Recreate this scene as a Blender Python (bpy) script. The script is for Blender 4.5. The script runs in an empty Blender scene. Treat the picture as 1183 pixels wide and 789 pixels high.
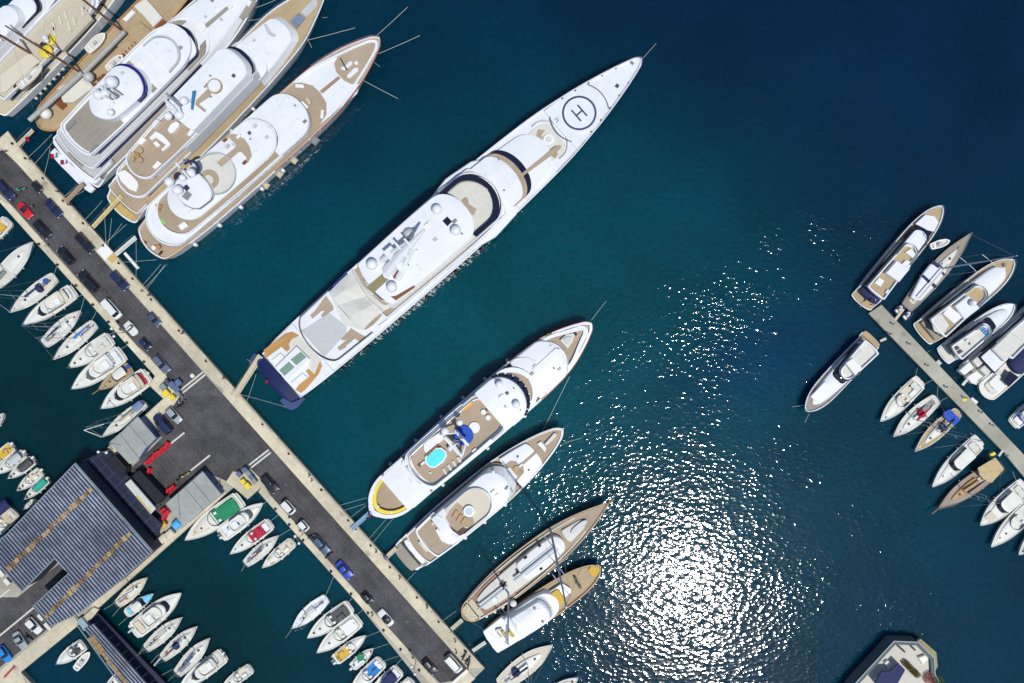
import bpy, math, random
from mathutils import Vector, Matrix
R = random.Random(7)
SC = bpy.context.scene
COL = SC.collection
H = 180.0            # camera height over the water, metres
K = 0.2              # metres per photo pixel at water level
CX, CY = 591.5, 394.5
def W3(px, py, z=0.0):
    """world point at height z seen at photo pixel (px, py) by the nadir camera"""
    k = K*(H-z)/H
    return Vector(((px-CX)*k, -(py-CY)*k, z))
def CR(ox, oy, s):
    return lambda *p: [(ox+a/s, oy+b/s) for a, b in zip(p[0::2], p[1::2])]

# ------------------------------------------------------------------ materials
MATS = {}
def mat(key, rgb, rough=.5, metal=0., var=.06, scale=1.5, bump=0., stretch=(1,1,1), spec=.5, var2=0., coat=0.):
    if key in MATS: return MATS[key]
    m = bpy.data.materials.new(key); m.use_nodes = True
    nt = m.node_tree; b = nt.nodes['Principled BSDF']
    b.inputs['Roughness'].default_value = rough; b.inputs['Metallic'].default_value = metal
    b.inputs['Specular IOR Level'].default_value = spec
    if coat: b.inputs['Coat Weight'].default_value = coat
    tc = nt.nodes.new('ShaderNodeTexCoord'); mp = nt.nodes.new('ShaderNodeMapping')
    mp.inputs['Scale'].default_value = stretch
    nt.links.new(tc.outputs['Object'], mp.inputs['Vector'])
    n = nt.nodes.new('ShaderNodeTexNoise'); n.inputs['Scale'].default_value = scale; n.inputs['Detail'].default_value = 6
    n.inputs['Roughness'].default_value = .65
    nt.links.new(mp.outputs['Vector'], n.inputs['Vector'])
    cr = nt.nodes.new('ShaderNodeValToRGB')
    cr.color_ramp.elements[0].position = .3; cr.color_ramp.elements[1].position = .7
    cr.color_ramp.elements[0].color = [c*(1-var) for c in rgb]+[1]
    cr.color_ramp.elements[1].color = [min(1, c*(1+var)) for c in rgb]+[1]
    nt.links.new(n.outputs['Fac'], cr.inputs['Fac'])
    out = cr.outputs['Color']
    if var2:
        n2 = nt.nodes.new('ShaderNodeTexNoise'); n2.inputs['Scale'].default_value = scale*.12; n2.inputs['Detail'].default_value = 4
        nt.links.new(tc.outputs['Object'], n2.inputs['Vector'])
        r2 = nt.nodes.new('ShaderNodeMapRange'); r2.inputs[1].default_value = .35; r2.inputs[2].default_value = .68
        r2.inputs[3].default_value = 1-var2; r2.inputs[4].default_value = 1+var2*.4
        nt.links.new(n2.outputs['Fac'], r2.inputs[0])
        mx = nt.nodes.new('ShaderNodeMixRGB'); mx.blend_type = 'MULTIPLY'; mx.inputs[0].default_value = 1
        nt.links.new(out, mx.inputs[1]); nt.links.new(r2.outputs[0], mx.inputs[2]); out = mx.outputs[0]
    nt.links.new(out, b.inputs['Base Color'])
    if bump:
        bp = nt.nodes.new('ShaderNodeBump'); bp.inputs['Distance'].default_value = bump
        nt.links.new(n.outputs['Fac'], bp.inputs['Height']); nt.links.new(bp.outputs['Normal'], b.inputs['Normal'])
    MATS[key] = m; return m

def planks(key, rgb, period=.5, rough=.7, var=.16):
    """weathered deck planking running along the object's x axis"""
    if key in MATS: return MATS[key]
    m = mat(key, rgb, rough, var=var, scale=1.1, stretch=(.35, 5, 1), var2=.12)
    nt = m.node_tree; b = nt.nodes['Principled BSDF']; src = b.inputs['Base Color'].links[0].from_socket
    tc = nt.nodes['Texture Coordinate']; sp = nt.nodes.new('ShaderNodeSeparateXYZ'); nt.links.new(tc.outputs['Object'], sp.inputs[0])
    d = nt.nodes.new('ShaderNodeMath'); d.operation = 'DIVIDE'; d.inputs[1].default_value = period; nt.links.new(sp.outputs[1], d.inputs[0])
    f = nt.nodes.new('ShaderNodeMath'); f.operation = 'FRACT'; nt.links.new(d.outputs[0], f.inputs[0])
    g = nt.nodes.new('ShaderNodeMapRange'); g.inputs[1].default_value = 0; g.inputs[2].default_value = .18; g.inputs[3].default_value = .72; g.inputs[4].default_value = 1
    nt.links.new(f.outputs[0], g.inputs[0])
    mx = nt.nodes.new('ShaderNodeMixRGB'); mx.blend_type = 'MULTIPLY'; mx.inputs[0].default_value = 1
    nt.links.new(src, mx.inputs[1]); nt.links.new(g.outputs[0], mx.inputs[2]); nt.links.new(mx.outputs[0], b.inputs['Base Color'])
    return m

WHITE = mat('white_gelcoat', (.72,.745,.78), .3, var=.04, scale=.45, coat=.15, var2=.03)
def seams(m, bw, rh, mort=.018, dark=.86, alt=.965):
    nt = m.node_tree; b = nt.nodes['Principled BSDF']; src = b.inputs['Base Color'].links[0].from_socket
    br = nt.nodes.new('ShaderNodeTexBrick'); br.inputs['Scale'].default_value = 1; br.inputs['Brick Width'].default_value = bw; br.inputs['Row Height'].default_value = rh; br.inputs['Mortar Size'].default_value = mort
    br.inputs['Color1'].default_value = (1,1,1,1); br.inputs['Color2'].default_value = (alt, alt, alt, 1); br.inputs['Mortar'].default_value = (dark, dark, dark, 1); br.offset = .37
    nt.links.new(nt.nodes['Texture Coordinate'].outputs['Object'], br.inputs['Vector'])
    mx = nt.nodes.new('ShaderNodeMixRGB'); mx.blend_type = 'MULTIPLY'; mx.inputs[0].default_value = 1
    nt.links.new(src, mx.inputs[1]); nt.links.new(br.outputs[0], mx.inputs[2]); nt.links.new(mx.outputs[0], b.inputs['Base Color']); return m
seams(WHITE, 3.7, 2.3, .025, .87, .975)
IVORY = mat('ivory_gelcoat', (.68,.685,.63), .35, var=.07, scale=.9, var2=.06)
WARM = mat('cream_gelcoat', (.66,.65,.58), .4, var=.06, scale=.8)
OFFW = mat('offwhite_deck', (.58,.58,.53), .6, var=.07, scale=1.2)
GREYW = mat('pale_grey_deck', (.46,.48,.49), .5, var=.06, scale=1)
TENT = mat('canvas_white', (.6,.6,.56), .85, var=.05, scale=.7)
TEAK = planks('teak', (.39,.305,.215), .55)
TEAK2 = planks('teak_golden', (.42,.32,.185), .5)
TEAK3 = planks('teak_orange', (.46,.25,.08), .5)
TEAKG = planks('teak_silvered', (.30,.27,.225), .55)
TAN = mat('beige_sand', (.52,.45,.32), .7, var=.08, scale=2)
BEIGE = mat('beige_cushion', (.60,.55,.44), .85, var=.05, scale=2)
CUSH = mat('white_cushion', (.74,.74,.72), .85, var=.03, scale=3)
NAVY = mat('navy_hull', (.006,.014,.075), .3, var=.1, scale=.6, coat=.1)
NAVYC = mat('navy_canvas', (.012,.02,.09), .8, var=.15, scale=2)
BLUEC = mat('blue_canvas', (.01,.07,.42), .75, var=.12, scale=2)
BRBLUE = mat('bright_blue_canvas', (.01,.19,.52), .7, var=.12, scale=2)
SKYB = mat('sky_blue_vinyl', (.16,.55,.75), .6, var=.06, scale=2)
GLASS = mat('tinted_glass', (.008,.011,.03), .06, var=.2, scale=.8, spec=.6)
GLASSG = mat('green_grey_glass', (.20,.30,.24), .15, var=.1, scale=.8)
GLASSL = mat('pale_tinted_glass', (.24,.30,.31), .12, var=.1, scale=1)
BLACK = mat('black_rubber', (.012,.012,.014), .6, var=.2)
DGREY = mat('dark_grey', (.05,.055,.06), .6, var=.15)
MGREY = mat('mid_grey', (.2,.21,.22), .55, var=.1)
STEEL = mat('steel', (.55,.56,.58), .3, .85, var=.05)
ALU = mat('mast_alloy', (.40,.46,.54), .45, 0., var=.06)
WOOD = mat('varnished_wood', (.20,.065,.018), .35, var=.25, scale=2, stretch=(.5,4,4), coat=.4)
WOODL = mat('light_varnished_wood', (.40,.22,.08), .4, var=.2, scale=2, stretch=(.5,4,4))
REDR = mat('mahogany_red_rail', (.30,.075,.03), .35, var=.15, coat=.4)
RED = mat('bright_red_plastic', (.56,.015,.03), .4, var=.12)
CRIM = mat('crimson_canvas', (.42,.012,.045), .8, var=.1, scale=2)
YEL = mat('yellow_plastic', (.72,.58,.03), .5, var=.06)
GOLD = mat('mustard_canvas', (.58,.38,.05), .8, var=.08)
GREEN = mat('green_canvas', (.01,.22,.1), .8, var=.14, scale=2)
TEAL = mat('teal_canvas', (.02,.35,.27), .8, var=.12, scale=2)
ROPE = mat('pale_rope', (.5,.52,.46), .9, var=.1)
POOL = mat('pool_water', (.12,.72,.74), .05, var=.12, scale=.8, bump=.05)
ORNG = mat('orange_fabric', (.9,.35,.02), .8, var=.06)

# ------------------------------------------------------------------ mesh builder
class MB:
    def __init__(s): s.v = []; s.f = []; s.m = []
    def add(s, vs, fs, mi=0):
        o = len(s.v); s.v += [tuple(a) for a in vs]; s.f += [tuple(i+o for i in f) for f in fs]; s.m += [mi]*len(fs); return s
    def poly(s, pts, z0, z1, ch=0., mi=0):
        a = sum(p[0]*q[1]-q[0]*p[1] for p, q in zip(pts, pts[1:]+pts[:1]))
        if a < 0: pts = pts[::-1]
        n = len(pts); rings = [(pts, z0), (pts, z1-ch)]
        if ch: rings.append((inset(pts, ch), z1))
        return s.rings([[(x, y, z) for x, y in r] for r, z in rings], mi)
    def rings(s, rs, mi=0, bottom=True, top=True):
        n = len(rs[0]); vs = [p for r in rs for p in r]; fs = []
        for k in range(len(rs)-1):
            for i in range(n):
                j = (i+1) % n; fs.append((k*n+i, k*n+j, (k+1)*n+j, (k+1)*n+i))
        if top: fs.append(tuple((len(rs)-1)*n+i for i in range(n)))
        if bottom: fs.append(tuple(range(n-1, -1, -1)))
        return s.add(vs, fs, mi)
    def box(s, c, d, rz=0., ch=0., mi=0):
        x, y, z = c; l, w, h = d; ca, sa = math.cos(rz), math.sin(rz)
        pts = [(x+ca*a-sa*b, y+sa*a+ca*b) for a, b in ((-l/2,-w/2),(l/2,-w/2),(l/2,w/2),(-l/2,w/2))]
        return s.poly(pts, z, z+h, ch, mi)
    def tube(s, path, r, n=6, mi=0, cap=True):
        path = [Vector(p) for p in path]; rs = r if isinstance(r, (list, tuple)) else [r]*len(path); vs = []; fs = []
        for i, p in enumerate(path):
            d = (path[min(i+1, len(path)-1)]-path[max(i-1, 0)]).normalized()
            up = Vector((0,0,1)) if abs(d.z) < .9 else Vector((1,0,0))
            a = d.cross(up).normalized(); b = d.cross(a)
            for k in range(n):
                t = 2*math.pi*k/n; vs.append(p+a*math.cos(t)*rs[i]+b*math.sin(t)*rs[i])
        for i in range(len(path)-1):
            for k in range(n):
                j = (k+1) % n; fs.append((i*n+k, (i+1)*n+k, (i+1)*n+j, i*n+j))
        if cap: fs += [tuple(range(n)), tuple((len(path)-1)*n+k for k in range(n-1, -1, -1))]
        return s.add(vs, fs, mi)
    def lathe(s, c, prof, n=18, mi=0):
        vs = []; fs = []
        for r, z in prof:
            for k in range(n):
                t = 2*math.pi*k/n; vs.append((c[0]+r*math.cos(t), c[1]+r*math.sin(t), c[2]+z))
        for i in range(len(prof)-1):
            for k in range(n):
                j = (k+1) % n; fs.append((i*n+k, i*n+j, (i+1)*n+j, (i+1)*n+k))
        fs.append(tuple(range(n-1, -1, -1))); fs.append(tuple((len(prof)-1)*n+k for k in range(n)))
        return s.add(vs, fs, mi)
    def ball(s, c, r, n=16, mi=0, sq=1.):
        return s.lathe(c, [(max(r*math.cos(t), .001), r*sq*math.sin(t)) for t in [math.radians(a) for a in range(-90, 91, 18)]], n, mi)
    def grid_shell(s, base, top, z0, z1, cam=0., ch=.1, nv=4, mi=0, zt=None, under=True):
        """symmetric shell: base/top are lists of (u, halfwidth); top cap is a cambered grid"""
        zb = z0 if callable(z0) else (lambda u: z0); zz = z1 if callable(z1) else (lambda u: z1)
        def ring(p, zf, dz=0.): return [(u, -w, zf(u)+dz) for u, w in p]+[(u, w, zf(u)+dz) for u, w in p[::-1]]
        rs = [ring(base, zb), ring(top, zz, -ch)]
        s.rings(rs, mi, bottom=under, top=False)
        wm = max(w for u, w in top); u0, u1 = top[0][0], top[-1][0]
        js = [-1+2*j/(2*nv) for j in range(2*nv+1)]
        vs = []; fs = []; m = 2*nv+1
        for u, w in top:
            wi = max(w-ch*.8, 0)*1.
            for j in js:
                if abs(j) == 1: vs.append((u, w*j, zz(u)-ch))
                else:
                    q = j/(1-1/nv) if nv > 1 else 0
                    q = max(-1, min(1, q))
                    vs.append((u+(min(ch, (u1-u0)*.1) if u == u0 else (-min(ch, (u1-u0)*.1) if u == u1 else 0)), wi*q, zz(u)+cam*(1-q*q)*min(1, w/wm*1.2)))
        for i in range(len(top)-1):
            for j in range(m-1):
                fs.append((i*m+j, (i+1)*m+j, (i+1)*m+j+1, i*m+j+1))
        fs.append(tuple(range(m)))
        fs.append(tuple((len(top)-1)*m+j for j in range(m-1, -1, -1)))
        return s.add(vs, fs, mi)
    def build(s, name, mats, parent=None, smooth=False, angle=35):
        if not isinstance(mats, (list, tuple)): mats = [mats]
        me = bpy.data.meshes.new(name); me.from_pydata(s.v, [], s.f); me.validate()
        for m in mats: me.materials.append(m)
        if len(mats) > 1 and len(me.polygons) == len(s.m): me.polygons.foreach_set('material_index', s.m)
        if smooth:
            me.polygons.foreach_set('use_smooth', [True]*len(me.polygons))
            try: me.set_sharp_from_angle(angle=math.radians(angle))
            except Exception: pass
        me.update()
        o = bpy.data.objects.new(name, me); COL.objects.link(o)
        if parent: o.parent = parent
        return o

def inset(pts, d):
    n = len(pts); out = []
    for i in range(n):
        a, b, c = Vector(pts[i-1]).to_2d(), Vector(pts[i]).to_2d(), Vector(pts[(i+1) % n]).to_2d()
        e, f = (b-a), (c-b)
        if e.length < 1e-6: e = f
        if f.length < 1e-6: f = e
        e.normalize(); f.normalize()
        n1, n2 = Vector((-e.y, e.x)), Vector((-f.y, f.x)); m = n1+n2
        if m.length < 1e-5: m = n1.copy()
        m.normalize(); c_ = max(.35, m.dot(n1)); out.append(tuple(b+m*(d/c_)))
    return out
def interp(tab, t):
    if not isinstance(tab, (list, tuple)): return tab
    if t <= tab[0][0]: return tab[0][1]
    if t >= tab[-1][0]: return tab[-1][1]
    for i in range(len(tab)-1):
        if tab[i][0] <= t <= tab[i+1][0]:
            x0, y0 = tab[i]; x1, y1 = tab[i+1]; h = x1-x0
            sl = (y1-y0)/h
            m0 = sl if i == 0 else (y1-tab[i-1][1])/(x1-tab[i-1][0])
            m1 = sl if i+2 >= len(tab) else (tab[i+2][1]-y0)/(tab[i+2][0]-x0)
            s = (t-x0)/h
            return (2*s**3-3*s*s+1)*y0+(s**3-2*s*s+s)*h*m0+(-2*s**3+3*s*s)*y1+(s**3-s*s)*h*m1
def prof(u0, u1, w, ra=0., rf=0., na=2., nf=2., n=14, k=1.):
    """[(u, halfwidth)]; w number or [(t, w)] table; elliptic rounding over ra / rf metres at the ends"""
    L = u1-u0; us = set([0., 1.])
    for i in range(n+1): us.add(i/n)
    if ra: 
        for i in range(9): us.add(min(1, ra/L)*(1-math.cos(math.pi/2*i/8)))
    if rf:
        for i in range(9): us.add(1-min(1, rf/L)*(1-math.cos(math.pi/2*i/8)))
    out = []; last = -9
    for t in sorted(us):
        if (t-last)*L < .015 and 0 < t < 1: continue
        last = t; u = u0+L*t; ww = interp(w, t)*k
        if ra and u < u0+ra: ww *= max(0, 1-((u0+ra-u)/ra)**na)**(1/na)
        if rf and u > u1-rf: ww *= max(0, 1-((u-u1+rf)/rf)**nf)**(1/nf)
        out.append((u, max(ww, .03)))
    return out
def outline(p): return [(u, -w) for u, w in p]+[(u, w) for u, w in p[::-1]]
def shrink(p, d, da=None, df=None):
    da = d if da is None else da; df = d if df is None else df
    u0, u1 = p[0][0], p[-1][0]; L = u1-u0
    return [(u0+da+(u-u0)/L*(L-da-df), max(w-d, .02)) for u, w in p]

def tag(o, label=None, cat=None, group=None, kind=None):
    if label: o['label'] = label
    if cat: o['category'] = cat
    if group: o['group'] = group
    if kind: o['kind'] = kind
    return o
def empty(name, loc, rz=0.):
    o = bpy.data.objects.new(name, None); COL.objects.link(o); o.location = loc; o.rotation_euler = (0, 0, rz); o.empty_display_size = .5
    return o
def dup(root, name=None):
    def rec(o, par):
        c = o.copy(); COL.objects.link(c); c.parent = par
        for ch in list(o.children): rec(ch, c)
        return c
    return rec(root, None)

# ------------------------------------------------------------------ vessels
class Boat:
    """local frame: x from stern to bow, y to port, z up from the water; photo pixels are un-projected at each level's own height"""
    def __init__(b, name, label, cat, S, T, zS=2., zT=None, group='boats moored in the harbour'):
        zT = zS if zT is None else zT
        b.S, b.T, b.zS, b.zT = S, T, zS, zT
        A, B = W3(*S, zS), W3(*T, zT); A.z = B.z = 0
        b.A = A; b.d = (B-A).normalized(); b.n = Vector((-b.d.y, b.d.x, 0)); b.L = (B-A).length
        b.ang = math.atan2(b.d.y, b.d.x)
        pd = Vector((T[0]-S[0], T[1]-S[1])); b.pl = pd.length; b.pd = pd/b.pl
        b.root = empty(name, A, b.ang); tag(b.root, label, cat, group)
    def P(b, px, py, z):
        p = W3(px, py, z)-b.A; return (p.dot(b.d), p.dot(b.n), z)
    def u(b, al, z):
        p = W3(b.S[0]+al*b.pd.x, b.S[1]+al*b.pd.y, z)-b.A; return p.dot(b.d)
    def hw(b, w, z): return w*K*(H-z)/H
    def sheer(b, u):
        t = max(0, min(1, u/b.L)); return interp(b.sh, t) if isinstance(b.sh, list) else b.sh
    def hull(b, W, sh, ra=1., rf=1., na=2., nf=2., col=WHITE, deck=TEAK, rail=WHITE, rw=.25, bul=.7, flare=.22, set_=.06, n=26, boot=None):
        b.sh = sh; k = K*(H-b.zS)/H
        if isinstance(W, list): W = [(t, w*k) for t, w in W]
        else: W = W*k
        P0 = prof(0, b.L, W, ra, rf, na, nf, n); b.p = P0
        def lower(q, fl, sb): 
            o = []
            for u, w in P0:
                t = u/b.L; o.append((u-sb*b.L*t**4+.01*b.L*q*(1-t)**8, max(.02, w*(1-fl*(.25+.75*t*t)))))
            return o
        def ring(p, z, dz=0.): return [(u, -w, (z(u0) if callable(z) else z)+dz) for (u, w), (u0, _) in zip(p, P0)]+[(u, w, (z(u0) if callable(z) else z)+dz) for (u, w), (u0, _) in list(zip(p, P0))[::-1]]
        m = MB()
        m.rings([ring(lower(1, flare*1.6, set_*1.3), -.9), ring(lower(1, flare, set_), .05), ring(lower(.5, flare*.45, set_*.5), lambda u: b.sheer(u)*.55), ring(P0, b.sheer, -.12)], 0, top=False)
        h = m.build('hull', col, b.root, True, 50)
        pin = shrink(P0, rw)
        if rw > 0:
            m = MB(); m.rings([ring(P0, b.sheer, -.12), ring(P0, b.sheer), ring(pin, b.sheer), ring(pin, b.sheer, -bul)], 0, bottom=False, top=False)
            m.build('cap_rail', rail, b.root)
        b.bul = bul; b.pin = pin
        dk = MB(); pk = shrink(P0, rw*.5)
        vs = []; 
        for (u, w), (u0, _) in zip(pk, P0): vs += [(u, -w, b.sheer(u0)-bul+.02), (u, w, b.sheer(u0)-bul+.02)]
        dk.add(vs, [(2*i, 2*i+2, 2*i+3, 2*i+1) for i in range(len(pk)-1)])
        dk.build('deck', deck, b.root)
        return b
    def wat(b, u):
        for (a, w), (c, x) in zip(b.p, b.p[1:]):
            if a <= u <= c: return w+(x-w)*(u-a)/(c-a+1e-9)
        return .1
    def lv(b, name, m, a, f, w, z0, z1, ra=0., rf=0., na=2., nf=2., cam=.0, ch=.1, top=(0,0,0), nv=4, zt=None, parent=None, n=12):
        """layer: a, f aft/forward ends in photo px along the axis (as seen at height z1), w half width px; radii in px"""
        zz = max(z0, z1) if zt is None else zt
        u0, u1 = b.u(a, zz), b.u(f, zz); k = K*(H-zz)/H
        W = [(t, x*k) for t, x in w] if isinstance(w, list) else w*k
        p = prof(u0, u1, W, ra*k, rf*k, na, nf, n)
        base = shrink(p, -top[2], -top[0], -top[1]) if any(top) else p
        mb = MB().grid_shell(base, p, z0, z1, cam, ch, nv)
        return mb.build(name, m, parent or b.root, True, 32)
    def ring(b, name, m, a, f, w, z0, z1, t=.3, ra=0., rf=0., na=2., nf=2., part=(0, 1)):
        """wall ring (coaming, bulwark, glass screen) following a rounded outline"""
        u0, u1 = b.u(a, z1), b.u(f, z1); k = K*(H-z1)/H
        W = [(q, x*k) for q, x in w] if isinstance(w, list) else w*k
        p = prof(u0, u1, W, ra*k, rf*k, na, nf)
        pi = shrink(p, t)
        lo, hi = u0+(u1-u0)*part[0], u0+(u1-u0)*part[1]
        sel = [i for i, (u, w_) in enumerate(p) if lo-1e-6 <= u <= hi+1e-6]
        po = [p[i] for i in sel]; pj = [pi[i] for i in sel]
        if part == (0, 1):
            o = outline(po); q = outline(pj); rs = [[(x, y, z0) for x, y in o], [(x, y, z1) for x, y in o], [(x, y, z1) for x, y in q], [(x, y, z0) for x, y in q]]
            mb = MB().rings(rs, top=False, bottom=False)
        else:
            if part[0] > 0: a1 = [(u, -w_) for u, w_ in po]+[(u, w_) for u, w_ in po[::-1]]; a2 = [(u, -w_) for u, w_ in pj]+[(u, w_) for u, w_ in pj[::-1]]
            else: a1 = [(u, -w_) for u, w_ in po[::-1]]+[(u, w_) for u, w_ in po]; a2 = [(u, -w_) for u, w_ in pj[::-1]]+[(u, w_) for u, w_ in pj]
            mb = MB(); n = len(a1); vs = [(x, y, z0) for x, y in a1]+[(x, y, z1) for x, y in a1]+[(x, y, z1) for x, y in a2]+[(x, y, z0) for x, y in a2]
            fs = []
            for i in range(n-1):
                for q in range(3): fs.append((q*n+i, q*n+i+1, (q+1)*n+i+1, (q+1)*n+i))
            fs += [(0, n, 2*n, 3*n), (n-1, 4*n-1, 3*n-1, 2*n-1)]
            mb.add(vs, fs)
        return mb.build(name, m, b.root, True, 40)
    def poly(b, name, m, pts, z0, z1, ch=0., parent=None):
        q = [b.P(x, y, z1)[:2] for x, y in pts]
        return MB().poly(q, z0, z1, ch).build(name, m, parent or b.root)
    def box(b, name, m, px, py, l, w, z0, h, rz=0., ch=.06, parent=None):
        x, y, _ = b.P(px, py, z0+h)
        return MB().box((x, y, z0), (l*K, w*K, h), rz, ch).build(name, m, parent or b.root)
    def dome(b, px, py, r, z, m=WHITE, name='satellite_dome', ped=.4):
        zc = z+ped+r*K*.9; x, y, _ = b.P(px, py, zc); rr = r*K*(H-zc)/H
        mb = MB().lathe((x, y, z), [(rr*.45, -.05), (rr*.4, ped+.1)], 12)
        mb.lathe((x, y, zc), [(rr*.6, -rr*.8), (rr*.95, -rr*.3)]+[(max(.001, rr*math.cos(t)), rr*math.sin(t)) for t in [math.radians(a) for a in (0, 15, 30, 45, 60, 75, 90)]], 20)
        return mb.build(name, m, b.root, True, 40)
    def disc(b, name, m, px, py, r, z0, z1, n=22, ch=.05):
        x, y, _ = b.P(px, py, z1); rr = r*K*(H-z1)/H
        return MB().lathe((x, y, 0), [(rr, z0), (rr, z1-ch), (rr-ch, z1)], n).build(name, m, b.root, True, 40)
    def rail(b, p, z, h=.95, r=.025, post=2.2, name='guard_rail', gap=None):
        """steel guard rail along a half-profile list p ((u,w)), both sides"""
        mb = MB(); zf = z if callable(z) else (lambda u: z)
        for s in (-1, 1):
            pts = [(u, s*w, zf(u)+h) for u, w in p]
            mb.tube(pts, r, 4); mb.tube([(x, y, zz-h*.5) for x, y, zz in pts], r*.7, 4)
            acc = 0
            for q, w_ in zip(pts, pts[1:]):
                acc += (Vector(w_)-Vector(q)).length
                if acc > post: acc = 0; mb.tube([(w_[0], w_[1], w_[2]-h), w_], r, 4, cap=False)
        return mb.build(name, STEEL, b.root)
    def bowrail(b, frac=.5, inn=.12, h=.8, r=.03):
        p = [(u, max(w-inn, .02)) for u, w in b.p if u > b.L*(1-frac)]
        return b.rail(p, b.sheer, h, r)
    def fenders(b, ts, side, m=DGREY, r=.38, l=1.2, long=False):
        for t in ts:
            u = b.L*t; w = b.wat(u)+r*.75; zc = min(1.4, b.sheer(u)*.5)
            o = MB().lathe((u, side*w, zc), [(.06, -l/2), (r*.8, -l/2+.12), (r, -l/4), (r, l/4), (r*.8, l/2-.12), (.06, l/2)], 12)
            o.tube([(u, side*w, zc+l/2-.03), (u, side*(w-r), b.sheer(u))], .03, 4)
            o.build('fender', m, b.root, True)
    def mast(b, px, py, z0, ht, r=.12, m=ALU, sp=(.45,.72), sw=1.6, stays=True, rake=0., boomto=None, fore=True, name='mast'):
        x, y, _ = b.P(px, py, z0); y *= .0 if abs(y) < 1.2 else 1
        mb = MB().tube([(x, y, z0), (x-rake*.5, y, z0+ht*.5), (x-rake, y, z0+ht)], [r, r*.9, r*.55], 8)
        mb.build(name, m, b.root, True)
        if sp:
            for s in sp:
                q = MB(); q.tube([(x-rake*s-.1, y-sw*(1.1-s*.5), z0+ht*s), (x-rake*s, y, z0+ht*s+.05), (x-rake*s-.1, y+sw*(1.1-s*.5), z0+ht*s)], r*.35, 5)
                q.build('spreader', m, b.root)
        if stays:
            q = MB(); top = (x-rake, y, z0+ht*.98); w = b.wat(max(.3, min(b.L*.95, x)))-.12
            sx = max(.3, x-.3)
            for s in (-1, 1):
                pts = [(sx, s*w, b.sheer(sx))]+[(x-rake*a-.1, y+s*sw*(1.1-a*.5), z0+ht*a) for a in (sp or ())]+[top]
                q.tube(pts, .022, 3, cap=False)
            if fore: q.tube([(b.L*.985, 0, b.sheer(b.L)), top], .03, 3, cap=False)
            q.tube([(.15, 0, b.sheer(0)), top], .022, 3, cap=False)
            q.build('rigging_wire', STEEL, b.root)
        return x, y
    def line(b, p0, p1, z0=None, z1=1.5, r=.033, sag=.3, m=ROPE):
        """mooring line between photo points"""
        if 1.35 < z1 < 1.55:
            xn = 22+(p1[1]-169)/1.1208
            if 0 < p1[0]-xn < 40: p1 = (xn-1.5, p1[1])
            elif -16 < p1[0]-(xn-80) < 0: p1 = (xn-78.5, p1[1])
        a = b.P(p0[0], p0[1], z0 if z0 is not None else 1.5); c = b.P(p1[0], p1[1], z1)
        a, c = Vector(a), Vector(c); pts = []
        for i in range(9):
            t = i/8; p = a.lerp(c, t); p.z -= sag*4*t*(1-t)*.5; pts.append(p)
        return MB().tube(pts, r, 4, cap=False).build('mooring_line', m, b.root)
    def plank(b, p0, p1, w, z0, z1, m=TAN, name='gangway', rails=True):
        a, c = Vector(b.P(*p0, z0)), Vector(b.P(*p1, z1)); d = (c-a); n = Vector((-d.y, d.x, 0)).normalized()*w*K/2
        o = MB(); o.add([a-n, c-n, c+n, a+n, a-n-Vector((0,0,.14)), c-n-Vector((0,0,.14)), c+n-Vector((0,0,.14)), a+n-Vector((0,0,.14))], [(0,1,2,3), (7,6,5,4), (0,4,5,1), (1,5,6,2), (2,6,7,3), (3,7,4,0)])
        g = o.build(name, m, b.root)
        if rails:
            q = MB()
            for s in (-1, 1):
                q.tube([a+n*s+Vector((0,0,.9)), c+n*s+Vector((0,0,.9))], .025, 4)
                for t in (0, .33, .66, 1): p = a.lerp(c, t)+n*s; q.tube([p, p+Vector((0,0,.9))], .02, 4)
            q.build('handrail', STEEL, g)
        return g
    def railstrip(b, t0, t1, m, w=.16, name='coloured_rail', dz=.02):
        for s in (-1, 1):
            q = [(u, wd) for u, wd in b.p if t0 <= u/b.L <= t1]; vs = []
            for u, wd in q: z = b.sheer(u)+dz; vs += [(u, s*(wd+.03), z-.25), (u, s*(wd+.03), z), (u, s*max(wd-w, 0), z)]
            MB().add(vs, [f for i in range(len(q)-1) for f in ((3*i, 3*i+3, 3*i+4, 3*i+1), (3*i+1, 3*i+4, 3*i+5, 3*i+2))]).build(name, m, b.root)
    def flag(b, px, py, z, m=CRIM):
        x, y, _ = b.P(px, py, z); q = MB().tube([(x, y, z-1), (x-.5, y, z+1.4)], .03, 5)
        q.build('flagstaff', STEEL, b.root)
        pts = []; fs = []
        for i in range(7):
            t = i/6; pts += [(x-.5-1.5*t, y+.25*math.sin(t*7), z+1.4-.5*t), (x-.3-1.4*t, y+.25*math.sin(t*7+.5)-.1, z+.5-.6*t)]
        MB().add(pts, [(2*i, 2*i+2, 2*i+3, 2*i+1) for i in range(6)]).build('flag', m, b.root)
# ------------------------------------------------------------------ camera, light, sky
cam = bpy.data.cameras.new('camera'); co = bpy.data.objects.new('camera', cam); COL.objects.link(co)
co.location = (0, 0, H); co.rotation_euler = (0, 0, 0); cam.sensor_width = 36; cam.lens = 36*H/(1183*K); cam.clip_end = 9000; cam.clip_start = 1
SC.camera = co
SUNV = Vector((.565, -.825, 0)).normalized(); ZEN = math.radians(21.4)
sd = Vector((SUNV.x*math.sin(ZEN), SUNV.y*math.sin(ZEN), math.cos(ZEN)))
sl = bpy.data.lights.new('sun', 'SUN'); so = bpy.data.objects.new('sun', sl); COL.objects.link(so)
sl.energy = 3.4; sl.angle = math.radians(.53); sl.color = (1, .965, .9)
so.rotation_euler = sd.to_track_quat('Z', 'Y').to_euler(); so.location = sd*300
w = bpy.data.worlds.new('World'); SC.world = w; w.use_nodes = True; nt = w.node_tree
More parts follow.
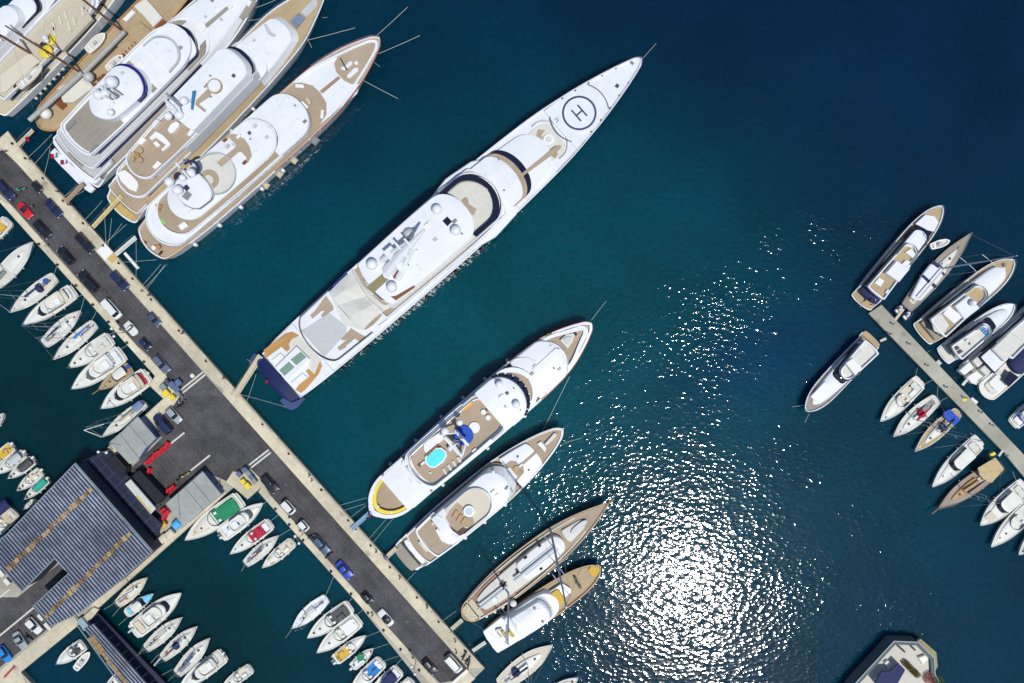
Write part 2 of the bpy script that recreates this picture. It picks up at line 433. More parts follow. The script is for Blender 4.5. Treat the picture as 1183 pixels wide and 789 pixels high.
sk = nt.nodes.new('ShaderNodeTexSky'); sk.sky_type = 'NISHITA'; sk.sun_disc = False
sk.sun_elevation = math.pi/2-ZEN; sk.sun_rotation = math.atan2(sd.x, sd.y); sk.air_density = 1.; sk.dust_density = .6
bg = nt.nodes['Background']; bg.inputs['Strength'].default_value = .105; nt.links.new(sk.outputs[0], bg.inputs['Color'])
vs_ = SC.view_settings; vs_.view_transform = 'Standard'; vs_.look = 'None'; vs_.exposure = 0.0; vs_.gamma = 1
SC.cycles.max_bounces = 6; SC.cycles.caustics_reflective = False; SC.cycles.caustics_refractive = False

# ------------------------------------------------------------------ water
def water_mat():
    m = bpy.data.materials.new('sea_water'); m.use_nodes = True; nt = m.node_tree; N = nt.nodes.new; L = nt.links.new
    b = nt.nodes['Principled BSDF']; b.inputs['IOR'].default_value = 1.333; b.inputs['Subsurface Weight'].default_value = 1.; b.inputs['Subsurface Radius'].default_value = (1.2, 2.6, 3.2); b.inputs['Subsurface Scale'].default_value = 1.; b.subsurface_method = 'BURLEY'; b.inputs['Roughness'].default_value = WAVE['rough']
    tc = N('ShaderNodeTexCoord')
    def blob(px, py, rx, ry, a=0.):
        """smooth falloff around a place in the harbour"""
        p = W3(px, py); mp = N('ShaderNodeMapping'); mp.vector_type = 'TEXTURE'
        mp.inputs['Location'].default_value = p; mp.inputs['Rotation'].default_value = (0, 0, a); mp.inputs['Scale'].default_value = (rx*K, ry*K, 1e5)
        L(tc.outputs['Object'], mp.inputs['Vector']); g = N('ShaderNodeTexGradient'); g.gradient_type = 'SPHERICAL'; L(mp.outputs[0], g.inputs[0])
        r = N('ShaderNodeMapRange'); r.interpolation_type = 'SMOOTHERSTEP'; L(g.outputs['Fac'], r.inputs[0]); r.inputs[1].default_value = 0; r.inputs[2].default_value = 1
        return r.outputs[0]
    def noise(s, det=4, rough=.55, vec=None, dist=0.):
        n = N('ShaderNodeTexNoise'); n.inputs['Scale'].default_value = s; n.inputs['Detail'].default_value = det; n.inputs['Roughness'].default_value = rough; n.inputs['Distortion'].default_value = dist
        L(vec or tc.outputs['Object'], n.inputs['Vector']); return n.outputs['Fac']
    def mix(f, a, c):
        x = N('ShaderNodeMixRGB')
        for i, v in ((0, f), (1, a), (2, c)):
            if hasattr(v, 'node'): L(v, x.inputs[i])
            elif i == 0: x.inputs[0].default_value = v
            else: x.inputs[i].default_value = (*v, 1)
        return x.outputs[0]
    def mth(op, a, c=None, clamp=False):
        x = N('ShaderNodeMath'); x.operation = op; x.use_clamp = clamp
        for i, v in enumerate((a, c)):
            if v is None: continue
            if hasattr(v, 'node'): L(v, x.inputs[i])
            else: x.inputs[i].default_value = v
        return x.outputs[0]
    # the water's own colour: deep navy towards the open harbour, teal over the shallower middle, bottle green in the basins
    c = mix(blob(1000, -50, 900, 620), (.0003, .025, .047), (.0003, .0135, .040))
    c = mix(blob(560, 430, 620, 430, .6), c, (.0002, .056, .074))
    c = mix(mth('MULTIPLY', blob(900, 560, 380, 300), .7), c, (.0003, .037, .059))
    c = mix(mth('MULTIPLY', blob(330, 380, 330, 200, -.8), .6), c, (.0002, .052, .068))
    c = mix(mth('MULTIPLY', blob(80, 470, 330, 260, -.8), .8), c, (.0008, .019, .021))
    c = mix(mth('MULTIPLY', blob(240, 760, 330, 230, -.8), .8), c, (.0008, .021, .024))
    c = mix(mth('MULTIPLY', blob(890, 410, 200, 90, .3), .45), c, (.0005, .02, .07))
    nb = noise(.025, 5); r = N('ShaderNodeMapRange'); r.inputs[1].default_value = .3; r.inputs[2].default_value = .7; r.inputs[3].default_value = .74; r.inputs[4].default_value = 1.24
    L(nb, r.inputs[0])
    nf = noise(.9, 6, .7); r2 = N('ShaderNodeMapRange'); r2.inputs[1].default_value = .3; r2.inputs[2].default_value = .75; r2.inputs[3].default_value = .78; r2.inputs[4].default_value = 1.26
    L(nf, r2.inputs[0]); k = mth('MULTIPLY', r.outputs[0], r2.outputs[0])
    x = N('ShaderNodeMixRGB'); x.blend_type = 'MULTIPLY'; x.inputs[0].default_value = 1; L(c, x.inputs[1]); L(k, x.inputs[2])
    L(x.outputs[0], b.inputs['Base Color'])
    # ripples: crossing wavelets, calmer inside the basins, choppier where the breeze reaches the harbour
    mp = N('ShaderNodeMapping'); mp.inputs['Rotation'].default_value = (0, 0, .55); mp.inputs['Scale'].default_value = (1, 1.55, 1); L(tc.outputs['Object'], mp.inputs[0])
    wv = N('ShaderNodeTexNoise'); wv.inputs['Scale'].default_value = .5; wv.inputs['Detail'].default_value = 2; L(mp.outputs[0], wv.inputs['Vector'])
    sc_ = N('ShaderNodeVectorMath'); sc_.operation = 'MULTIPLY_ADD'; sc_.inputs[1].default_value = (1.3,)*3; L(wv.outputs['Color'], sc_.inputs[0]); L(mp.outputs[0], sc_.inputs[2])
    def bowls(s, A):
        v = N('ShaderNodeTexVoronoi'); v.feature = 'F1'; v.inputs['Scale'].default_value = s; L(sc_.outputs[0], v.inputs['Vector'])
        return mth('MULTIPLY', mth('POWER', v.outputs['Distance'], 2.), A/s**2)
    h2 = noise(WAVE['s2'], 1.5, .5, None, .2); h3 = noise(.12, 2, .5, mp.outputs[0])
    hh = mth('ADD', bowls(WAVE['v1'], WAVE['b1']), bowls(WAVE['v2'], WAVE['b2']))
    hh = mth('ADD', hh, mth('ADD', mth('MULTIPLY', h2, WAVE['a2']), mth('MULTIPLY', h3, WAVE['a3'])))
    gust = mth('ADD', mth('MULTIPLY', blob(900, 315, 290, 105, .5), WAVE['g1']), mth('MULTIPLY', blob(610, 590, 200, 130, .5), WAVE['g2']))
    gust = mth('ADD', gust, mth('MULTIPLY', blob(800, 640, 330, 330), WAVE['g3']))
    pn = noise(.035, 3, .6); pr = N('ShaderNodeMapRange'); pr.inputs[1].default_value = .42; pr.inputs[2].default_value = .62; pr.inputs[3].default_value = .25; pr.inputs[4].default_value = 1.15; L(pn, pr.inputs[0])
    rn = noise(.06, 4, .6); rr_ = N('ShaderNodeMapRange'); rr_.inputs[1].default_value = .35; rr_.inputs[2].default_value = .68; rr_.inputs[3].default_value = .55; rr_.inputs[4].default_value = 1.5; L(rn, rr_.inputs[0])
    amp = mth('ADD', mth('MULTIPLY', rr_.outputs[0], WAVE['base']), mth('MULTIPLY', gust, pr.outputs[0]))
    amp = mth('MULTIPLY', amp, 1.)
    bp = N('ShaderNodeBump'); bp.inputs['Distance'].default_value = 1.; bp.inputs['Strength'].default_value = 1.
    L(mth('MULTIPLY', hh, amp), bp.inputs['Height']); L(bp.outputs[0], b.inputs['Normal'])
    return m
WAVE = dict(rough=.072, v1=.74, b1=.034, v2=1.55, b2=.038, s2=2.2, a2=.002, a3=.10, g1=1.9, g2=1.2, g3=0., base=.68)
mb = MB().poly([(-3500, -3500), (3500, -3500), (3500, 3500), (-3500, 3500)], -8, 0)
tag(mb.build('water', water_mat()), 'blue green harbour water with a wide patch of sun glitter', None, None, 'structure')

# ------------------------------------------------------------------ quay and road
def concrete(key, rgb, jx, jy, ang, var=.12, joint=.7):
    m = mat(key, rgb, .85, var=var, scale=.9, bump=.01, var2=.2); nt = m.node_tree; b = nt.nodes['Principled BSDF']; src = b.inputs['Base Color'].links[0].from_socket
    tc = nt.nodes['Texture Coordinate']; mp = nt.nodes.new('ShaderNodeMapping'); mp.vector_type = 'TEXTURE'; mp.inputs['Rotation'].default_value = (0, 0, ang); mp.inputs['Scale'].default_value = (1, 1, 1)
    nt.links.new(tc.outputs['Object'], mp.inputs[0])
    br = nt.nodes.new('ShaderNodeTexBrick'); br.inputs['Scale'].default_value = 1; br.inputs['Brick Width'].default_value = jx; br.inputs['Row Height'].default_value = jy; br.inputs['Mortar Size'].default_value = .035
    br.inputs['Color1'].default_value = (1,1,1,1); br.inputs['Color2'].default_value = (.9,.9,.88,1); br.inputs['Mortar'].default_value = (joint,)*3+(1,)
    nt.links.new(mp.outputs[0], br.inputs['Vector'])
    mx = nt.nodes.new('ShaderNodeMixRGB'); mx.blend_type = 'MULTIPLY'; mx.inputs[0].default_value = 1
    nt.links.new(src, mx.inputs[1]); nt.links.new(br.outputs[0], mx.inputs[2])
    # scattered oil and rust spots
    vo = nt.nodes.new('ShaderNodeTexVoronoi'); vo.inputs['Scale'].default_value = .16; nt.links.new(tc.outputs['Object'], vo.inputs['Vector'])
    r = nt.nodes.new('ShaderNodeMapRange'); r.inputs[1].default_value = .05; r.inputs[2].default_value = .16; r.inputs[3].default_value = .62; r.inputs[4].default_value = 1; nt.links.new(vo.outputs['Distance'], r.inputs[0])
    m2 = nt.nodes.new('ShaderNodeMixRGB'); m2.blend_type = 'MULTIPLY'; m2.inputs[0].default_value = 1; nt.links.new(mx.outputs[0], m2.inputs[1]); nt.links.new(r.outputs[0], m2.inputs[2])
    nt.links.new(m2.outputs[0], b.inputs['Base Color']); return m
QA = math.atan2(-(772-169), 560-22)     # quay direction in the world
PAVE = concrete('pale_stone_paving', (.62, .56, .42), 4.8, 2.4, QA)
QUAYC = concrete('quay_concrete', (.42, .40, .33), 5, 5, QA)
PIERC = concrete('pier_concrete', (.40, .39, .32), 6, 9, math.atan2(-(540-358), 178), joint=.75)
ASPH = seams(mat('asphalt', (.080, .078, .083), .9, var=.34, scale=2.2, bump=.01, var2=.35), 17, 6.3, .05, .72, .86)
_nt = ASPH.node_tree; _b = _nt.nodes['Principled BSDF']; _src = _b.inputs['Base Color'].links[0].from_socket
_mp = _nt.nodes.new('ShaderNodeMapping'); _mp.vector_type = 'TEXTURE'; _mp.inputs['Rotation'].default_value = (0, 0, math.atan2(-(772-169), 538)); _mp.inputs['Scale'].default_value = (14, .55, 1)
_nt.links.new(_nt.nodes['Texture Coordinate'].outputs['Object'], _mp.inputs[0])
_n = _nt.nodes.new('ShaderNodeTexNoise'); _n.inputs['Scale'].default_value = 1; _n.inputs['Detail'].default_value = 3; _nt.links.new(_mp.outputs[0], _n.inputs['Vector'])
_r = _nt.nodes.new('ShaderNodeMapRange'); _r.inputs[1].default_value = .36; _r.inputs[2].default_value = .62; _r.inputs[3].default_value = .87; _r.inputs[4].default_value = 1.06; _nt.links.new(_n.outputs['Fac'], _r.inputs[0])
_x = _nt.nodes.new('ShaderNodeMixRGB'); _x.blend_type = 'MULTIPLY'; _x.inputs[0].default_value = 1; _nt.links.new(_src, _x.inputs[1]); _nt.links.new(_r.outputs[0], _x.inputs[2]); _nt.links.new(_x.outputs[0], _b.inputs['Base Color'])
WLINE = mat('worn_white_paint', (.55, .54, .48), .7, var=.12, scale=2)
QZ = 1.3
def flat(name, m, pts, z0, z1, ch=0., kind='structure', label=None, par=None):
    o = MB().poly([tuple(W3(x, y, z1)[:2]) for x, y in pts], z0, z1, ch).build(name, m, par)
    if kind: tag(o, label, None, None, kind)
    return o
sl_ = (772-169)/(560-22)
def ne(y, off=0.): return (22+(y-169)/sl_+off, y)
land = [(9, 151), ne(169), ne(772), (520, 811), (500, 806+0), ne(700, -80), ne(568.5, -80), (303, 562), (286, 577), (270, 563), (260, 571), (227, 601), (206, 620), (112, 704), (98, 716), (24, 776.5), (36, 789), (60, 830), (-60, 830), (-60, 640), (4, 628), (84, 547), (96, 532), (124, 520), (127, 512), (152, 492), (168, 479), (188.5, 460.5), (172, 445), (179, 434.5), ne(400, -80), ne(225, -80), (-37, 192)]
flat('quay', QUAYC, land, -6, QZ, 0, label='broad concrete quay crossing the harbour from upper left to bottom')
road = [(-14, 186), (4, 172), ne(190, -20), ne(770, -20), (521, 787), (508, 789), ne(775, -69), ne(640, -69), ne(560, -69), (287, 540), (272, 545), (262, 556), (233, 543.5), (212, 562), (201, 573), (190, 592), (176, 606), (140, 556), (128, 532), (140, 530), (152, 540), (187, 506), (178, 488), (201, 468), (209, 456), (196, 440), (186, 424), ne(400, -69), ne(240, -69), (-26, 198)]
flat('road', ASPH, road, QZ-.05, QZ+.006, label='dark asphalt road along the quay widening into a small plaza')
prom = [(9, 151.6), ne(170, -.6), ne(771, -.6), (540.5, 772.5), ne(752, -20), ne(455, -20), (258.5, 452), (256, 449), ne(440, -18.8), ne(190, -20), (2, 172), (-8, 166)]
flat('pavement', PAVE, prom, QZ-.1, QZ+.13, .02, label='pale stone promenade along the quay edge facing the superyachts')
strip = [ne(228, -79.4), ne(434, -79.4), (172.8, 445), (189.3, 460.3), (169, 479.4), (176, 487.5), (201.5, 466.5), (208, 456), (196, 440), (184.5, 424), ne(404, -69.5), ne(372, -70), ne(368, -66.5), ne(356, -66.5), ne(352, -70), ne(236, -70)]
flat('pavement', PAVE, strip, QZ-.1, QZ+.13, .02, label='narrow pale pavement with mooring rings beside the small boats')
strip2 = [(271, 563), (286, 576), (302.5, 561.5), (298, 569.5), ne(800, -79.4), ne(795, -69.5), ne(600, -69.5), (303, 556), (290, 541), (280, 549), (269, 544.5), (261, 556.5)]
flat('pavement', PAVE, [(261, 557), (270.5, 563.6), (286, 576.2), (302.5, 562), ne(568, -79.3), ne(800, -79.3), ne(800, -69.5), ne(572, -69.5), (301, 553), (289, 541), (280, 547), (269, 544.5)], QZ-.1, QZ+.13, .02, label='lower pale pavement where small boats tie stern to the road')
flat('pavement', PAVE, [(-40, 806), (-30, 797), (0, 774), (82.5, 707.5), (88, 706), (97, 716), (88, 724), (24, 776), (30, 789), (10, 800)], QZ-.1, QZ+.13, .02, label='pale walkway crossing below the parked white car and red beam')
flat('pavement', PAVE, [(176, 628), (206, 613.5), (212, 608.5), (254, 573), (262, 567), (260.5, 570.5), (206, 619.3), (112, 703.2), (105, 700), (104, 696)], QZ-.1, QZ+.13, .02, label='thin pale walkway between the striped shed and the lower basin')
flat('road', ASPH, [(-60, 822), (-42, 805), (0, 771), (60, 723), (84, 701), (96, 690), (70, 650), (20, 690), (-60, 690)], QZ-.05, QZ+.006, label='grey asphalt yard with parked cars beside the striped shed')
# jetty on the right: deck on piles
pierp = [(1003, 361), (1017, 351.5), (1260, 604), (1225, 604), (1158, 521)]
pierp = [(1003.5, 362), (1018.5, 352), (1178, 520), (1262, 610), (1240, 618), (1158, 521)]
flat('pier', PIERC, pierp, .35, 1.05, .05, label='straight concrete jetty between the two rows of boats on the right')
o = None

# kerbs and white bars
def bar(name, label, a, b, w, z0, h, m, cat='kerb', ch=.04, group=None):
    A, B = W3(*a, z0), W3(*b, z0); d = B-A
    r = empty(name, (A+B)/2, math.atan2(d.y, d.x)); r.location.z = z0
    MB().box((0, 0, 0), (d.length, w, h), 0, ch).build('kerb_stone', m, r)
    tag(r, label, cat, group); return r
Z = QZ+.006
def tapped(name, label, cat, pts, z0, h, m, ch=.04, group=None):
    o = flat(name, m, pts, z0, z0+h, ch, None); tag(o, label, cat, group); return o
for a, b, lab in (((213.2, 499.8), (196.5, 513), 'white kerb bar ending at the silver car on the plaza'),
                  ((242.7, 525.8), (220.5, 543.5), 'white kerb bar beside the yellow scooter'),
                  ((166, 542.5), (159.5, 547.5), 'short white kerb bar between the red barriers and the white canopy'),
                  ((235, 429.5), (209, 450.5), 'upper of the twin white bars across the road by the skips'),
                  ((237.5, 432.5), (211.5, 453.5), 'lower of the twin white bars across the road by the skips'),
                  ((310.5, 519.5), (288, 537), 'upper of the twin white bars across the road above the black car'),
                  ((313, 522.5), (290.5, 540), 'lower of the twin white bars across the road above the black car'),
                  ((12, 680), (-20, 706), 'white wall top bordering the yard left of the striped shed'),
                  ((39, 702), (-12, 744), 'long white kerb beside the parked white car'),):
    tag(MB().box((0,0,0), ((W3(*b)-W3(*a)).length, .42, .16), 0, .04).build('kerb', WLINE), lab, 'kerb', 'white kerb bars')
    k = bpy.data.objects[-1] if False else COL.objects[-1]
    c = (W3(*a)+W3(*b))/2; d = W3(*b)-W3(*a); k.location = (c.x*(H-QZ)/H, c.y*(H-QZ)/H, Z); k.rotation_euler = (0, 0, math.atan2(d.y, d.x))

# low wall with coping along the outer edge of the promenade (slots and steps)
def along(y, off=0., z=QZ): return W3(*ne(y, off), z)
for i, (y0, y1) in enumerate(((172, 232), (240, 262), (300, 356), (362, 406), (414, 440), (450, 500), (506, 560), (566, 600), (606, 632), (640, 700), (706, 722), (730, 748))):
    A, B = along(y0, -2.2), along(y1, -2.2); d = B-A
    k = MB().box((0, 0, 0), (d.length, .32, .28), 0, .04).build('edge_wall', PAVE); k.location = ((A.x+B.x)/2, (A.y+B.y)/2, QZ+.13); k.rotation_euler = (0, 0, math.atan2(d.y, d.x))
    tag(k, ['low stone edge wall section %s' % s for s in ('beside the top gangway', 'between the two upper gangways', 'next to the white pad', 'above the open middle water', 'just above the longest gangway', 'at the foot of the longest gangway', 'beside the plaza', 'above the blue striped gangway', 'below the blue striped gangway', 'below the beige gangway', 'beside the sailing yacht gangway', 'near the pier end')][i], 'edge wall', 'low wall sections along the quay edge')
# end wall at the bottom of the quay
e = MB().poly([tuple(W3(x, y, QZ+.8)[:2]) for x, y in ((539, 773), (541.5, 776), (524, 791.5), (521.5, 788.5))], QZ, QZ+.8, .05).build('end_wall', WARM)
tag(e, 'low white wall closing the bottom end of the road', 'wall')
e = MB().poly([tuple(W3(x, y, QZ+.35)[:2]) for x, y in ((541, 776), (549, 784), (531, 800), (524, 792))], QZ, QZ+.35, .05).build('planter_bed', PAVE)
tag(e, 'raised stone block at the very end of the quay', 'planter')

# bollards along both quay edges
def bollard():
    r = empty('bollard', (0,0,0)); MB().lathe((0,0,0), [(.3, 0), (.3, .04), (.17, .08), (.15, .3), (.22, .36), (.24, .44), (.15, .5), (.02, .52)], 14).build('post', BLACK, r, True)
    MB().tube([(-.34, 0, .34), (.34, 0, .34)], .05, 8).build('cross_pin', BLACK, r); return r
bol = bollard(); first = True
names_ne = ['top gangway', 'first gangway', 'ring of ropes', 'second yacht', 'white pad', 'third yacht ropes', 'cyclist area', 'upper empty berth', 'slate blue car', 'lower empty berth', 'long gangway', 'plaza edge', 'upper plaza corner', 'lower plaza corner', 'blue striped gangway', 'pair of pale ropes', 'blue bin', 'beige gangway', 'wide empty berth', 'scooters at the end', 'white van at the end']
for i, y in enumerate((166, 183, 206, 232, 258, 284, 304, 322, 346, 382, 417, 455, 490, 524, 566, 601, 630, 655, 690, 718, 752)):
    o = bol if first else dup(bol); first = False
    o.location = along(y, -4.8, QZ+.13); o.rotation_euler.z = QA
    tag(o, 'black iron bollard on the promenade near the '+names_ne[i], 'bollard', 'bollards along the quay edges')
names_sw = ['sailboat with the green cover', 'blue covered sailboat', 'flybridge cruiser', 'white pickup', 'bright blue covered sailboat', 'row of white cruisers', 'wooden boat', 'white powerboat with twin outboards', 'red covered boat', 'beige cockpit boat', 'vivid blue car', 'black hatchback', 'white convertible', 'green topped boat', 'blue and white boat', 'last black car']
for i, y in enumerate((282, 306, 330, 352, 372, 396, 418, 588, 606, 624, 660, 686, 708, 728, 750, 774)):
    o = dup(bol); o.location = along(y, -77.5, QZ+.13); o.rotation_euler.z = QA
    tag(o, 'black iron bollard on the narrow pavement near the '+names_sw[i], 'bollard', 'bollards along the quay edges')

# ------------------------------------------------------------------ big striped shed
shed = empty('striped_shed', W3(90, 640, QZ)); tag(shed, 'large shed with blue and grey striped corrugated roof and amber panels', 'shed')
RZ = 8.4
roofpx = [(87, 535), (176.5, 637), (88, 708.5), (57.5, 724), (38, 700.5), (79.5, 662), (63, 645), (25.5, 683), (3, 656), (-18, 631), (8, 616)]
roofpx = [(87, 535), (176.5, 637), (128, 680), (90, 709), (57.5, 724), (38, 700.5), (79.5, 662), (63, 645), (25.5, 683), (0, 654), (-16, 636), (8, 617)]
rp = [Vector(W3(x, y, RZ)[:2]) for x, y in roofpx]
e1 = (rp[1]-rp[0]).normalized(); e2 = Vector((e1.y, -e1.x))   # along ribs, across ribs
if (rp[4]-rp[0]).dot(e2) < 0: e2 = -e2
so_ = shed.location
lp = [Vector((p.x-so_.x, p.y-so_.y)) for p in rp]
PAN = mat('roof_pan_blue', (.014, .024, .065), .5, var=.4, scale=.35, var2=.2)
RIB = mat('roof_rib_zinc', (.25, .28, .34), .5, var=.4, scale=.5, stretch=(1, 1, 1), var2=.4)
AMB = mat('amber_skylight', (.28, .185, .085), .5, var=.45, scale=1.2)
AMBS = [AMB, mat('amber_pale', (.36, .25, .12), .5, var=.3, scale=1.2), mat('amber_dark', (.17, .10, .045), .5, var=.4, scale=1.2)]
mb = MB().poly([tuple(p) for p in lp], RZ-QZ-.35, RZ-QZ-.02); mb.build('roof', PAN, shed)
ribs = MB(); s = .25; period = .73; smax = max((p-lp[0]).dot(e2) for p in lp)
rr = random.Random(3)
s = min((p-lp[0]).dot(e2) for p in lp)+.3
while s < smax-.1:
    hits = []
    for a, c in zip(lp, lp[1:]+lp[:1]):
        sa, sc = (a-lp[0]).dot(e2)-s, (c-lp[0]).dot(e2)-s
        if (sa < 0) != (sc < 0):
            q = a+(c-a)*(sa/(sa-sc)); hits.append((q-lp[0]).dot(e1))
    hits.sort()
    for h0, h1 in zip(hits[::2], hits[1::2]):
        if h1-h0 < .6: continue
        cpt = lp[0]+e2*s+e1*(h0+h1)/2; ang = math.atan2(e1.y, e1.x)
        wd = .37+rr.uniform(-.05, .05)
        l = h1-h0-.2; ca, sa_ = math.cos(ang), math.sin(ang)
        def T(x, y): return (cpt.x+ca*x-sa_*y, cpt.y+sa_*x+ca*y)
        z = RZ-QZ-.02
        a0 = [(*T(-l/2, -wd/2), z), (*T(l/2, -wd/2), z), (*T(l/2, wd/2), z), (*T(-l/2, wd/2), z)]
        a1 = [(*T(-l/2, -wd/2.6), z+.16), (*T(l/2, -wd/2.6), z+.16), (*T(l/2, wd/2.6), z+.16), (*T(-l/2, wd/2.6), z+.16)]
        ribs.rings([a0, a1], bottom=False)
    s += period
ribs.build('roof_rib', RIB, shed)
# amber translucent panels
def amber(line, n, rnd):
    (x0, y0), (x1, y1) = line
    for i in range(n):
        t0, t1 = (i+.08)/n, (i+.92)/n
        hwid = rnd.choice((4.2, 5, 6, 6.6, 4.6))*K*.95/2; A = W3(x0+(x1-x0)*t0, y0+(y1-y0)*t0, RZ); B = W3(x0+(x1-x0)*t1, y0+(y1-y0)*t1, RZ)
        a, c = Vector((A.x-so_.x, A.y-so_.y)), Vector((B.x-so_.x, B.y-so_.y)); off = e1*rnd.uniform(-.08, .08)
        pts = [tuple(a+off-e1*hwid), tuple(c+off-e1*hwid), tuple(c+off+e1*hwid), tuple(a+off+e1*hwid)]
        MB().poly(pts, RZ-QZ+.1, RZ-QZ+.2+rnd.uniform(0, .05), .02).build('skylight', rnd.choice(AMBS), shed)
amber(((106.5, 564), (9, 658)), 22, rr); amber(((151, 615), (52, 714)), 22, rr)
# walls, gutters
wl = inset([tuple(p) for p in lp] if sum(p.x*q.y-q.x*p.y for p, q in zip(lp, lp[1:]+lp[:1])) > 0 else [tuple(p) for p in lp][::-1], .35)
MB().poly(wl, 0, RZ-QZ-.35).build('wall', mat('shed_wall_blue', (.03, .035, .06), .7), shed)
mb = MB()
for a, c in zip(lp, lp[1:]+lp[:1]): mb.tube([(a.x, a.y, RZ-QZ-.05), (c.x, c.y, RZ-QZ-.05)], .13, 6)
mb.build('gutter', mat('gutter_grey_green', (.20, .26, .28), .6), shed)
for (x, y, l, w_) in ((1, 662, 9, 5), (8, 672, 8, 5), (47, 713, 8, 4), (55, 723.5, 9, 4)):
    p = W3(x, y, 5); MB().box((p.x-so_.x, p.y-so_.y, 3), (l*K, w_*K, .9), QA, .05).build('vent_box', WARM, shed)

# navy glazed lean-to between the shed and the plaza
can = empty('glazed_canopy', W3(140, 560, QZ)); tag(can, 'navy glazed lean-to canopy with thin grid bars between shed and plaza', 'canopy')
co_ = can.location; CZ = 3.6
cpx = [(93, 536), (122, 520), (140, 540), (146, 560), (176, 594), (187, 606), (170, 622), (158, 618)]
cpx = [(90, 535), (124, 521), (131, 529), (150, 552), (145, 557), (174, 593), (188, 606), (176, 633)]
cl = [Vector((W3(x, y, CZ).x-co_.x, W3(x, y, CZ).y-co_.y)) for x, y in cpx]
MB().poly([tuple(p) for p in cl], CZ-QZ-.12, CZ-QZ).build('glass_roof', mat('navy_glazing', (.006, .010, .034), .45, var=.35, scale=.5), can)
g = MB(); d1 = Vector((W3(176.5, 637).x-W3(87, 535).x, W3(176.5, 637).y-W3(87, 535).y)).normalized(); d2 = Vector((-d1.y, d1.x))
def clipline(poly, o_, d_):
    n_ = Vector((-d_.y, d_.x)); hits = []
    for a, c in zip(poly, poly[1:]+poly[:1]):
        sa, sc = (a-o_).dot(n_), (c-o_).dot(n_)
        if (sa < 0) != (sc < 0): q = a+(c-a)*(sa/(sa-sc)); hits.append((q-o_).dot(d_))
    hits.sort(); return [(o_+d_*h0, o_+d_*h1) for h0, h1 in zip(hits[::2], hits[1::2])]
for i in range(-16, 17):
    for dd, step in ((d1, 1.5), (d2, 2.6)):
        nn = Vector((-dd.y, dd.x))
        for a, c in clipline(cl, nn*i*step, dd): g.tube([(a.x, a.y, CZ-QZ+.04), (c.x, c.y, CZ-QZ+.04)], .05, 4)
g.build('glazing_bar', mat('bar_blue_grey', (.07, .10, .2), .5), can)
for x, y in ((95, 536), (123, 523), (149, 553), (173, 592), (186, 606)):
    p = W3(x, y, CZ); MB().box((p.x-co_.x, p.y-co_.y, 0), (.18, .18, CZ-QZ-.12), QA).build('post', DGREY, can)
# flat dark roof, then a black block with asphalt shade put into its colour
o = flat('dark_block', mat('dark_felt_and_shade', (.012, .012, .02), .9, var=.3), [(152, 550), (161, 543), (190, 573.5), (181, 583)], QZ, 4.2, .05, None); tag(o, 'flat black felt roof between the white canopy and the plaza', 'roof')
o = flat('dark_block', mat('dark_felt_and_shade', (.012, .012, .02), .9), [(133, 526), (146, 540), (144, 549), (141, 552), (121, 532)], QZ, 4.0, .05, None); tag(o, 'small black block painted for the shaded dark asphalt under the grey hut corner', 'roof')
wc = empty('white_canopy', W3(165, 573, QZ)); tag(wc, 'long narrow white canopy with a yellow stripe over the shop front', 'canopy')
wpx = [(150.6, 553.5), (144, 559), (174, 594), (180, 587.5)]
o = wc.location
q = [(W3(x, y, 5).x-o.x, W3(x, y, 5).y-o.y) for x, y in wpx]
MB().poly(q, 3.35, 3.7, .06).build('roof', mat('canopy_white', (.52, .54, .5), .6, var=.12), wc)
q2 = [(W3(x, y, 5.02).x-o.x, W3(x, y, 5.02).y-o.y) for x, y in ((157, 573.2), (158.2, 572.2), (175, 591.3), (173.8, 592.2))]
MB().poly(q2, 3.704, 3.73).build('yellow_stripe', GOLD, wc)
for x, y in ((151, 555), (146, 559), (178, 588), (174, 592)): p = W3(x, y, 5); MB().box((p.x-o.x, p.y-o.y, 0), (.15, .15, 3.4), QA).build('post', STEEL, wc)

# harbour huts
def hut(name, label, px, z, ridge, lab=None):
    c = [sum(p[0] for p in px)/len(px), sum(p[1] for p in px)/len(px)]
    r = empty(name, W3(*c, QZ)); tag(r, label, 'hut', 'grey roofed harbour huts'); o = r.location
    L_ = lambda x, y, zz: (W3(x, y, zz).x-o.x, W3(x, y, zz).y-o.y)
    q = [L_(x, y, z) for x, y in px]
    a = sum(p[0]*s[1]-s[0]*p[1] for p, s in zip(q, q[1:]+q[:1]))
    if a < 0: q = q[::-1]
    wl = inset(q, .25)
    MB().poly(wl, 0, z-QZ-.2).build('wall', mat('hut_wall_shade_blue', (.09, .15, .30), .7, var=.1), r)  # blue of the wall in shade put into the colour of every wall
    g = MB().poly(q, z-QZ-.2, z-QZ, .06)
    g.build('roof', GREYROOF, r)
    s = MB()
    for (x0, y0, x1, y1) in ridge:
        a, c = L_(x0, y0, z+.03), L_(x1, y1, z+.03); d = Vector(c)-Vector(a)
        s.box(((a[0]+c[0])/2, (a[1]+c[1])/2, z-QZ), (d.length, .12, .08), math.atan2(d.y, d.x), .02)
    s.build('roof_seam', mat('seam_grey', (.16, .17, .17), .7), r)
    return r
GREYROOF = mat('grey_membrane_roof', (.32, .345, .33), .7, var=.12, scale=.6, var2=.15)
h1 = hut('harbour_hut', 'grey flat roofed hut beside the parked navy van', [(126, 511), (140, 499), (159, 481), (180.5, 506), (168, 518), (158.5, 532), (149.5, 536)], 4.6, [(149, 491, 171.5, 517), (138, 500, 160, 529), (126, 511, 140, 514)])
h2 = hut('harbour_hut', 'grey flat roofed hut beside the green covered boat', [(191, 582), (213, 563), (234, 544.5), (255.5, 571), (212, 608)], 4.6, [(213, 563, 235, 589), (206, 570, 208, 600), (222, 555, 243, 580)])
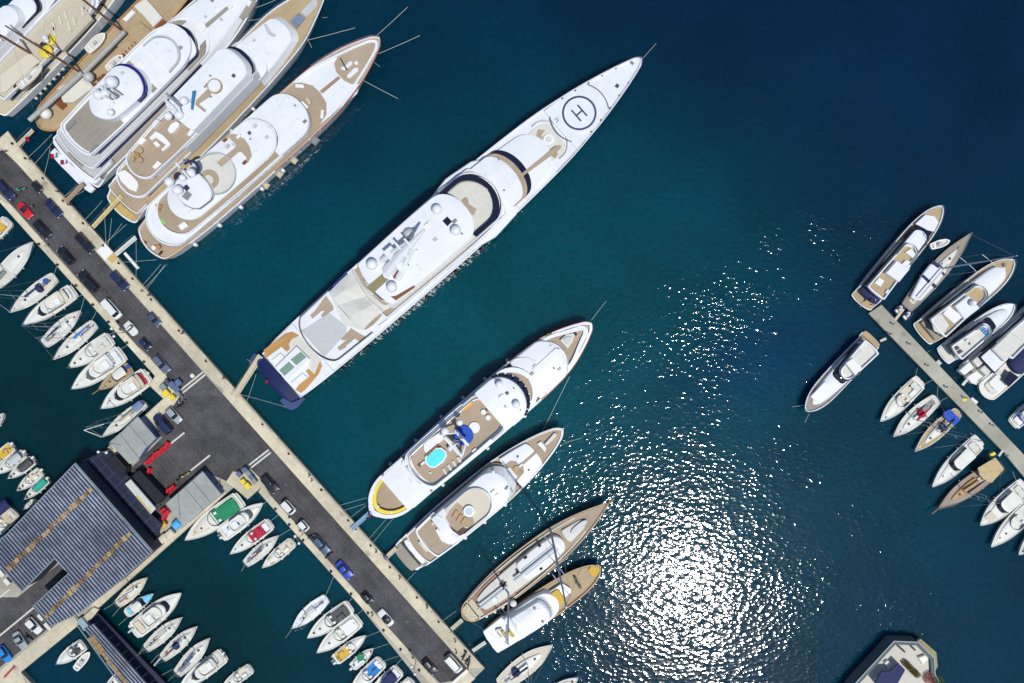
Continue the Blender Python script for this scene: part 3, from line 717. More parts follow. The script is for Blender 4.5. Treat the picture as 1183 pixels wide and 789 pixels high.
o = flat('harbour_platform', PAVE, [(124, 517), (129, 514), (138, 524), (132, 529)], QZ, QZ+.5, .04, None); tag(o, 'small pale stone step at the corner of the upper hut', 'step')

# covered jetty in the lower left basin
jet = empty('covered_jetty', W3(130, 750, 0)); tag(jet, 'long covered jetty with striped blue grey roof and amber panel row', 'jetty'); o = jet.location
JZ = 4.5
jl = lambda x, y, z: (W3(x, y, z).x-o.x, W3(x, y, z).y-o.y)
jr = [jl(x, y, JZ) for x, y in ((97, 726), (108.5, 720), (184, 805), (155, 812))]
MB().poly(jr, JZ-.2, JZ).build('roof', PAN, jet)
jd = (Vector(jr[2])-Vector(jr[1])).normalized(); jn = Vector((-jd.y, jd.x)); g = MB(); cj = [Vector(p) for p in jr]
i = -20
while i < 20:
    for a, c in clipline(cj, jn*(i*.66), jd):
        if (c-a).length > 1:
            m_ = (a+c)/2; g.box((m_.x, m_.y, JZ), ((c-a).length-.1, .3, .13), math.atan2(jd.y, jd.x), .04)
    i += 1
g.build('roof_rib', RIB, jet)
for i in range(14):
    t = (i+.5)/14; p = jl(104+(1-0)*t*49, 736+t*62, JZ+.2)
    MB().box((p[0], p[1], JZ+.132), (1.2, .8 if i > 3 else 1.6, .08), math.atan2(jd.y, jd.x), .02).build('skylight', AMB, jet)
q = [jl(x, y, 1.6) for x, y in ((112, 707), (194, 792), (186, 806), (101, 722))]
MB().poly(q, 1.0, 1.6, .05).build('deck', mat('navy_jetty_deck', (.010, .014, .042), .7, var=.3, scale=.8), jet)
for t in range(10):
    p = jl(108+72*t/9, 722+78*t/9, JZ); MB().tube([(p[0], p[1], 1.6), (p[0], p[1], JZ-.2)], .09, 6).build('post', STEEL, jet)
MB().tube([(*jl(89, 722, 2.2), 2.2), (*jl(142, 795, 2.2), 2.2)], .16, 6).build('pipe', mat('gutter_grey_green', (.2,.26,.28)), jet)
MB().tube([(*jl(84, 709, 2.2), 2.2), (*jl(97, 728, 2.2), 2.2)], .16, 6).build('pipe', mat('gutter_grey_green', (.2,.26,.28)), jet)
q = [jl(x, y, 2.6) for x, y in ((88, 717), (94, 713), (103, 724), (97, 729))]
MB().poly(q, 1.2, 2.6, .1).build('end_panel', mat('pale_blue_panel', (.25, .38, .42), .5), jet)
sb = flat('stone_landing', PAVE, [(94, 714), (108, 701.5), (114, 704), (104, 717), (98, 719)], 1.2, 1.9, .06, None); tag(sb, 'pale stone landing where the covered jetty meets the walkway', 'landing')
sb = flat('stone_corner', PAVE, [(-5, 640), (3, 622), (12, 620), (13, 626), (2, 641)], 1.2, 2.6, .06, None); tag(sb, 'pale concrete slab beside the upper left of the striped shed', 'slab')

# pier head building, bottom right
ph = empty('pier_head', W3(1040, 790, 0)); tag(ph, 'octagonal pier head with pale terrace, dark parapet and navy awning', 'pier head'); o = ph.location
pl_ = lambda x, y, z: (W3(x, y, z).x-o.x, W3(x, y, z).y-o.y)
PZ = 3.0
outer = [(986, 789), (1031.6, 739.4), (1060, 740.5), (1078.5, 759), (1079.5, 778), (1092, 800), (1092, 840), (950, 840)]
q = [pl_(x, y, PZ) for x, y in outer]
MB().poly(q, -3, PZ-.4).build('wall', mat('blue_grey_stone', (.11, .14, .155), .8, var=.2, var2=.2), ph)
if sum(p[0]*s[1]-s[0]*p[1] for p, s in zip(q, q[1:]+q[:1])) < 0: q = q[::-1]
qi = inset(q, .9); qj = inset(q, .12); qk = inset(q, .4)
MB().poly(qj, PZ-.4, PZ-.36).build('terrace', mat('pale_terrace', (.55, .53, .46), .8, var=.1), ph)
MB().rings([[(x, y, PZ-.38) for x, y in q], [(x, y, PZ+.35) for x, y in q], [(x, y, PZ+.35) for x, y in qi], [(x, y, PZ-.38) for x, y in qi]], top=False, bottom=False).build('parapet', mat('slate_parapet', (.085, .115, .13), .8, var=.15), ph)
MB().rings([[(x, y, PZ+.34) for x, y in q], [(x, y, PZ+.5) for x, y in q], [(x, y, PZ+.5) for x, y in inset(q, .2)], [(x, y, PZ+.34) for x, y in inset(q, .2)]], top=False, bottom=False).build('coping', mat('coping_pale', (.3, .36, .37), .7), ph)
MB().poly([pl_(x, y, 2.5) for x, y in ((1064, 738), (1082, 754), (1083.5, 770), (1079, 778), (1078.5, 759), (1060, 740))], 1.9, 2.5, .05).build('walkway', mat('mossy_stone', (.30, .27, .15), .9, var=.2), ph)
MB().poly([pl_(x, y, PZ+2) for x, y in ((1011, 789), (1018, 776), (1028, 775.5), (1038, 766), (1046, 774), (1036, 792), (1020, 800))], PZ+1.7, PZ+2, .05).build('awning', NAVYC, ph)
for x, y in ((1014, 787), (1037, 769), (1043, 775)): p = pl_(x, y, PZ+2); MB().tube([(p[0], p[1], PZ-.36), (p[0], p[1], PZ+1.7)], .07, 6).build('awning_post', STEEL, ph)
for x0, y0, x1, y1 in ((1033, 742, 1045, 753), (1051, 745, 1057, 751)):
    MB().tube([(*pl_(x0, y0, PZ), PZ+.1), (*pl_(x1, y1, PZ), PZ+.1)], .22, 6).build('drain_channel', BLACK, ph)
MB().poly([pl_(x, y, PZ+.4) for x, y in ((1061, 760), (1069, 757), (1073, 762), (1066, 768))], PZ-.36, PZ+.4, .1).build('bench_block', WARM, ph)
MB().poly([pl_(x, y, PZ+.4) for x, y in ((1022, 766), (1026, 763), (1030, 767), (1027, 772))], PZ-.36, PZ+.4, .1).build('bench_block', CUSH, ph)
MB().poly([pl_(x, y, PZ+.2) for x, y in ((1041, 764), (1046, 766), (1061, 779), (1060, 783), (1056, 780))], PZ-.36, PZ+.1, .1).build('planter', BLACK, ph)
def bush(px, py, z, r, cols, label, seed, hgt=1.):
    rd = random.Random(seed); root = empty('shrub', W3(px, py, z)); tag(root, label, 'shrub', 'shrubs on the pier head')
    q = MB()
    for i in range(7): a = rd.uniform(0, 6.28); q.tube([(0, 0, 0), (r*.4*math.cos(a), r*.4*math.sin(a), hgt*.5), (r*.8*math.cos(a), r*.8*math.sin(a), hgt*.9)], [.04, .03, .015], 4)
    q.build('stem', mat('twig_brown', (.08, .05, .03), .9), root)
    for c_, n_ in cols:
        q = MB()
        for i in range(n_):
            a = rd.uniform(0, 6.28); rr_ = r*math.sqrt(rd.uniform(0, 1)); zz = hgt*rd.uniform(.25, 1.05)*(1-.4*(rr_/r)**2)
            c = Vector((rr_*math.cos(a), rr_*math.sin(a), zz)); u_ = Vector((rd.gauss(0,1), rd.gauss(0,1), rd.gauss(0,.5))).normalized(); v_ = u_.orthogonal().normalized(); s_ = rd.uniform(.07, .16)
            q.add([c-u_*s_, c-v_*s_*.5, c+u_*s_, c+v_*s_*.5], [(0,1,2,3)])
        q.build('foliage' if c_ != FLW else 'blossom', c_, root)
FLW = mat('red_blossom', (.5, .02, .05), .7, var=.2)
LEAF = mat('leaf_green', (.05, .12, .02), .7, var=.4, scale=3); LEAF2 = mat('leaf_rust', (.14, .09, .02), .8, var=.4, scale=3)
bush(1073, 782, PZ-.36, 1.5, ((LEAF, 300), (FLW, 420)), 'red flowering bush at the corner of the pier head terrace', 1)
bush(1082, 785, PZ-.36, 1.3, ((LEAF, 600),), 'green bush beside the red flowering bush', 2, 1.4)
for i, (x, y) in enumerate(((1046, 766), (1050, 770), (1055, 775), (1059, 779))):
    bush(x, y, PZ+.1, .8, ((LEAF2, 260), (LEAF, 60)), 'low rusty plant in the dark planter, %s' % ('at its upper end', 'second from its upper end', 'second from its lower end', 'at its lower end')[i], 5+i, .5)
def winband(b, a, f, w, z0, z1, ra, rf, m=GLASS, na=2., nf=2., grow=.03, name='window'):
    """glass band wrapped round a deckhouse wall"""
    k = K*(H-z1)/H; u0, u1 = b.u(a, z1), b.u(f, z1); W = [(t, x*k) for t, x in w] if isinstance(w, list) else w*k
    p = shrink(prof(u0, u1, W, ra*k, rf*k, na, nf), -grow); q = shrink(p, .25)
    o, i = outline(p), outline(q)
    return MB().rings([[(x, y, z0) for x, y in i], [(x, y, z0) for x, y in o], [(x, y, z1) for x, y in o], [(x, y, z1) for x, y in i]], top=False, bottom=False).build(name, m, b.root, True, 40)
def house(b, a, f, w, z0, z1, ra, rf, roof=WHITE, wall=WHITE, cam=.15, over=.0, na=2., nf=2., glass=True, slope=.0, nm='deckhouse', th=.25):
    """deckhouse: wall block with a window band and a cambered roof slab; sizes are those of the roof as seen in the photo"""
    g = .35/K
    b.lv(nm, wall, a+g*.5, f-g, [(t, x-g) for t, x in w] if isinstance(w, list) else w-g, z0, z1-th, ra*.9, rf*.9, na, nf, top=(0, slope, 0), zt=z1)
    if glass: winband(b, a+g*.5, f-g, [(t, x-g) for t, x in w] if isinstance(w, list) else w-g, z0+(z1-z0)*.38, z1-th-.25, ra*.9, rf*.9, na=na, nf=nf)
    return b.lv('roof', roof, a, f, w, z1-th, z1, ra, rf, na, nf, cam=cam, ch=.12)
def deckslab(b, a, f, w, z, ra, rf, edge=WHITE, floor=TEAK, e=.3, th=.35, na=2., nf=2., bw=.55):
    """upper deck: slab with a white bulwark round a planked floor"""
    b.lv('deck_slab', edge, a, f, w, z-th, z, ra, rf, na, nf, ch=.05)
    g = e/K
    if floor: b.lv('deck_floor', floor, a+g, f-g, [(t, x-g) for t, x in w] if isinstance(w, list) else w-g, z+.003, z+.03, max(ra-g, .1), max(rf-g, .1), na, nf, ch=.01)
    if bw: b.ring('bulwark', edge, a, f, w, z, z+bw, e*.55, ra, rf, na, nf)

def clutter(b, al0, al1, w, z, n, seed):
    rd = random.Random(seed)
    for i in range(n):
        u_, y = b.u(rd.uniform(al0, al1), z), rd.uniform(-w, w)*K; k = rd.choice(('vent_cap', 'deck_box', 'aerial', 'life_raft', 'roof_hatch'))
        if k == 'vent_cap': MB().lathe((u_, y, z-.1), [(.16, 0), (.22, .4), (.1, .5)], 10).build(k, rd.choice((MGREY, CUSH)), b.root, True)
        elif k == 'deck_box': MB().box((u_, y, z-.1), (rd.uniform(.5, 1.1), rd.uniform(.4, .7), .45), 0, .06).build(k, rd.choice((GREYW, CUSH, MGREY)), b.root)
        elif k == 'aerial': MB().tube([(u_, y, z-.1), (u_-.2, y, z+2.2)], .03, 5).build(k, STEEL, b.root)
        elif k == 'life_raft': MB().tube([(u_-.65, y, z+.25), (u_-.5, y, z+.25), (u_+.5, y, z+.25), (u_+.65, y, z+.25)], [.1, .3, .3, .1], 10).build(k, CUSH, b.root, True)
        else: MB().box((u_, y, z-.1), (.7, .7, .28), 0, .05).build(k, rd.choice((DGREY, GLASSL, MGREY)), b.root)
# ================= Y1: the longest yacht, navy hull, helipad on the bow =================
b = Boat('superyacht', 'longest white superyacht with navy hull and a circled H helipad on its bow', 'yacht', (312, 445), (740.5, 68.5), 3.2, 7.2, 'superyachts moored stern to the quay')
b.hull([(0, 30), (.03, 34), (.1, 37), (.25, 39), (.55, 39.5), (.66, 37), (.76, 33), (.83, 27.5), (.875, 23), (.94, 14.5), (.98, 8), (1, 4)], [(0, 2.4), (.02, 2.6), (.05, 3.4), (.3, 4.2), (.6, 5.6), (1, 7.6)], 2.2, 1.2, col=NAVY, deck=WHITE, rail=WHITE, rw=.3, bul=.25, flare=.2, set_=.05, n=40)
c = CR(280, 350, 6.07)
b.poly('swim_platform', mat('pale_blue_paint', (.03, .06, .18), .4), c(85,352, 50,390, 44,430, 62,452, 110,470, 160,400), .3, .7, .05)
b.poly('swim_platform', mat('pale_blue_paint', (.03, .06, .18), .4), c(262,684, 300,735, 345,752, 385,735, 440,672, 410,640, 300,650), .3, .7, .05)
b.lv('stern_cowl', NAVY, -1, 16.5, [(0, 30), (1, 35)], 1.2, 3.3, 8, 0.1, cam=.35, ch=.5)
b.lv('aft_deck', WHITE, 17, 66, [(0, 34), (1, 36.5)], 3.2, 4.0, 4, .1, ch=.08)
b.poly('deck_teak', TEAK3, c(150,330, 200,290, 300,212, 350,200, 400,228, 345,255, 325,290, 335,322, 312,342, 272,308, 160,392), 4.0, 4.04)
b.poly('deck_teak', TEAK3, c(372,608, 395,575, 470,515, 445,475, 465,460, 505,500, 545,405, 560,440, 535,500, 440,610, 410,632), 4.0, 4.05)
b.poly('lounge_floor', OFFW, c(345,255, 400,228, 440,280, 555,400, 505,495, 470,455, 470,390, 378,300, 335,320, 322,290), 4.0, 4.03)
sk_ = b.poly('skylight_box', WHITE, c(378,303, 472,392, 312,542, 225,455), 4.0, 4.9, .08)
b.poly('skylight_pane', GLASSG, c(410,340, 450,380, 378,437, 337,397), 4.9, 4.94, parent=sk_)
b.poly('skylight_pane', GLASSG, c(326,410, 366,450, 296,512, 258,472), 4.9, 4.94, parent=sk_)
b.poly('sofa', CUSH, c(205,400, 265,352, 295,375, 220,440), 4.0, 4.5, .08); b.poly('sofa', CUSH, c(340,560, 420,492, 455,520, 370,590), 4.0, 4.5, .08)
b.flag(313, 437, 3.6)
# upper aft deck
deckslab(b, 63, 140, [(0, 33), (1, 36.5)], 6.8, 16, .1, floor=None, bw=0)
b.lv('under_house', WHITE, 72, 345, [(0, 30), (.5, 34), (1, 31)], 4, 6.5, 6, 10)
winband(b, 72, 345, [(0, 30), (.5, 34), (1, 31)], 5, 6.2, 6, 10)
b.ring('guard_screen', GLASS, 63.5, 140, [(0, 32.6), (1, 36)], 6.8, 7.7, .1, 16, .1, part=(0, .9))
b.poly('deck_grid', GREYW, c(440,180, 610,70, 728,165, 728,215, 575,378, 410,190), 6.8, 6.9, .03)
for pts in ((475,85, 560,10, 600,0, 640,40, 560,100, 550,85, 585,55, 560,40, 490,112), (728,195, 728,260, 700,262, 686,245), (668,310, 728,262, 728,310, 682,335)):
    b.poly('deck_teak', TEAK, c(*pts), 6.8, 6.86)
c2 = CR(360, 290, 6.575)
b.poly('deck_teak', TEAK, c2(0,490, 85,370, 110,340, 165,420, 165,445, 85,505, 70,490, 100,455, 75,455, 5,515), 6.8, 6.87)
b.poly('deck_teak', TEAK, c2(195,735, 270,670, 225,665, 265,625, 300,585, 360,625, 410,650, 365,690, 330,665, 215,758), 6.8, 6.87)
# blue side fins beside the tent and the tent canopy
b.poly('side_fin', mat('fin_blue', (.03, .09, .35), .4), c2(120,300, 270,150, 288,150, 280,170, 160,285, 130,310), 5.6, 7.2, .05)
tz = 9.4
b.poly('tent_floor', TENT, c2(130,310, 320,140, 330,150, 410,275, 565,400, 600,430, 500,480, 395,600, 250,560), 8.2, 8.5, .04)
def tent(b, q, z0, zc, ridge=.0):
    P0 = [Vector(b.P(*p, z0)) for p in q]; ctr = sum(P0, Vector())/4; ctr.z = zc; mids = [(P0[i]+P0[(i+1) % 4])/2+Vector((0, 0, (zc-z0)*.35)) for i in range(4)]
    vs = []; 
    for i in range(4): vs += [P0[i], mids[i]]
    vs.append(ctr); fs = [(i, (i+1) % 8, 8) for i in range(8)]
    return MB().add(vs, fs)
tent(b, c2(130,315, 300,150, 412,345, 215,405), 8.5, 10.2).build('tent_canopy', TENT, b.root)
tent(b, c2(215,405, 412,345, 540,460, 380,600), 8.5, 10.2).build('tent_canopy', TENT, b.root)
tent(b, c2(300,150, 320,145, 545,460, 412,345), 8.5, 9.0).build('tent_canopy', TENT, b.root)
b.poly('deck_teak', TEAK, c2(400,595, 475,500, 500,475, 545,475, 470,560, 410,598), 8.5, 8.56)
for q in ((200,418, 290,520), (300,150, 412,345), (412,345, 540,460)): 
    a_, d_ = c2(*q); A, B = b.P(*a_, 9.2), b.P(*d_, 9.2); MB().tube([A, B], .07, 5).build('tent_pole', WHITE, b.root)
# side wings amidships
for s in (1, -1):
    for (u0, u1, w0, w1, zz) in ((b.u(262, 6), b.u(352, 6), 36, 44, 6.9),):
        k = K*(H-6)/H; pts = [(u0-4, s*w0*k), (u0+4, s*(w0+3)*k), (u0+9, s*w1*k), (u1-7, s*(w1-.6)*k), (u1-1.5, s*(w1-4)*k), (u1, s*(w0)*k), (u1, s*(w0-9)*k), (u0-4, s*(w0-9)*k)]
        MB().poly(pts, 5.6, zz, .25).build('side_wing', WHITE, b.root)
# main upper decks
deckslab(b, 150, 345, [(0, 35), (.7, 37.5), (1, 34)], 8.2, 3, 10, floor=TEAK, e=.5)
deckslab(b, 160, 342, [(0, 32), (.7, 34), (1, 32)], 9.4, 8, 26, floor=OFFW, bw=.3, th=1.2)
house(b, 162, 306, [(0, 31), (.6, 33), (1, 32)], 9.4, 13, 8, 24, cam=.25, nf=2.2)
cw = CR(360, 290, 6.575)
b.poly('sunpad', mat('olive_mat', (.24, .20, .10), .8, var=.1), cw(418,272, 540,170, 585,215, 465,322), 13.2, 13.35, .04)
b.poly('roof_walk', TEAK, cw(350,140, 360,125, 395,215, 420,255, 400,270, 365,215), 13.1, 13.25, .03)
b.poly('roof_walk', TEAK, cw(460,335, 480,325, 545,385, 590,400, 560,412, 530,400), 13.1, 13.25, .03)
b.poly('roof_walk', TEAK, cw(542,120, 575,80, 640,155, 620,185, 560,145), 13.2, 13.3, .03)
b.poly('stair_well', WOOD, cw(610,180, 700,110, 730,125, 625,215), 13.2, 13.32, .03)
b.poly('stair_well', WOOD, cw(600,345, 640,340, 780,260, 785,275, 640,375), 12.9, 13.2, .03)
for px, py, r in ((505, 242, 6.2), (526.6, 266.3, 6.2), (429.6, 305.5, 6.6), (452.6, 331.8, 6.4)): b.dome(px, py, r, 13.2)
b.dome(472.5, 270, 6.6, 12.7, GREYW, ped=.05)
b.disc('round_table', WHITE, 448, 316, 6, 13.1, 13.9); b.disc('round_table_top', OFFW, 448, 316, 4, 13.9, 14.1)
b.poly('roof_hatch', GLASS, CR(430, 210, 6.07)(492,275, 525,242, 560,278, 528,312), 13.2, 13.32, .04)
# raked wing mast
cm = CR(430, 210, 6.07)
mx, my, _ = b.P(457, 306, 13.2)
q = MB()
for s in (-1, 1):
    q.tube([(mx-1.5, s*2.6+my, 13.2), (mx+1.5, s*1.8+my, 16.5), (mx+5, s*.9+my, 19)], [.75, .6, .4], 8)
q.tube([(mx-2, my, 13.2), (mx+2.5, my, 18), (mx+9.5, my, 22.2)], [1.5, 1.1, .25], 8)
q.build('mast', WHITE, b.root, True)
MB().box((mx+1, my, 16.3), (2.2, 6.4, .4), 0, .1).build('mast_platform', WHITE, b.root)
for dx, dz, l in ((3.2, 18.8, 5.0), (5.2, 20.2, 3.4)): MB().box((mx+dx, my, dz), (.5, l, .25), 0, .08).build('radar_bar', WHITE, b.root)
MB().tube([(mx+4, my-1.6, 19), (mx+4, my-1.6, 21)], .06, 5).build('aerial', STEEL, b.root)
for px, py in ((457.5, 290), (483, 307), (487, 312)): x_, y_, _ = b.P(px, py, 13.2); MB().tube([(x_, y_, 13.2), (x_, y_, 14.6)], .05, 5).build('aerial', STEEL, b.root)
# forward lounge with curved windscreen
b.ring('windscreen', GLASS, 200, 344, [(0, 30), (.6, 33), (1, 33)], 9.2, 10.6, 1.0, 1, 26, part=(.62, 1))
b.poly('lounge_teak', TEAK, CR(500, 130, 4.93)(160,500, 185,480, 200,490, 205,520, 250,550, 235,585, 215,580), 9.44, 9.5)
b.ring('bulwark', WHITE, 196, 348, [(0, 31), (.6, 34.5), (1, 34)], 8.5, 9.9, .25, 1, 27, part=(.5, 1))
house(b, 318, 375, [(0, 33.5), (1, 31)], 6.2, 8.3, 3, 16, cam=.3, glass=False)
b.ring('deck_walk', TEAK, 330, 381, [(0, 33.5), (1, 31.5)], 6.6, 7.1, 1.5, 1, 17, part=(.3, 1))
b.ring('wheelhouse_window', GLASS, 330, 388, [(0, 33.5), (1, 31)], 5.9, 7.06, 1.3, 1, 18, part=(.55, 1))
# forward deckhouse, central walkway, bow well and helipad
b.lv('fore_house', WHITE, 330, 424, [(0, 32.5), (.5, 30), (1, 25)], 5.6, 6.7, 1, 22, cam=.3, ch=.2)
cd = CR(500, 130, 4.93)
b.poly('central_walk', TEAK, cd(492,358, 700,190, 735,188, 722,210, 500,372), 6.95, 7.12, .03)
b.ring('well_rim', GREYW, 400, 449, 25, 6.2, 6.75, .18, 20, 20, part=(.5, 1))
b.lv('bow_well', OFFW, 404, 446, 22, 5.7, 6.25, 18, 18)
b.poly('deck_teak', TEAK, cd(590,130, 600,95, 640,100, 620,125, 625,160, 600,150), 6.25, 6.32)
b.poly('deck_teak', TEAK, cd(668,240, 705,215, 712,240, 695,262), 6.25, 6.32)
b.disc('round_sofa', CUSH, 634, 161, 6.5, 6.25, 6.75); b.disc('sofa_table', OFFW, 634, 161, 3.2, 6.75, 6.95)
b.lv('foredeck', WHITE, 446, 566, [(0, 29), (.2, 27), (.4, 22.5), (.7, 13.5), (1, 3)], 5.4, 6.9, 1, 6, cam=.05, ch=.1)
hx, hy, _ = b.P(669.2, 130.5, 7.0)
def annulus(name, m, r0, r1, z0, z1, clip=None, a0=0, a1=360, parent=None):
    mb = MB(); n = 60; vs = []; 
    for i in range(n+1):
        a = math.radians(a0+(a1-a0)*i/n); ca, sa = math.cos(a), math.sin(a)
        def y_(v): return v if clip is None else max(hy-clip, min(hy+clip, v))
        for r in (r0, r1): vs.append((hx+r*ca, y_(hy+r*sa), z1))
    mb.add(vs, [(2*i, 2*i+1, 2*i+3, 2*i+2) for i in range(n)]); return mb.build(name, m, parent or b.root)
HELI = mat('helipad_paint', (.03, .045, .12), .5, var=.15)
kk = K*(H-7)/H
# the foredeck surface is cambered by 5 cm: the pad sits just above it
MB().lathe((hx, hy, 0), [(23.5*kk, 6.5), (23.5*kk, 6.985), (23.3*kk, 6.995)], 48).build('helipad', WHITE, b.root)
annulus('helipad_circle', HELI, 17.6*kk, 20*kk, 0, 7.004)
annulus('helipad_outer_line', mat('line_grey', (.10, .11, .14), .5), 33.6*kk, 34.8*kk, 0, 7.012, None, -33, 33); annulus('helipad_outer_line', MATS['line_grey'], 33.6*kk, 34.8*kk, 0, 7.012, None, 146, 214)
q = MB()
for s in (-1, 1):
    q.poly([(hx-4.2*kk+8.4*kk*0+s*5.2*kk-1*kk+(4.2*kk), hy-8.4*kk), (hx+s*5.2*kk+1*kk, hy-8.4*kk), (hx+s*5.2*kk+1*kk, hy+8.4*kk), (hx+s*5.2*kk-1*kk, hy+8.4*kk)], 7.0, 7.006)
q = MB()
for s in (-1, 1): q.box((hx+s*4.6*kk, hy, 7.0), (2*kk, 17*kk, .008), 0, 0)
q.box((hx, hy, 7.0), (7.2*kk, 2*kk, .008), 0, 0)
q.build('letter_H', HELI, b.root)
def text(b, s, px, py, z, size, rot, m, name):
    cu = bpy.data.curves.new(name, 'FONT'); cu.body = s; cu.size = size; cu.align_x = 'CENTER'; cu.align_y = 'CENTER'; cu.extrude = .002
    o = bpy.data.objects.new(name, cu); COL.objects.link(o); o.parent = b.root; o.location = b.P(px, py, z); o.rotation_euler.z = rot; o.data.materials.append(m); bpy.context.view_layer.update(); me = bpy.data.meshes.new_from_object(o); me.name = name; q = bpy.data.objects.new(name, me); q.location = o.location; q.rotation_euler = o.rotation_euler; bpy.data.objects.remove(o); COL.objects.link(q); q.parent = b.root; return q
text(b, '75', 643, 138.7, 7.02, 1.1, math.radians(-90), HELI, 'deck_numerals')
b.box('anchor_hatch', DGREY, 713, 99, 4.5, 4.5, 6.9, .15, .3); b.box('anchor_winch', MGREY, 730, 72, 3, 5, 7.0, .5)
for t in (.83, .86, .89, .92, .95): 
    for s in (-1, 1): u_ = b.L*t; MB().box((u_, s*(b.wat(u_)-.5), 6.8), (.35, .25, .45), 0, .05).build('bollard_cleat', DGREY, b.root)
b.rail([(u, w-.15) for u, w in b.p if u > b.L*.72], lambda u: b.sheer(u), .9)
for (px, py) in ((432, 388), (387, 437)): pass
b.fenders([.13, .2, .29, .36, .44, .51], -1, BLACK, .45, 1.5); b.fenders([.06, .13], 1, BLACK, .45, 1.5)
b.plank((271, 458), (301, 411), 7, 1.9, 3.4, TAN)
b.line((299, 425), (285, 415), 3, 2.5); b.line((296, 432), (297, 465), 2.5, 1.4); b.line((330, 470), (288, 455), 1.6, 1.5)
b.line((742, 68), (758, 50), 6.5, .2, .05, .1)
Y1 = b
clutter(b, 210, 290, 22, 13.3, 12, 1); clutter(b, 345, 372, 20, 8.6, 3, 2)

# ================= Y2: classic yacht with a red cap rail =================
b = Boat('superyacht', 'white superyacht with a red bow rail, round decks and teak promenades', 'yacht', (169.5, 287), (439, 44), 3.2, 5.2, 'superyachts moored stern to the quay')
b.hull([(0, 19), (.03, 25), (.08, 28), (.2, 31), (.5, 32), (.68, 31.5), (.78, 29.5), (.87, 23.5), (.94, 15), (.98, 8.5), (1, 4)], [(0, 3.2), (.5, 3.5), (1, 5.6)], 1.6, 1.4, col=WHITE, deck=TEAK, rail=WHITE, rw=.28, bul=.6, flare=.16, n=36)
b.railstrip(0, .12, WOODL, .2); b.railstrip(.45, 1, REDR, .2)
# cap rail is varnished, red towards the bow: inner white bulwark line
b.ring('bulwark', WHITE, 250, 358, [(0, 29.5), (.3, 27), (.65, 17.5), (.9, 9), (1, 4)], 4.0, 5.0, .45, .1, 6, part=(.02, 1))
k1 = [(0, 30), (.4, 30.5), (1, 29)]
deckslab(b, 15, 212, [(0, 27.5), (.2, 30.5), (.9, 30), (1, 29)], 5.9, 22, 26, floor=None, bw=.5)
b.lv('main_house', WHITE, 26, 214, 25, 2.6, 5.6, 18, 22); winband(b, 26, 214, 25, 3.6, 5.2, 18, 22)
b.lv('deck_floor', TEAK, 33, 214, [(0, 25.5), (.5, 28.6), (1, 28.6)], 5.9, 5.96, 21, 24, ch=.01)
b.ring('bulwark', WHITE, 31, 214, [(0, 26), (.5, 29), (1, 29)], 5.9, 6.6, .22, 21.5, 25)
b.lv('upper_house', WHITE, 56, 202, 21, 5.9, 8.2, 16, 20); winband(b, 56, 202, 21, 6.6, 7.9, 16, 20)
b.lv('roof', WHITE, 50, 200, [(0, 24), (.5, 26), (1, 25.5)], 8.2, 8.7, 22, 25, cam=.25, ch=.2, nf=2.2)
c = CR(220, 110, 6.575)
b.lv('sun_lounge', OFFW, 92, 139, 23.5, 8.7, 8.95, 23, 23); b.ring('lounge_rim', GREYW, 91, 140.5, 24.3, 8.7, 9.6, .18, 24, 24)
b.poly('deck_teak', TEAK, c(200,510, 335,400, 345,375, 290,320, 250,350, 235,345, 285,292, 340,295, 410,330, 450,390, 466,460, 440,505, 412,528, 395,510, 430,480, 385,430, 365,432, 235,545), 9.1, 9.16)
b.poly('stair_well', WOOD, c(240,345, 265,322, 285,335, 255,360), 9.1, 9.2); b.poly('stair_well', WOOD, c(390,518, 412,490, 432,505, 405,530), 9.1, 9.2)
b.ring('ring_walk', TEAK, 96, 118, 11.5, 8.9, 9.06, 1.1, 11, 11, part=(.35, 1))
b.lv('radar_arch', WHITE, 66, 103, [(0, 20), (1, 23)], 9.0, 10.8, 12, 15, cam=.2, nf=2.4, ch=.3); winband(b, 66, 103, [(0, 20), (1, 23)], 9.7, 10.4, 12, 15, nf=2.4)
for px, py, r, ped in ((195.5, 209.8, 5.6, .3), (205.2, 219.7, 6, .2), (220.6, 199.9, 5.6, .5), (210.8, 205.3, 4, 1.5)): b.dome(px, py, r, 10.9, ped=ped)
b.box('hatch', NAVYC, 204.6, 202, 5.5, 4, 10.9, .8, .3); b.box('hatch', NAVYC, 214.5, 216.5, 4.5, 4.5, 10.9, .8); b.box('vent_grille', MGREY, 215.7, 225.8, 8.5, 7.5, 10.9, .25, .2)
x_, y_, _ = b.P(221, 195, 12); MB().tube([(x_+1.6*math.cos(t/6), y_+1.6*math.sin(t/6), 12.2) for t in range(-9, 12)], .32, 6).build('mast_hoop', NAVYC, b.root, True)
MB().tube([(x_-1, y_, 10.9), (x_-1.4, y_, 16)], [.35, .15], 8).build('mast', WHITE, b.root); MB().box((x_-1.3, y_, 14), (.4, 4.5, .25), 0, .05).build('radar_bar', WHITE, b.root)
b.lv('roof_forward', WHITE, 150, 199, [(0, 25), (1, 25)], 8.72, 8.9, 4, 24, cam=.2)
b.ring('promenade', TEAK, 120, 210, [(0, 28), (1, 28)], 5.96, 6.06, 1.4, 1, 26, part=(.4, 1))
b.lv('bridge_roof', WHITE, 185, 245, [(0, 29.5), (.6, 29.5), (1, 28)], 5.0, 7.0, 1, 24, cam=.25, ch=.3, nf=2.2)
winband(b, 192, 243, [(0, 29.4), (1, 28)], 5.2, 6.3, 1, 24, nf=2.2, grow=-.02)
c = CR(320, 30, 6.07)
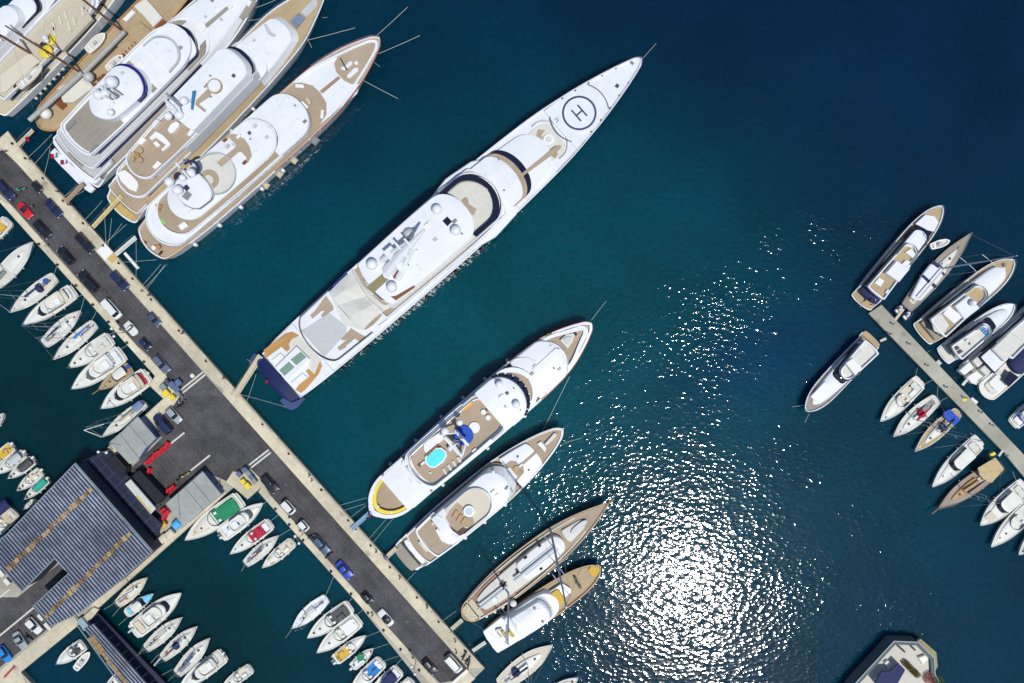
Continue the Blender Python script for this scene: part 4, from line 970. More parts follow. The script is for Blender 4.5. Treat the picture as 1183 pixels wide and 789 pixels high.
b.poly('seat', CUSH, c(128,405, 185,410, 190,435, 128,430), 4.4, 4.8, .05); b.poly('seat', CUSH, c(308,585, 328,588, 322,650, 303,645), 4.4, 4.8, .05); b.poly('seat', CUSH, c(165,530, 180,525, 220,565, 208,580), 4.4, 4.8, .05)
b.poly('locker', YEL if 0 else TAN, c(195,510, 215,500, 240,535, 222,552), 4.3, 4.8, .05)
b.poly('deck_panel', WHITE, c(100,400, 165,395, 245,415, 300,465, 345,540, 345,620, 300,690, 560,470, 580,405, 520,405, 470,380, 415,320, 400,260, 430,205, 350,235, 180,330), 3.9, 4.55, .12)
b.poly('central_walk', mat('brown_walk', (.30, .2, .13), .7), c(300,455, 430,350, 445,365, 318,472), 4.55, 4.75, .02)
b.poly('winch_base', WHITE, c(480,275, 510,245, 530,250, 525,270, 470,312, 445,300, 450,290), 4.7, 5.2, .06); b.poly('winch_base', WHITE, c(490,345, 540,295, 568,290, 570,315, 510,365, 492,362), 4.7, 5.2, .06); b.disc('hatch', WHITE, 411.5, 72.5, 2.4, 4.7, 5.1)
b.poly('crane_arm', DGREY, c(440,225, 448,222, 495,305, 485,310), 5.3, 5.6, .03)
for t, z in ((0, 0),): pass
b.rail([(u, w-.1) for u, w in b.p if u > b.L*.75], b.sheer, .7)
c = CR(140, 190, 6.575)
for pts in ((258,300, 310,305, 300,325, 262,322), (262,335, 300,335, 290,360, 268,358), (430,465, 480,430, 510,465, 455,500)): b.poly('deck_table', WOODL if pts[0] != 430 else CUSH, c(*pts), 5.97, 6.5, .05)
b.poly('green_mat', mat('lime_mat', (.25, .5, .12), .8), c(285,420, 305,405, 345,445, 320,460), 5.97, 6.1, .02); b.poly('green_mat', MATS['lime_mat'], c(545,400, 565,392, 575,415, 555,430), 5.97, 6.1, .02)
b.disc('table', CUSH, 177.3, 286, 2.6, 3.0, 3.6); b.disc('table', WOODL, 182.5, 285, 2.6, 3.0, 3.6); b.poly('sofa', WOOD, c(140,560, 160,575, 190,590, 185,600, 150,590), 2.8, 3.2); b.box('locker', BLACK, 185, 292, 5, 2, 2.8, .5, .1)
for px, py in ((364, 162.5),): b.box('sea_fender_raft', MGREY, px, py, 9, 7, .1, .9, .2, .2)
for px, py in ((339.5, 185), (322.5, 201), (307, 214)): b.box('float_cushion', TAN, px, py, 7, 6, .1, .9, .2, .3)
b.fenders([.12, .22, .31, .4, .49], -1, CUSH, .45, 1.6)
b.plank((133, 294.5), (157, 274), 5, 1.6, 2.6, OFFW)
for a_, d_ in (((181, 300), (155, 303)), ((186, 305), (178, 330)), ((190, 306), (187, 335)), ((157, 275), (163, 322)), ((193, 305), (182, 333))): b.line(a_, d_, 2.6, 1.4)
for a_, d_ in (((434, 42), (471, 8)), ((437, 62), (485, 41)), ((418, 92), (460, 114)), ((430, 70), (439, 77))): b.line(a_, d_, 4, .1, .05)

clutter(b, 60, 92, 17, 9.0, 6, 4); clutter(b, 148, 195, 18, 9.1, 8, 5); clutter(b, 215, 240, 20, 7.3, 5, 6)
# ================= Y3 =================
b = Boat('superyacht', 'white superyacht with golden teak bow, blue roof board and round whirlpool', 'yacht', (131, 244), (378, -18), 2.8, 4.6, 'superyachts moored stern to the quay')
b.hull([(0, 21), (.02, 23.5), (.1, 26), (.3, 29.5), (.6, 30), (.72, 29), (.82, 26), (.9, 18), (.96, 10), (1, 3)], [(0, .9), (.035, .95), (.06, 2.9), (.5, 3.2), (1, 5)], 1.2, 1., col=WHITE, deck=TEAK2, rail=WHITE, rw=.25, bul=.3, flare=.16, n=44)
b.lv('platform_mat', mat('golden_mat', (.48, .36, .12), .8, var=.12), 3, 13, 17, .7, .86, 2, .1)
b.lv('aft_deck', TEAK, 15, 36, 23, 2.4, 2.9, 3, .1); b.ring('transom_rim', WHITE, 14, 36, 23.6, 2.4, 3.4, .2, 4, .1, part=(0, .9))
deckslab(b, 25, 120, [(0, 22), (1, 26)], 5.6, 16, .1, floor=TEAK, e=.5)
c = CR(100, 150, 6.575)
b.poly('sunpad', CUSH, c(228,325, 290,302, 340,340, 385,390, 392,420, 375,470, 320,450, 260,390), 5.65, 6.1, .1)
b.lv('main_house', WHITE, 36, 250, [(0, 20), (1, 23)], 2.8, 5.4, 5, 10); winband(b, 36, 250, [(0, 20), (1, 23)], 3.6, 5.0, 5, 10)
b.lv('upper_house', WHITE, 60, 236, [(0, 18), (1, 21)], 5.6, 8.2, 5, 10)
deckslab(b, 47, 150, [(0, 19), (.5, 22), (1, 23)], 8.4, 14, .1, floor=TEAK, e=.45)
b.lv('side_deck', GREYW, 110, 232, [(0, 24), (1, 24.5)], 5.6, 8.3, .1, 12, top=(0, .6, .6), cam=.0)
c2 = CR(160, 60, 6.575)
b.poly('sofa', CUSH, c2(80,650, 130,600, 180,625, 240,690, 235,710, 180,755, 170,740, 205,705, 130,650, 95,668), 8.45, 9.0, .08); b.poly('coffee_table', CUSH, c2(108,690, 135,675, 165,705, 140,725), 8.45, 8.9, .05)
for px, py in ((153.5, 178), (161.5, 173.5), (152, 183.5), (161.3, 184.5)): b.disc('round_chair', TEAK2, px, py, 3.2, 8.45, 9.1, 12)
b.disc('round_table', WOODL, 157.5, 179.5, 3.2, 8.45, 9.15)
b.poly('sunpad', CUSH, c(385,90, 425,50, 455,75, 410,115), 8.45, 8.9, .06); b.poly('sunpad', CUSH, c(497,280, 540,232, 570,255, 520,300), 8.45, 8.9, .06)
b.poly('bar_top', CUSH, c2(218,590, 245,545, 285,525, 310,540, 300,570, 260,612, 235,618), 8.45, 9.5, .08)
b.poly('roof_panel', WHITE, c2(100,545, 130,510, 160,520, 110,580), 8.45, 9.6, .06); b.poly('roof_panel', WHITE, c2(385,530, 440,455, 500,510, 440,585), 8.45, 9.6, .06); b.poly('roof_panel', WHITE, c2(365,625, 400,580, 425,600, 385,640), 8.45, 9.6, .06)
b.lv('roof', WHITE, 128, 229, [(0, 22.5), (1, 22)], 8.4, 11.0, 4, 16, cam=.25, ch=.2, top=(0, 1.2, .2), nf=2.6)
b.ring('windscreen', GLASS, 200, 237, [(0, 22), (1, 21)], 8.0, 9.2, .9, 1, 16, part=(.5, 1), nf=2.6)
b.poly('deck_teak', TEAK, c2(500,305, 530,275, 555,300, 545,335, 460,395, 515,445, 500,458, 430,400, 440,365), 11.25, 11.32)
b.disc('whirlpool_rim', TEAK2, 247.4, 98.9, 8.6, 11.2, 11.9); b.disc('whirlpool_cover', WHITE, 247.4, 98.9, 7.2, 11.5, 12.0)
b.poly('awning_board', mat('roof_board_blue', (.02, .16, .34), .5), c2(408,295, 436,292, 412,438, 396,434), 11.4, 11.7, .04)
for px, py, r, ped in ((194.2, 134, 5, .3), (207, 132.8, 5.6, .4), (212.5, 116.5, 5, .8), (199, 124, 3.6, .6)): b.dome(px, py, r, 10.2, ped=ped)
x_, y_, _ = b.P(206, 122, 11); q = MB()
for s in (-1, 1): q.tube([(x_-1.8, y_+s*2.8, 9), (x_-1, y_+s*2.5, 12), (x_+.5, y_+s*1, 14)], [.35, .3, .15], 7)
q.tube([(x_-1, y_-2.5, 12), (x_-1, y_+2.5, 12)], .25, 6); q.build('mast', WHITE, b.root, True)
MB().tube([(x_+.5, y_, 12), (x_, y_, 17)], [.3, .08], 7).build('mast_pole', WHITE, b.root); MB().box((x_+.4, y_, 14.2), (.4, 4, .25), 0, .05).build('radar_bar', MGREY, b.root)
b.ring('bridge_walk', TEAK, 190, 246, [(0, 25.5), (1, 24)], 5.6, 5.8, 1.3, 1, 14, part=(.3, 1), nf=2.6); b.ring('bulwark', WHITE, 190, 248, [(0, 26.2), (1, 24.6)], 5.2, 6.5, .2, 1, 14.5, part=(.2, 1), nf=2.6)
b.lv('fore_house', WHITE, 225, 292, [(0, 25), (.5, 22), (1, 17)], 3.0, 5.8, 1, 10, cam=.3, ch=.3, top=(0, 2., .6), nf=2.6)
b.lv('fore_house_skirt', GREYW, 260, 300, [(0, 23), (1, 16)], 3.0, 4.0, 1, 9, top=(0, .8, .3), nf=2.6)
c = CR(240, 0, 6.57)
b.poly('deck_hatch', mat('netting_blue', (.16, .2, .3), .7, var=.5, scale=3), c(622,160, 690,95, 740,135, 668,215), 4.1, 4.6, .06)
b.poly('crane_arm', GREYW, c(425,185, 440,180, 480,240, 515,262, 500,275, 455,255), 6.1, 6.6, .06)
b.poly('tender_bay', GREYW, c(700,90, 790,0, 835,-10, 830,40, 760,115, 735,120), 4.1, 4.5, .08)
b.rail([(u, w-.1) for u, w in b.p if u > b.L*.6], b.sheer, .8)
b.fenders([.35, .45, .55], -1, CUSH, .42, 1.5)
b.plank((107, 262.5), (140.5, 226), 5, 1.7, 3.2, mat('gangway_straw', (.55, .45, .2), .7))
for a_, d_ in (((118, 232), (96, 256)), ((129, 252), (124, 288)), ((141, 258), (116, 290)), ((146, 259), (120, 282)), ((120, 240), (128, 283))): b.line(a_, d_, 1.2, 1.4)
for a_, d_ in (((352, 47), (395, 36)), ((355, 45), (360, 55)), ((372, 20), (378, 20)), ((395, 36), (410, 32))): b.line(a_, d_, 2 if a_[0] != 395 else .2, .1, .05)
clutter(b, 150, 222, 15, 11.3, 9, 7); clutter(b, 245, 288, 12, 6.1, 4, 8)
# ================= Y4 =================
b = Boat('superyacht', 'white superyacht with silvery grey decks and a scalloped navy roof windscreen', 'yacht', (81, 193), (306, -40), 2.8, 5.2, 'superyachts moored stern to the quay')
b.hull([(0, 34), (.02, 36), (.3, 37.5), (.6, 35.5), (.75, 31.5), (.84, 26), (.92, 18), (1, 4)], [(0, 1.2), (.04, 1.4), (.07, 2.8), (.5, 3.4), (1, 5.4)], .9, 1.2, col=WHITE, deck=TEAKG, rail=WHITE, rw=.3, bul=.3, flare=.16, n=40)
b.lv('swim_platform', WHITE, -7, 3, 33, .5, 1.2, 3, .1)
b.lv('transom', WHITE, 3, 16, 35, 1, 3.2, 4, .1, ch=.2); b.lv('aft_deck', GREYW, 6, 40, 33, 3.0, 3.4, 4, .1)
b.ring('transom_rim', WHITE, 5, 40, 34, 3.2, 4.2, .3, 5, .1, part=(0, .95))
b.lv('aft_teak', TEAKG, 9, 15, 12, 3.4, 3.5, .1, .1)
b.lv('main_house', WHITE, 20, 262, [(0, 29), (.7, 28), (1, 20)], 3, 5.6, 4, 12); winband(b, 20, 262, [(0, 29), (.7, 28), (1, 20)], 3.8, 5.2, 4, 12, m=mat('blue_window', (.01, .012, .12), .1))
deckslab(b, 12, 225, [(0, 30), (.6, 31), (1, 28)], 5.9, 7, 24, floor=GREYW, bw=.5)
b.lv('upper_house', WHITE, 30, 205, [(0, 25), (1, 25)], 5.9, 8.1, 4, 12)
winband(b, 30, 205, [(0, 25), (1, 25)], 6.6, 7.8, 4, 12, m=MATS['blue_window'])
deckslab(b, 20, 205, [(0, 25), (.4, 28), (1, 27)], 8.4, 8, 34, floor=None, e=.5, bw=.6, nf=2.)
b.lv('sun_deck', TEAKG, 25, 80, [(0, 22), (1, 24)], 8.4, 8.5, 6, .1)
c = CR(50, 110, 6.575)
b.poly('deck_chairs', MGREY, c(165,255, 230,190, 245,205, 180,272), 8.5, 8.9, .05); b.poly('deck_chairs', MGREY, c(345,440, 405,375, 425,395, 365,455), 8.5, 8.9, .05)
b.lv('hardtop', WHITE, 62, 131, [(0, 15), (.3, 21), (.8, 23.5), (1, 23)], 8.5, 11, 14, 18, cam=.3, ch=.25, top=(0, 1.4, 0))
b.ring('windscreen', mat('royal_glass', (.012, .014, .16), .1), 90, 134.5, [(0, 24), (1, 23.5)], 9.2, 10.7, .7, 1, 18, part=(.4, 1))
for px, py, r, ped in ((128.7, 94.5, 7, .5), (113.3, 109.5, 5.5, .3), (121.5, 108.2, 5.5, .3), (128, 129.8, 4, .1)): b.dome(px, py, r, 11.2, ped=ped)
b.poly('radar_unit', MGREY, CR(100, 0, 6.07)(165,650, 195,635, 222,665, 195,690), 11.3, 12.2, .1)
x_, y_, _ = b.P(134, 107, 12)
q = MB(); q.tube([(x_-2, y_+1, 11.2), (x_, y_+1, 15.5)], [.4, .12], 8); q.build('mast', WHITE, b.root, True)
for dx in (0, 1.2, 2.2): MB().box((x_-2+dx, y_+1-dx*.3, 13), (.35, 4.2, .3), .15, .05).build('radar_bar', GREYW, b.root)
b.lv('lounge_deck', TEAKG, 128, 168, [(0, 23.5), (1, 20)], 8.4, 8.52, .1, 12)
b.box('sun_table', CUSH, 160.5, 74.5, 8, 7, 8.5, .5, .2)
b.lv('forward_coaming', WHITE, 158, 186, [(0, 20.5), (.4, 20), (1, 17)], 8.45, 9.2, 1, 16, cam=.1, ch=.2)
b.ring('coaming_edge', GREYW, 150, 188, [(0, 22.5), (1, 20)], 8.6, 9.35, .3, .1, 17, part=(.2, 1))
b.lv('bridge_roof', WHITE, 135, 203, [(0, 26), (1, 25)], 7.5, 8.6, 1, 26, cam=.15, ch=.25)
b.ring('bridge_glass', GLASS, 160, 209, [(0, 27), (1, 25)], 6.8, 7.9, .8, 1, 26, part=(.6, 1))
b.ring('bridge_walk', TEAKG, 150, 219, [(0, 29.5), (1, 28)], 5.9, 6.1, 1.2, 1, 26, part=(.3, 1))
b.lv('foredeck', WHITE, 190, 290, [(0, 31), (.4, 27), (.75, 20), (1, 14)], 3.6, 5.9, 1, 6, cam=.3, ch=.4, top=(0, 1, .8))
c = CR(180, 0, 4.22)
b.poly('central_walk', TEAKG, c(238,118, 345,30, 358,40, 250,135), 6.25, 6.36, .03); b.disc('round_seat', CUSH, 231.5, 31, 6, 6.1, 6.6)
b.disc('tender_cover', GREYW, 237, 19, 1.6, 6.2, 6.5); b.disc('vent_cap', DGREY, 255, 22.5, 1.4, 6.1, 6.5)
b.poly('deck_panel', TEAKG, c(330,0, 350,35, 380,75, 420,92, 445,80, 480,30, 490,-20, 340,-30), 5.0, 5.25, .04)
for px, py in ((276, 6), (287, 3)): b.box('anchor_winch', CUSH, px, py, 7, 4, 5.2, .7, .3, .15)
b.flag(77.5, 184.5, 3.4); b.flag(66, 177.5, 3.2)
b.plank((76, 233), (96, 212.5), 5.5, 1.8, 2.6, mat('gangway_brown', (.33, .22, .14), .7))
for a_, d_ in (((60, 165), (52, 190)), ((58, 170), (51, 202)), ((90, 214), (88, 228)), ((105, 215), (92, 232))): b.line(a_, d_, 1.2, 1.4)
for a_, d_ in (((292, 10), (318, 0)), ((285, 24), (305, 21)), ((285, 25), (288, 30))): b.line(a_, d_, 3, .2, .05)

clutter(b, 75, 125, 15, 11.3, 9, 9); clutter(b, 165, 200, 14, 9.0, 4, 10); clutter(b, 225, 285, 15, 6.2, 5, 11)
# ================= Y8: round sterned yacht with pool =================
b = Boat('superyacht', 'superyacht with a turquoise deck pool and yellow cushions round its stern', 'yacht', (428, 594), (683.5, 373.5), 3.0, 4.6, 'superyachts moored stern to the quay')
b.hull([(0, 20), (.05, 23.5), (.18, 27), (.45, 30), (.7, 29.5), (.8, 27.5), (.87, 23), (.94, 14.5), (.98, 8), (1, 4)], [(0, 2.6), (.5, 3.2), (1, 5)], 8.6, 1.2, na=2., col=NAVY, deck=TEAK, rail=WHITE, rw=.5, bul=.6, flare=.15, n=40)
b.railstrip(.7, 1, mat('cherry_rail', (.35, .02, .03), .35), .14)
b.ring('stern_cushion', YEL, 8, 50, 23, 2.5, 3.1, .75, 34, .1, part=(0, .78))
b.ring('stern_coaming', WHITE, 3, 58, 26.5, 2.2, 3.3, .7, 38, .1, part=(0, .9))
for px, py in ((431.5, 569), (436.5, 585.5), (451.8, 592), (447.5, 560), (462, 577)): b.box('locker', CUSH, px, py, 2.6, 2.6, 2.4, .8, .4)
b.lv('side_panel', WHITE, 42, 70, 27, 2.4, 5.2, .1, .1, ch=.1)
b.lv('aft_overhang', WHITE, 36, 66, [(0, 24.5), (1, 26.5)], 4.8, 5.3, .1, .1, ch=.06, cam=.1)
b.lv('main_house', WHITE, 60, 292, [(0, 23), (.8, 23), (1, 20)], 2.6, 5.6, 8, 14); winband(b, 60, 292, [(0, 23), (.8, 23), (1, 20)], 3.6, 5.1, 8, 14)
deckslab(b, 62, 205, [(0, 26), (.3, 28), (1, 28.5)], 6.2, 18, 24, floor=None, bw=0)
b.lv('deck_floor', TEAK, 73, 190, [(0, 20), (.3, 21.5), (1, 21.5)], 6.2, 6.26, 8, 17, ch=.01)
b.ring('bulwark', WHITE, 66, 194, [(0, 24), (.3, 25.5), (1, 25.5)], 6.2, 6.9, .55, 14, 20); b.ring('glass_screen', GLASSL, 68, 192, [(0, 22.5), (.3, 24), (1, 24)], 6.2, 7.5, .1, 12, 19)
c = CR(480, 430, 6.575)
# pool
pc = c(70,650, 85,620, 150,575, 195,572, 232,600, 240,635, 215,680, 150,728, 110,725, 75,695)
b.poly('pool_rim', WHITE, pc, 6.26, 7.3, .06)
q = [b.P(x, y, 7.33)[:2] for x, y in pc]; 
if sum(p[0]*s[1]-s[0]*p[1] for p, s in zip(q, q[1:]+q[:1])) < 0: q = q[::-1]
MB().poly(inset(q, .32), 7.3, 7.33).build('pool_surface', POOL, b.root)
b.poly('spa_wall', CUSH, c(60,545, 100,510, 160,470, 210,440, 240,470, 215,510, 130,580, 80,620, 62,590), 6.26, 7.2, .1)
b.poly('wood_screen', WOOD, c(75,625, 170,545, 180,552, 90,640), 6.3, 7.5, .03)
b.disc('round_sunpad', BLUEC, 535.5, 503, 11.5, 6.26, 6.8, 30); b.disc('sunpad_rim', WHITE, 548, 494, 6.5, 6.2, 6.7)
b.poly('kayak', ORNG, c(345,285, 375,250, 440,225, 425,250, 380,285, 350,297), 6.3, 6.7, .1)
for px, py in ((558.5, 476), (564, 482.5)): b.disc('round_seat', CUSH, px, py, 3.1, 6.3, 6.9)
b.disc('side_table', DGREY, 562, 474, 1.2, 6.3, 6.9)
for px, py in ((546, 505), (550, 520)): pass
for px, py in ((514, 545), (519.5, 540.5), (525, 536), (530.5, 531.5)): b.box('sun_lounger', OFFW, px, py, 3, 8, 6.27, .4, -.15, .08)
b.box('lounger_table', CUSH, 548.5, 521, 6, 5, 6.27, .6, 0, .1); b.poly('sofa', GREYW, CR(410, 500, 6.575)(385,265, 410,240, 515,370, 495,395), 6.27, 6.8, .1)
b.box('boarding_step', WOOD, 473.5, 528.5, 8, 3, 6.27, .5, .6)
# mast with wide arch
x_, y_, _ = b.P(533, 508, 6.3); q = MB()
for s in (-1, 1): q.tube([(x_-3, y_*0+s*3.6, 6.3), (x_-1.5, s*3, 9.5), (x_+1, s*1.4, 11)], [.3, .28, .2], 8)
q.tube([(x_-2, -3.2, 9), (x_-1.6, 0, 9.6), (x_-2, 3.2, 9)], .35, 8); q.tube([(x_-2, 0, 9), (x_+1, 0, 12), (x_+1.5, 0, 17)], [.8, .6, .2], 8); q.build('mast', WHITE, b.root, True)
for dz, l, dx in ((11.2, 4.5, 1), (13, 3, 1.2), (9.6, 5, -2)): MB().box((x_+dx, 0, dz), (.6, l, .35), .0, .1).build('radar_bar', WHITE, b.root)
b.dome(514, 498, 4.8, 8.5, CUSH, ped=1); b.dome(531, 488, 4, 9.5, CUSH, ped=.5)
for px, py in ((525, 512), (520, 518)): b.box('antenna_box', WHITE, px, py, 6, 5, 6.3, 2.2, .3, .3)
b.lv('bridge_house', WHITE, 190, 214, 24, 6.2, 8.4, 3, 18)
# roof behind which the ring deck sits
b.lv('roof', WHITE, 182, 226, [(0, 29), (1, 28.5)], 5.9, 8.9, .1, 22, cam=.25, ch=.25, top=(0, .4, 0))
b.ring('curved_visor', GREYW, 100, 197, [(0, 27), (1, 27.5)], 6.3, 7.7, .45, .1, 22, part=(.6, 1))
for px, py in ((576.8, 443.8), (596.4, 467)): b.dome(px, py, 4.6, 9.1, ped=.1)
for px, py in ((572, 438), (594, 449), (601.5, 474)): b.box('aerial_base', MGREY, px, py, 1.2, 1.2, 9.0, .8)
for i in range(9):
    a = math.radians(-72+i*18); u0 = b.u(204, 7.4); k = K*(H-7.4)/H; x0, y0 = u0+25.5*k*math.cos(a), 27.5*k*math.sin(a)
    MB().box((x0, y0, 6.6), (1.25, 1.35, .9), a, .1).build('window', GLASS, b.root)
b.ring('window_frame', WHITE, 180, 233, 30, 5.9, 6.95, .25, 1, 24, part=(.2, 1))
b.ring('bridge_walk', TEAK, 170, 240, [(0, 28), (1, 28)], 5.6, 6.4, 1.5, 1, 27, part=(.3, 1)); b.ring('bulwark', WHITE, 170, 245, [(0, 29), (1, 29)], 5.4, 6.9, .9, 1, 29, part=(.3, 1))
b.lv('fore_house', WHITE, 236, 290, [(0, 28.5), (1, 26)], 2.6, 5.9, .1, 18, cam=.35, ch=.35, top=(0, 1.2, 0)); b.ring('wheelhouse_visor', GREYW, 205, 262, [(0, 28.8), (1, 28.6)], 5.8, 6.2, .12, 1, 26, part=(.4, 1))
c = CR(570, 360, 6.07)
b.poly('central_walk', WHITE, c(270,405, 435,255, 470,262, 468,290, 300,435), 6.2, 6.55, .12); b.poly('walk_step', TEAK, c(255,455, 250,440, 275,420, 288,435), 6.3, 6.6, .03)
b.poly('seat', BEIGE, c(385,215, 400,210, 445,255, 425,265, 390,235), 3.9, 4.4, .05); b.poly('seat', BEIGE, c(450,290, 468,285, 498,330, 485,335), 3.9, 4.4, .05)
for s in (1, -1): pass
b.ring('bow_locker', WHITE, 262, 330, [(0, 26), (.4, 22), (.75, 12), (1, 5)], 3.8, 4.9, .8, .1, 5, part=(.05, 1))
b.poly('tender_cradle', OFFW, c(468,200, 510,160, 560,150, 572,165, 555,215, 520,262), 4.4, 5.0, .1)
b.poly('cradle_seat', GREYW, c(490,195, 515,172, 550,175, 535,215, 515,225), 5.0, 5.3, .08); b.disc('dark_hatch', NAVYC, 664.8, 386, 1.9, 4.4, 4.9)
b.poly('kayak', mat('olive_green', (.1, .13, .03), .6), c(360,170, 385,152, 412,148, 405,160, 375,176), 4.6, 5.0, .05)
b.poly('winch', CRIM, c(350,210, 370,195, 388,200, 380,222), 3.9, 4.6, .05)
b.fenders([.16, .28, .4, .5, .6, .7], 1, GREYW, .42, 1.5); b.fenders([.25, .45, .62], -1, CUSH, .42, 1.4)
b.plank((406, 611), (430, 590), 5, 1.8, 2.6, mat('gangway_blue', (.18, .32, .5), .5)); b.flag(431, 592, 3.0)
for a_, d_ in (((424, 575), (388, 585)), ((423, 584), (398, 603)), ((446, 600), (424, 625)), ((455, 598), (433, 628)), ((422, 582), (396, 590))): b.line(a_, d_, 2, 1.4)
b.line((658, 435), (626, 500), 3, .1, .05); b.line((683, 370), (700, 348), 4, .1, .05)
clutter(b, 186, 222, 20, 9.1, 6, 12); clutter(b, 245, 285, 16, 6.2, 4, 13); clutter(b, 78, 100, 16, 6.4, 3, 14)
# ================= Y9 =================
b = Boat('superyacht', 'mid sized white yacht with beige stern platform, round whirlpool and blue emblem', 'yacht', (465.5, 648.5), (650.5, 495.5), 2.4, 4.0, 'superyachts moored stern to the quay')
b.hull([(0, 18.5), (.03, 20), (.1, 22), (.3, 24.8), (.58, 25), (.7, 22.5), (.8, 19), (.9, 13.5), (.96, 8.5), (1, 4)], [(0, .9), (.05, 1.0), (.075, 2.4), (.5, 2.9), (1, 4.2)], .8, 1.6, col=WHITE, deck=TEAK, rail=WHITE, rw=.35, bul=.3, flare=.16, n=40)
b.lv('stern_platform', TEAKG, -1, 11.5, [(0, 16), (1, 18)], .5, 1.15, 2.5, .1, ch=.05)
b.lv('garage_gap', BLACK, 11.5, 15.5, 16, .8, 1.3, .1, .1, ch=.03); b.lv('transom', WHITE, 14, 20, 17, .8, 2.6, 2, .1)
deckslab(b, 19, 60, [(0, 21), (1, 23.5)], 2.9, 5, .1, floor=TEAK, e=.35)
b.lv('main_house', WHITE, 34, 160, [(0, 19), (1, 19)], 2.6, 4.8, 3, 14); winband(b, 34, 160, [(0, 19), (1, 19)], 3.2, 4.5, 3, 14)
deckslab(b, 30, 64, [(0, 20.5), (1, 23)], 5.1, 6, .1, floor=TEAK, e=.6, bw=.5)
c = CR(450, 560, 7.17)
b.poly('dining_table', OFFW, c(238,480, 265,462, 325,540, 305,555), 3.4, 4.0, .05) if 0 else b.poly('sunpad', BEIGE, c(236,480, 262,460, 330,545, 300,560), 3.3, 3.8, .06)
b.lv('upper_house', WHITE, 56, 152, [(0, 20), (1, 21.5)], 4.9, 6.8, .1, 22, cam=.25, ch=.2, top=(0, 1.6, .3))
b.ring('windscreen', GLASS, 100, 156, [(0, 21.8), (1, 21.6)], 4.9, 5.8, .7, 1, 21, part=(.4, 1))
b.lv('sun_deck', BEIGE, 74, 124, [(0, 17), (1, 18.5)], 6.8, 7.05, .1, 20, ch=.03); b.ring('sun_deck_rim', GREYW, 66, 126, [(0, 18.5), (1, 19.5)], 6.8, 7.7, .22, 1, 20, part=(.1, 1))
b.poly('deck_teak', TEAK, c(465,275, 505,205, 560,150, 600,175, 625,205, 610,260, 690,270, 700,310, 690,350, 620,350, 600,380, 560,400, 500,330), 7.05, 7.1)
b.disc('whirlpool', WHITE, 541.8, 590.8, 6.6, 7.05, 7.8); b.disc('whirlpool_water', mat('pale_pool', (.5, .6, .66), .1), 541.8, 590.8, 4.2, 7.8, 7.84)
for px, py in ((525.5, 594), (530.5, 598.5), (535.5, 602)): b.box('sun_lounger', WOODL, px, py, 9, 3, 7.1, .4, .35, .05)
b.poly('brown_well', mat('dark_brown_well', (.06, .025, .015), .6), c(462,285, 490,330, 560,385, 610,350, 640,365, 690,335, 640,400, 580,425, 520,380), 7.0, 7.13)  # dark brown crescent on the sun deck
b.poly('hardtop_panel', WHITE, c(380,380, 450,300, 560,420, 500,500, 430,470), 5.2, 5.9, .1)
b.disc('roof_emblem', BLUEC, 515, 613, 3.4, 5.9, 5.93); b.disc('roof_emblem_dot', BLUEC, 508, 611, 1.8, 5.9, 5.93)
for px, py, r in ((503, 601, 2.2), (500, 605, 1.6)): b.dome(px, py, r, 5.8, ped=.3)
b.box('arch_wing', WHITE, 507, 598, 4, 9, 5.1, 2.0, .3, .2); b.box('arch_wing', WHITE, 525, 619, 4, 9, 5.1, 2.0, .3, .2)
b.ring('walk', TEAK, 130, 164, [(0, 24), (1, 22.5)], 3.0, 4.0, 1.5, 1, 20, part=(.2, 1))
b.lv('fore_house', WHITE, 160, 199, [(0, 21), (.5, 18.5), (1, 15)], 2.4, 4.4, 1, 4, cam=.15, ch=.2)
c = CR(540, 490, 6.575)
b.poly('central_walk', TEAK, c(300,330, 285,315, 330,280, 370,285, 395,310, 515,205, 525,222, 425,310, 430,370, 370,440, 350,450), 4.5, 4.7, .02)
b.poly('forward_sofa', CUSH, c(290,345, 318,325, 382,400, 360,422), 4.6, 5.0, .08); b.disc('oval_table', WOODL, 596.5, 541.5, 3.4, 4.6, 5.1)
b.disc('hatch', DGREY, 598, 527.5, 1.3, 4.5, 4.72); b.disc('hatch', DGREY, 610.8, 543, 1.3, 4.5, 4.72)
b.poly('tender_chock', OFFW, c(585,150, 660,65, 682,75, 672,100, 600,165), 3.8, 4.5, .15); b.poly('anchor_gear', CUSH, c(530,150, 560,130, 600,180, 590,215, 560,180), 3.7, 4.2, .08)
b.rail([(u, w-.1) for u, w in b.p if u > b.L*.55], b.sheer, .8); b.fenders([.3, .42, .55], -1, CUSH, .38, 1.3)
b.plank((445, 645), (458, 633), 5, 1.6, 1.6, TAN)
b.line((480, 661), (473, 672), 1.2, 1.4); b.line((651, 512), (672, 506), 3, .1, .05)
clutter(b, 126, 150, 15, 7.0, 6, 15); clutter(b, 165, 195, 12, 4.6, 3, 16)
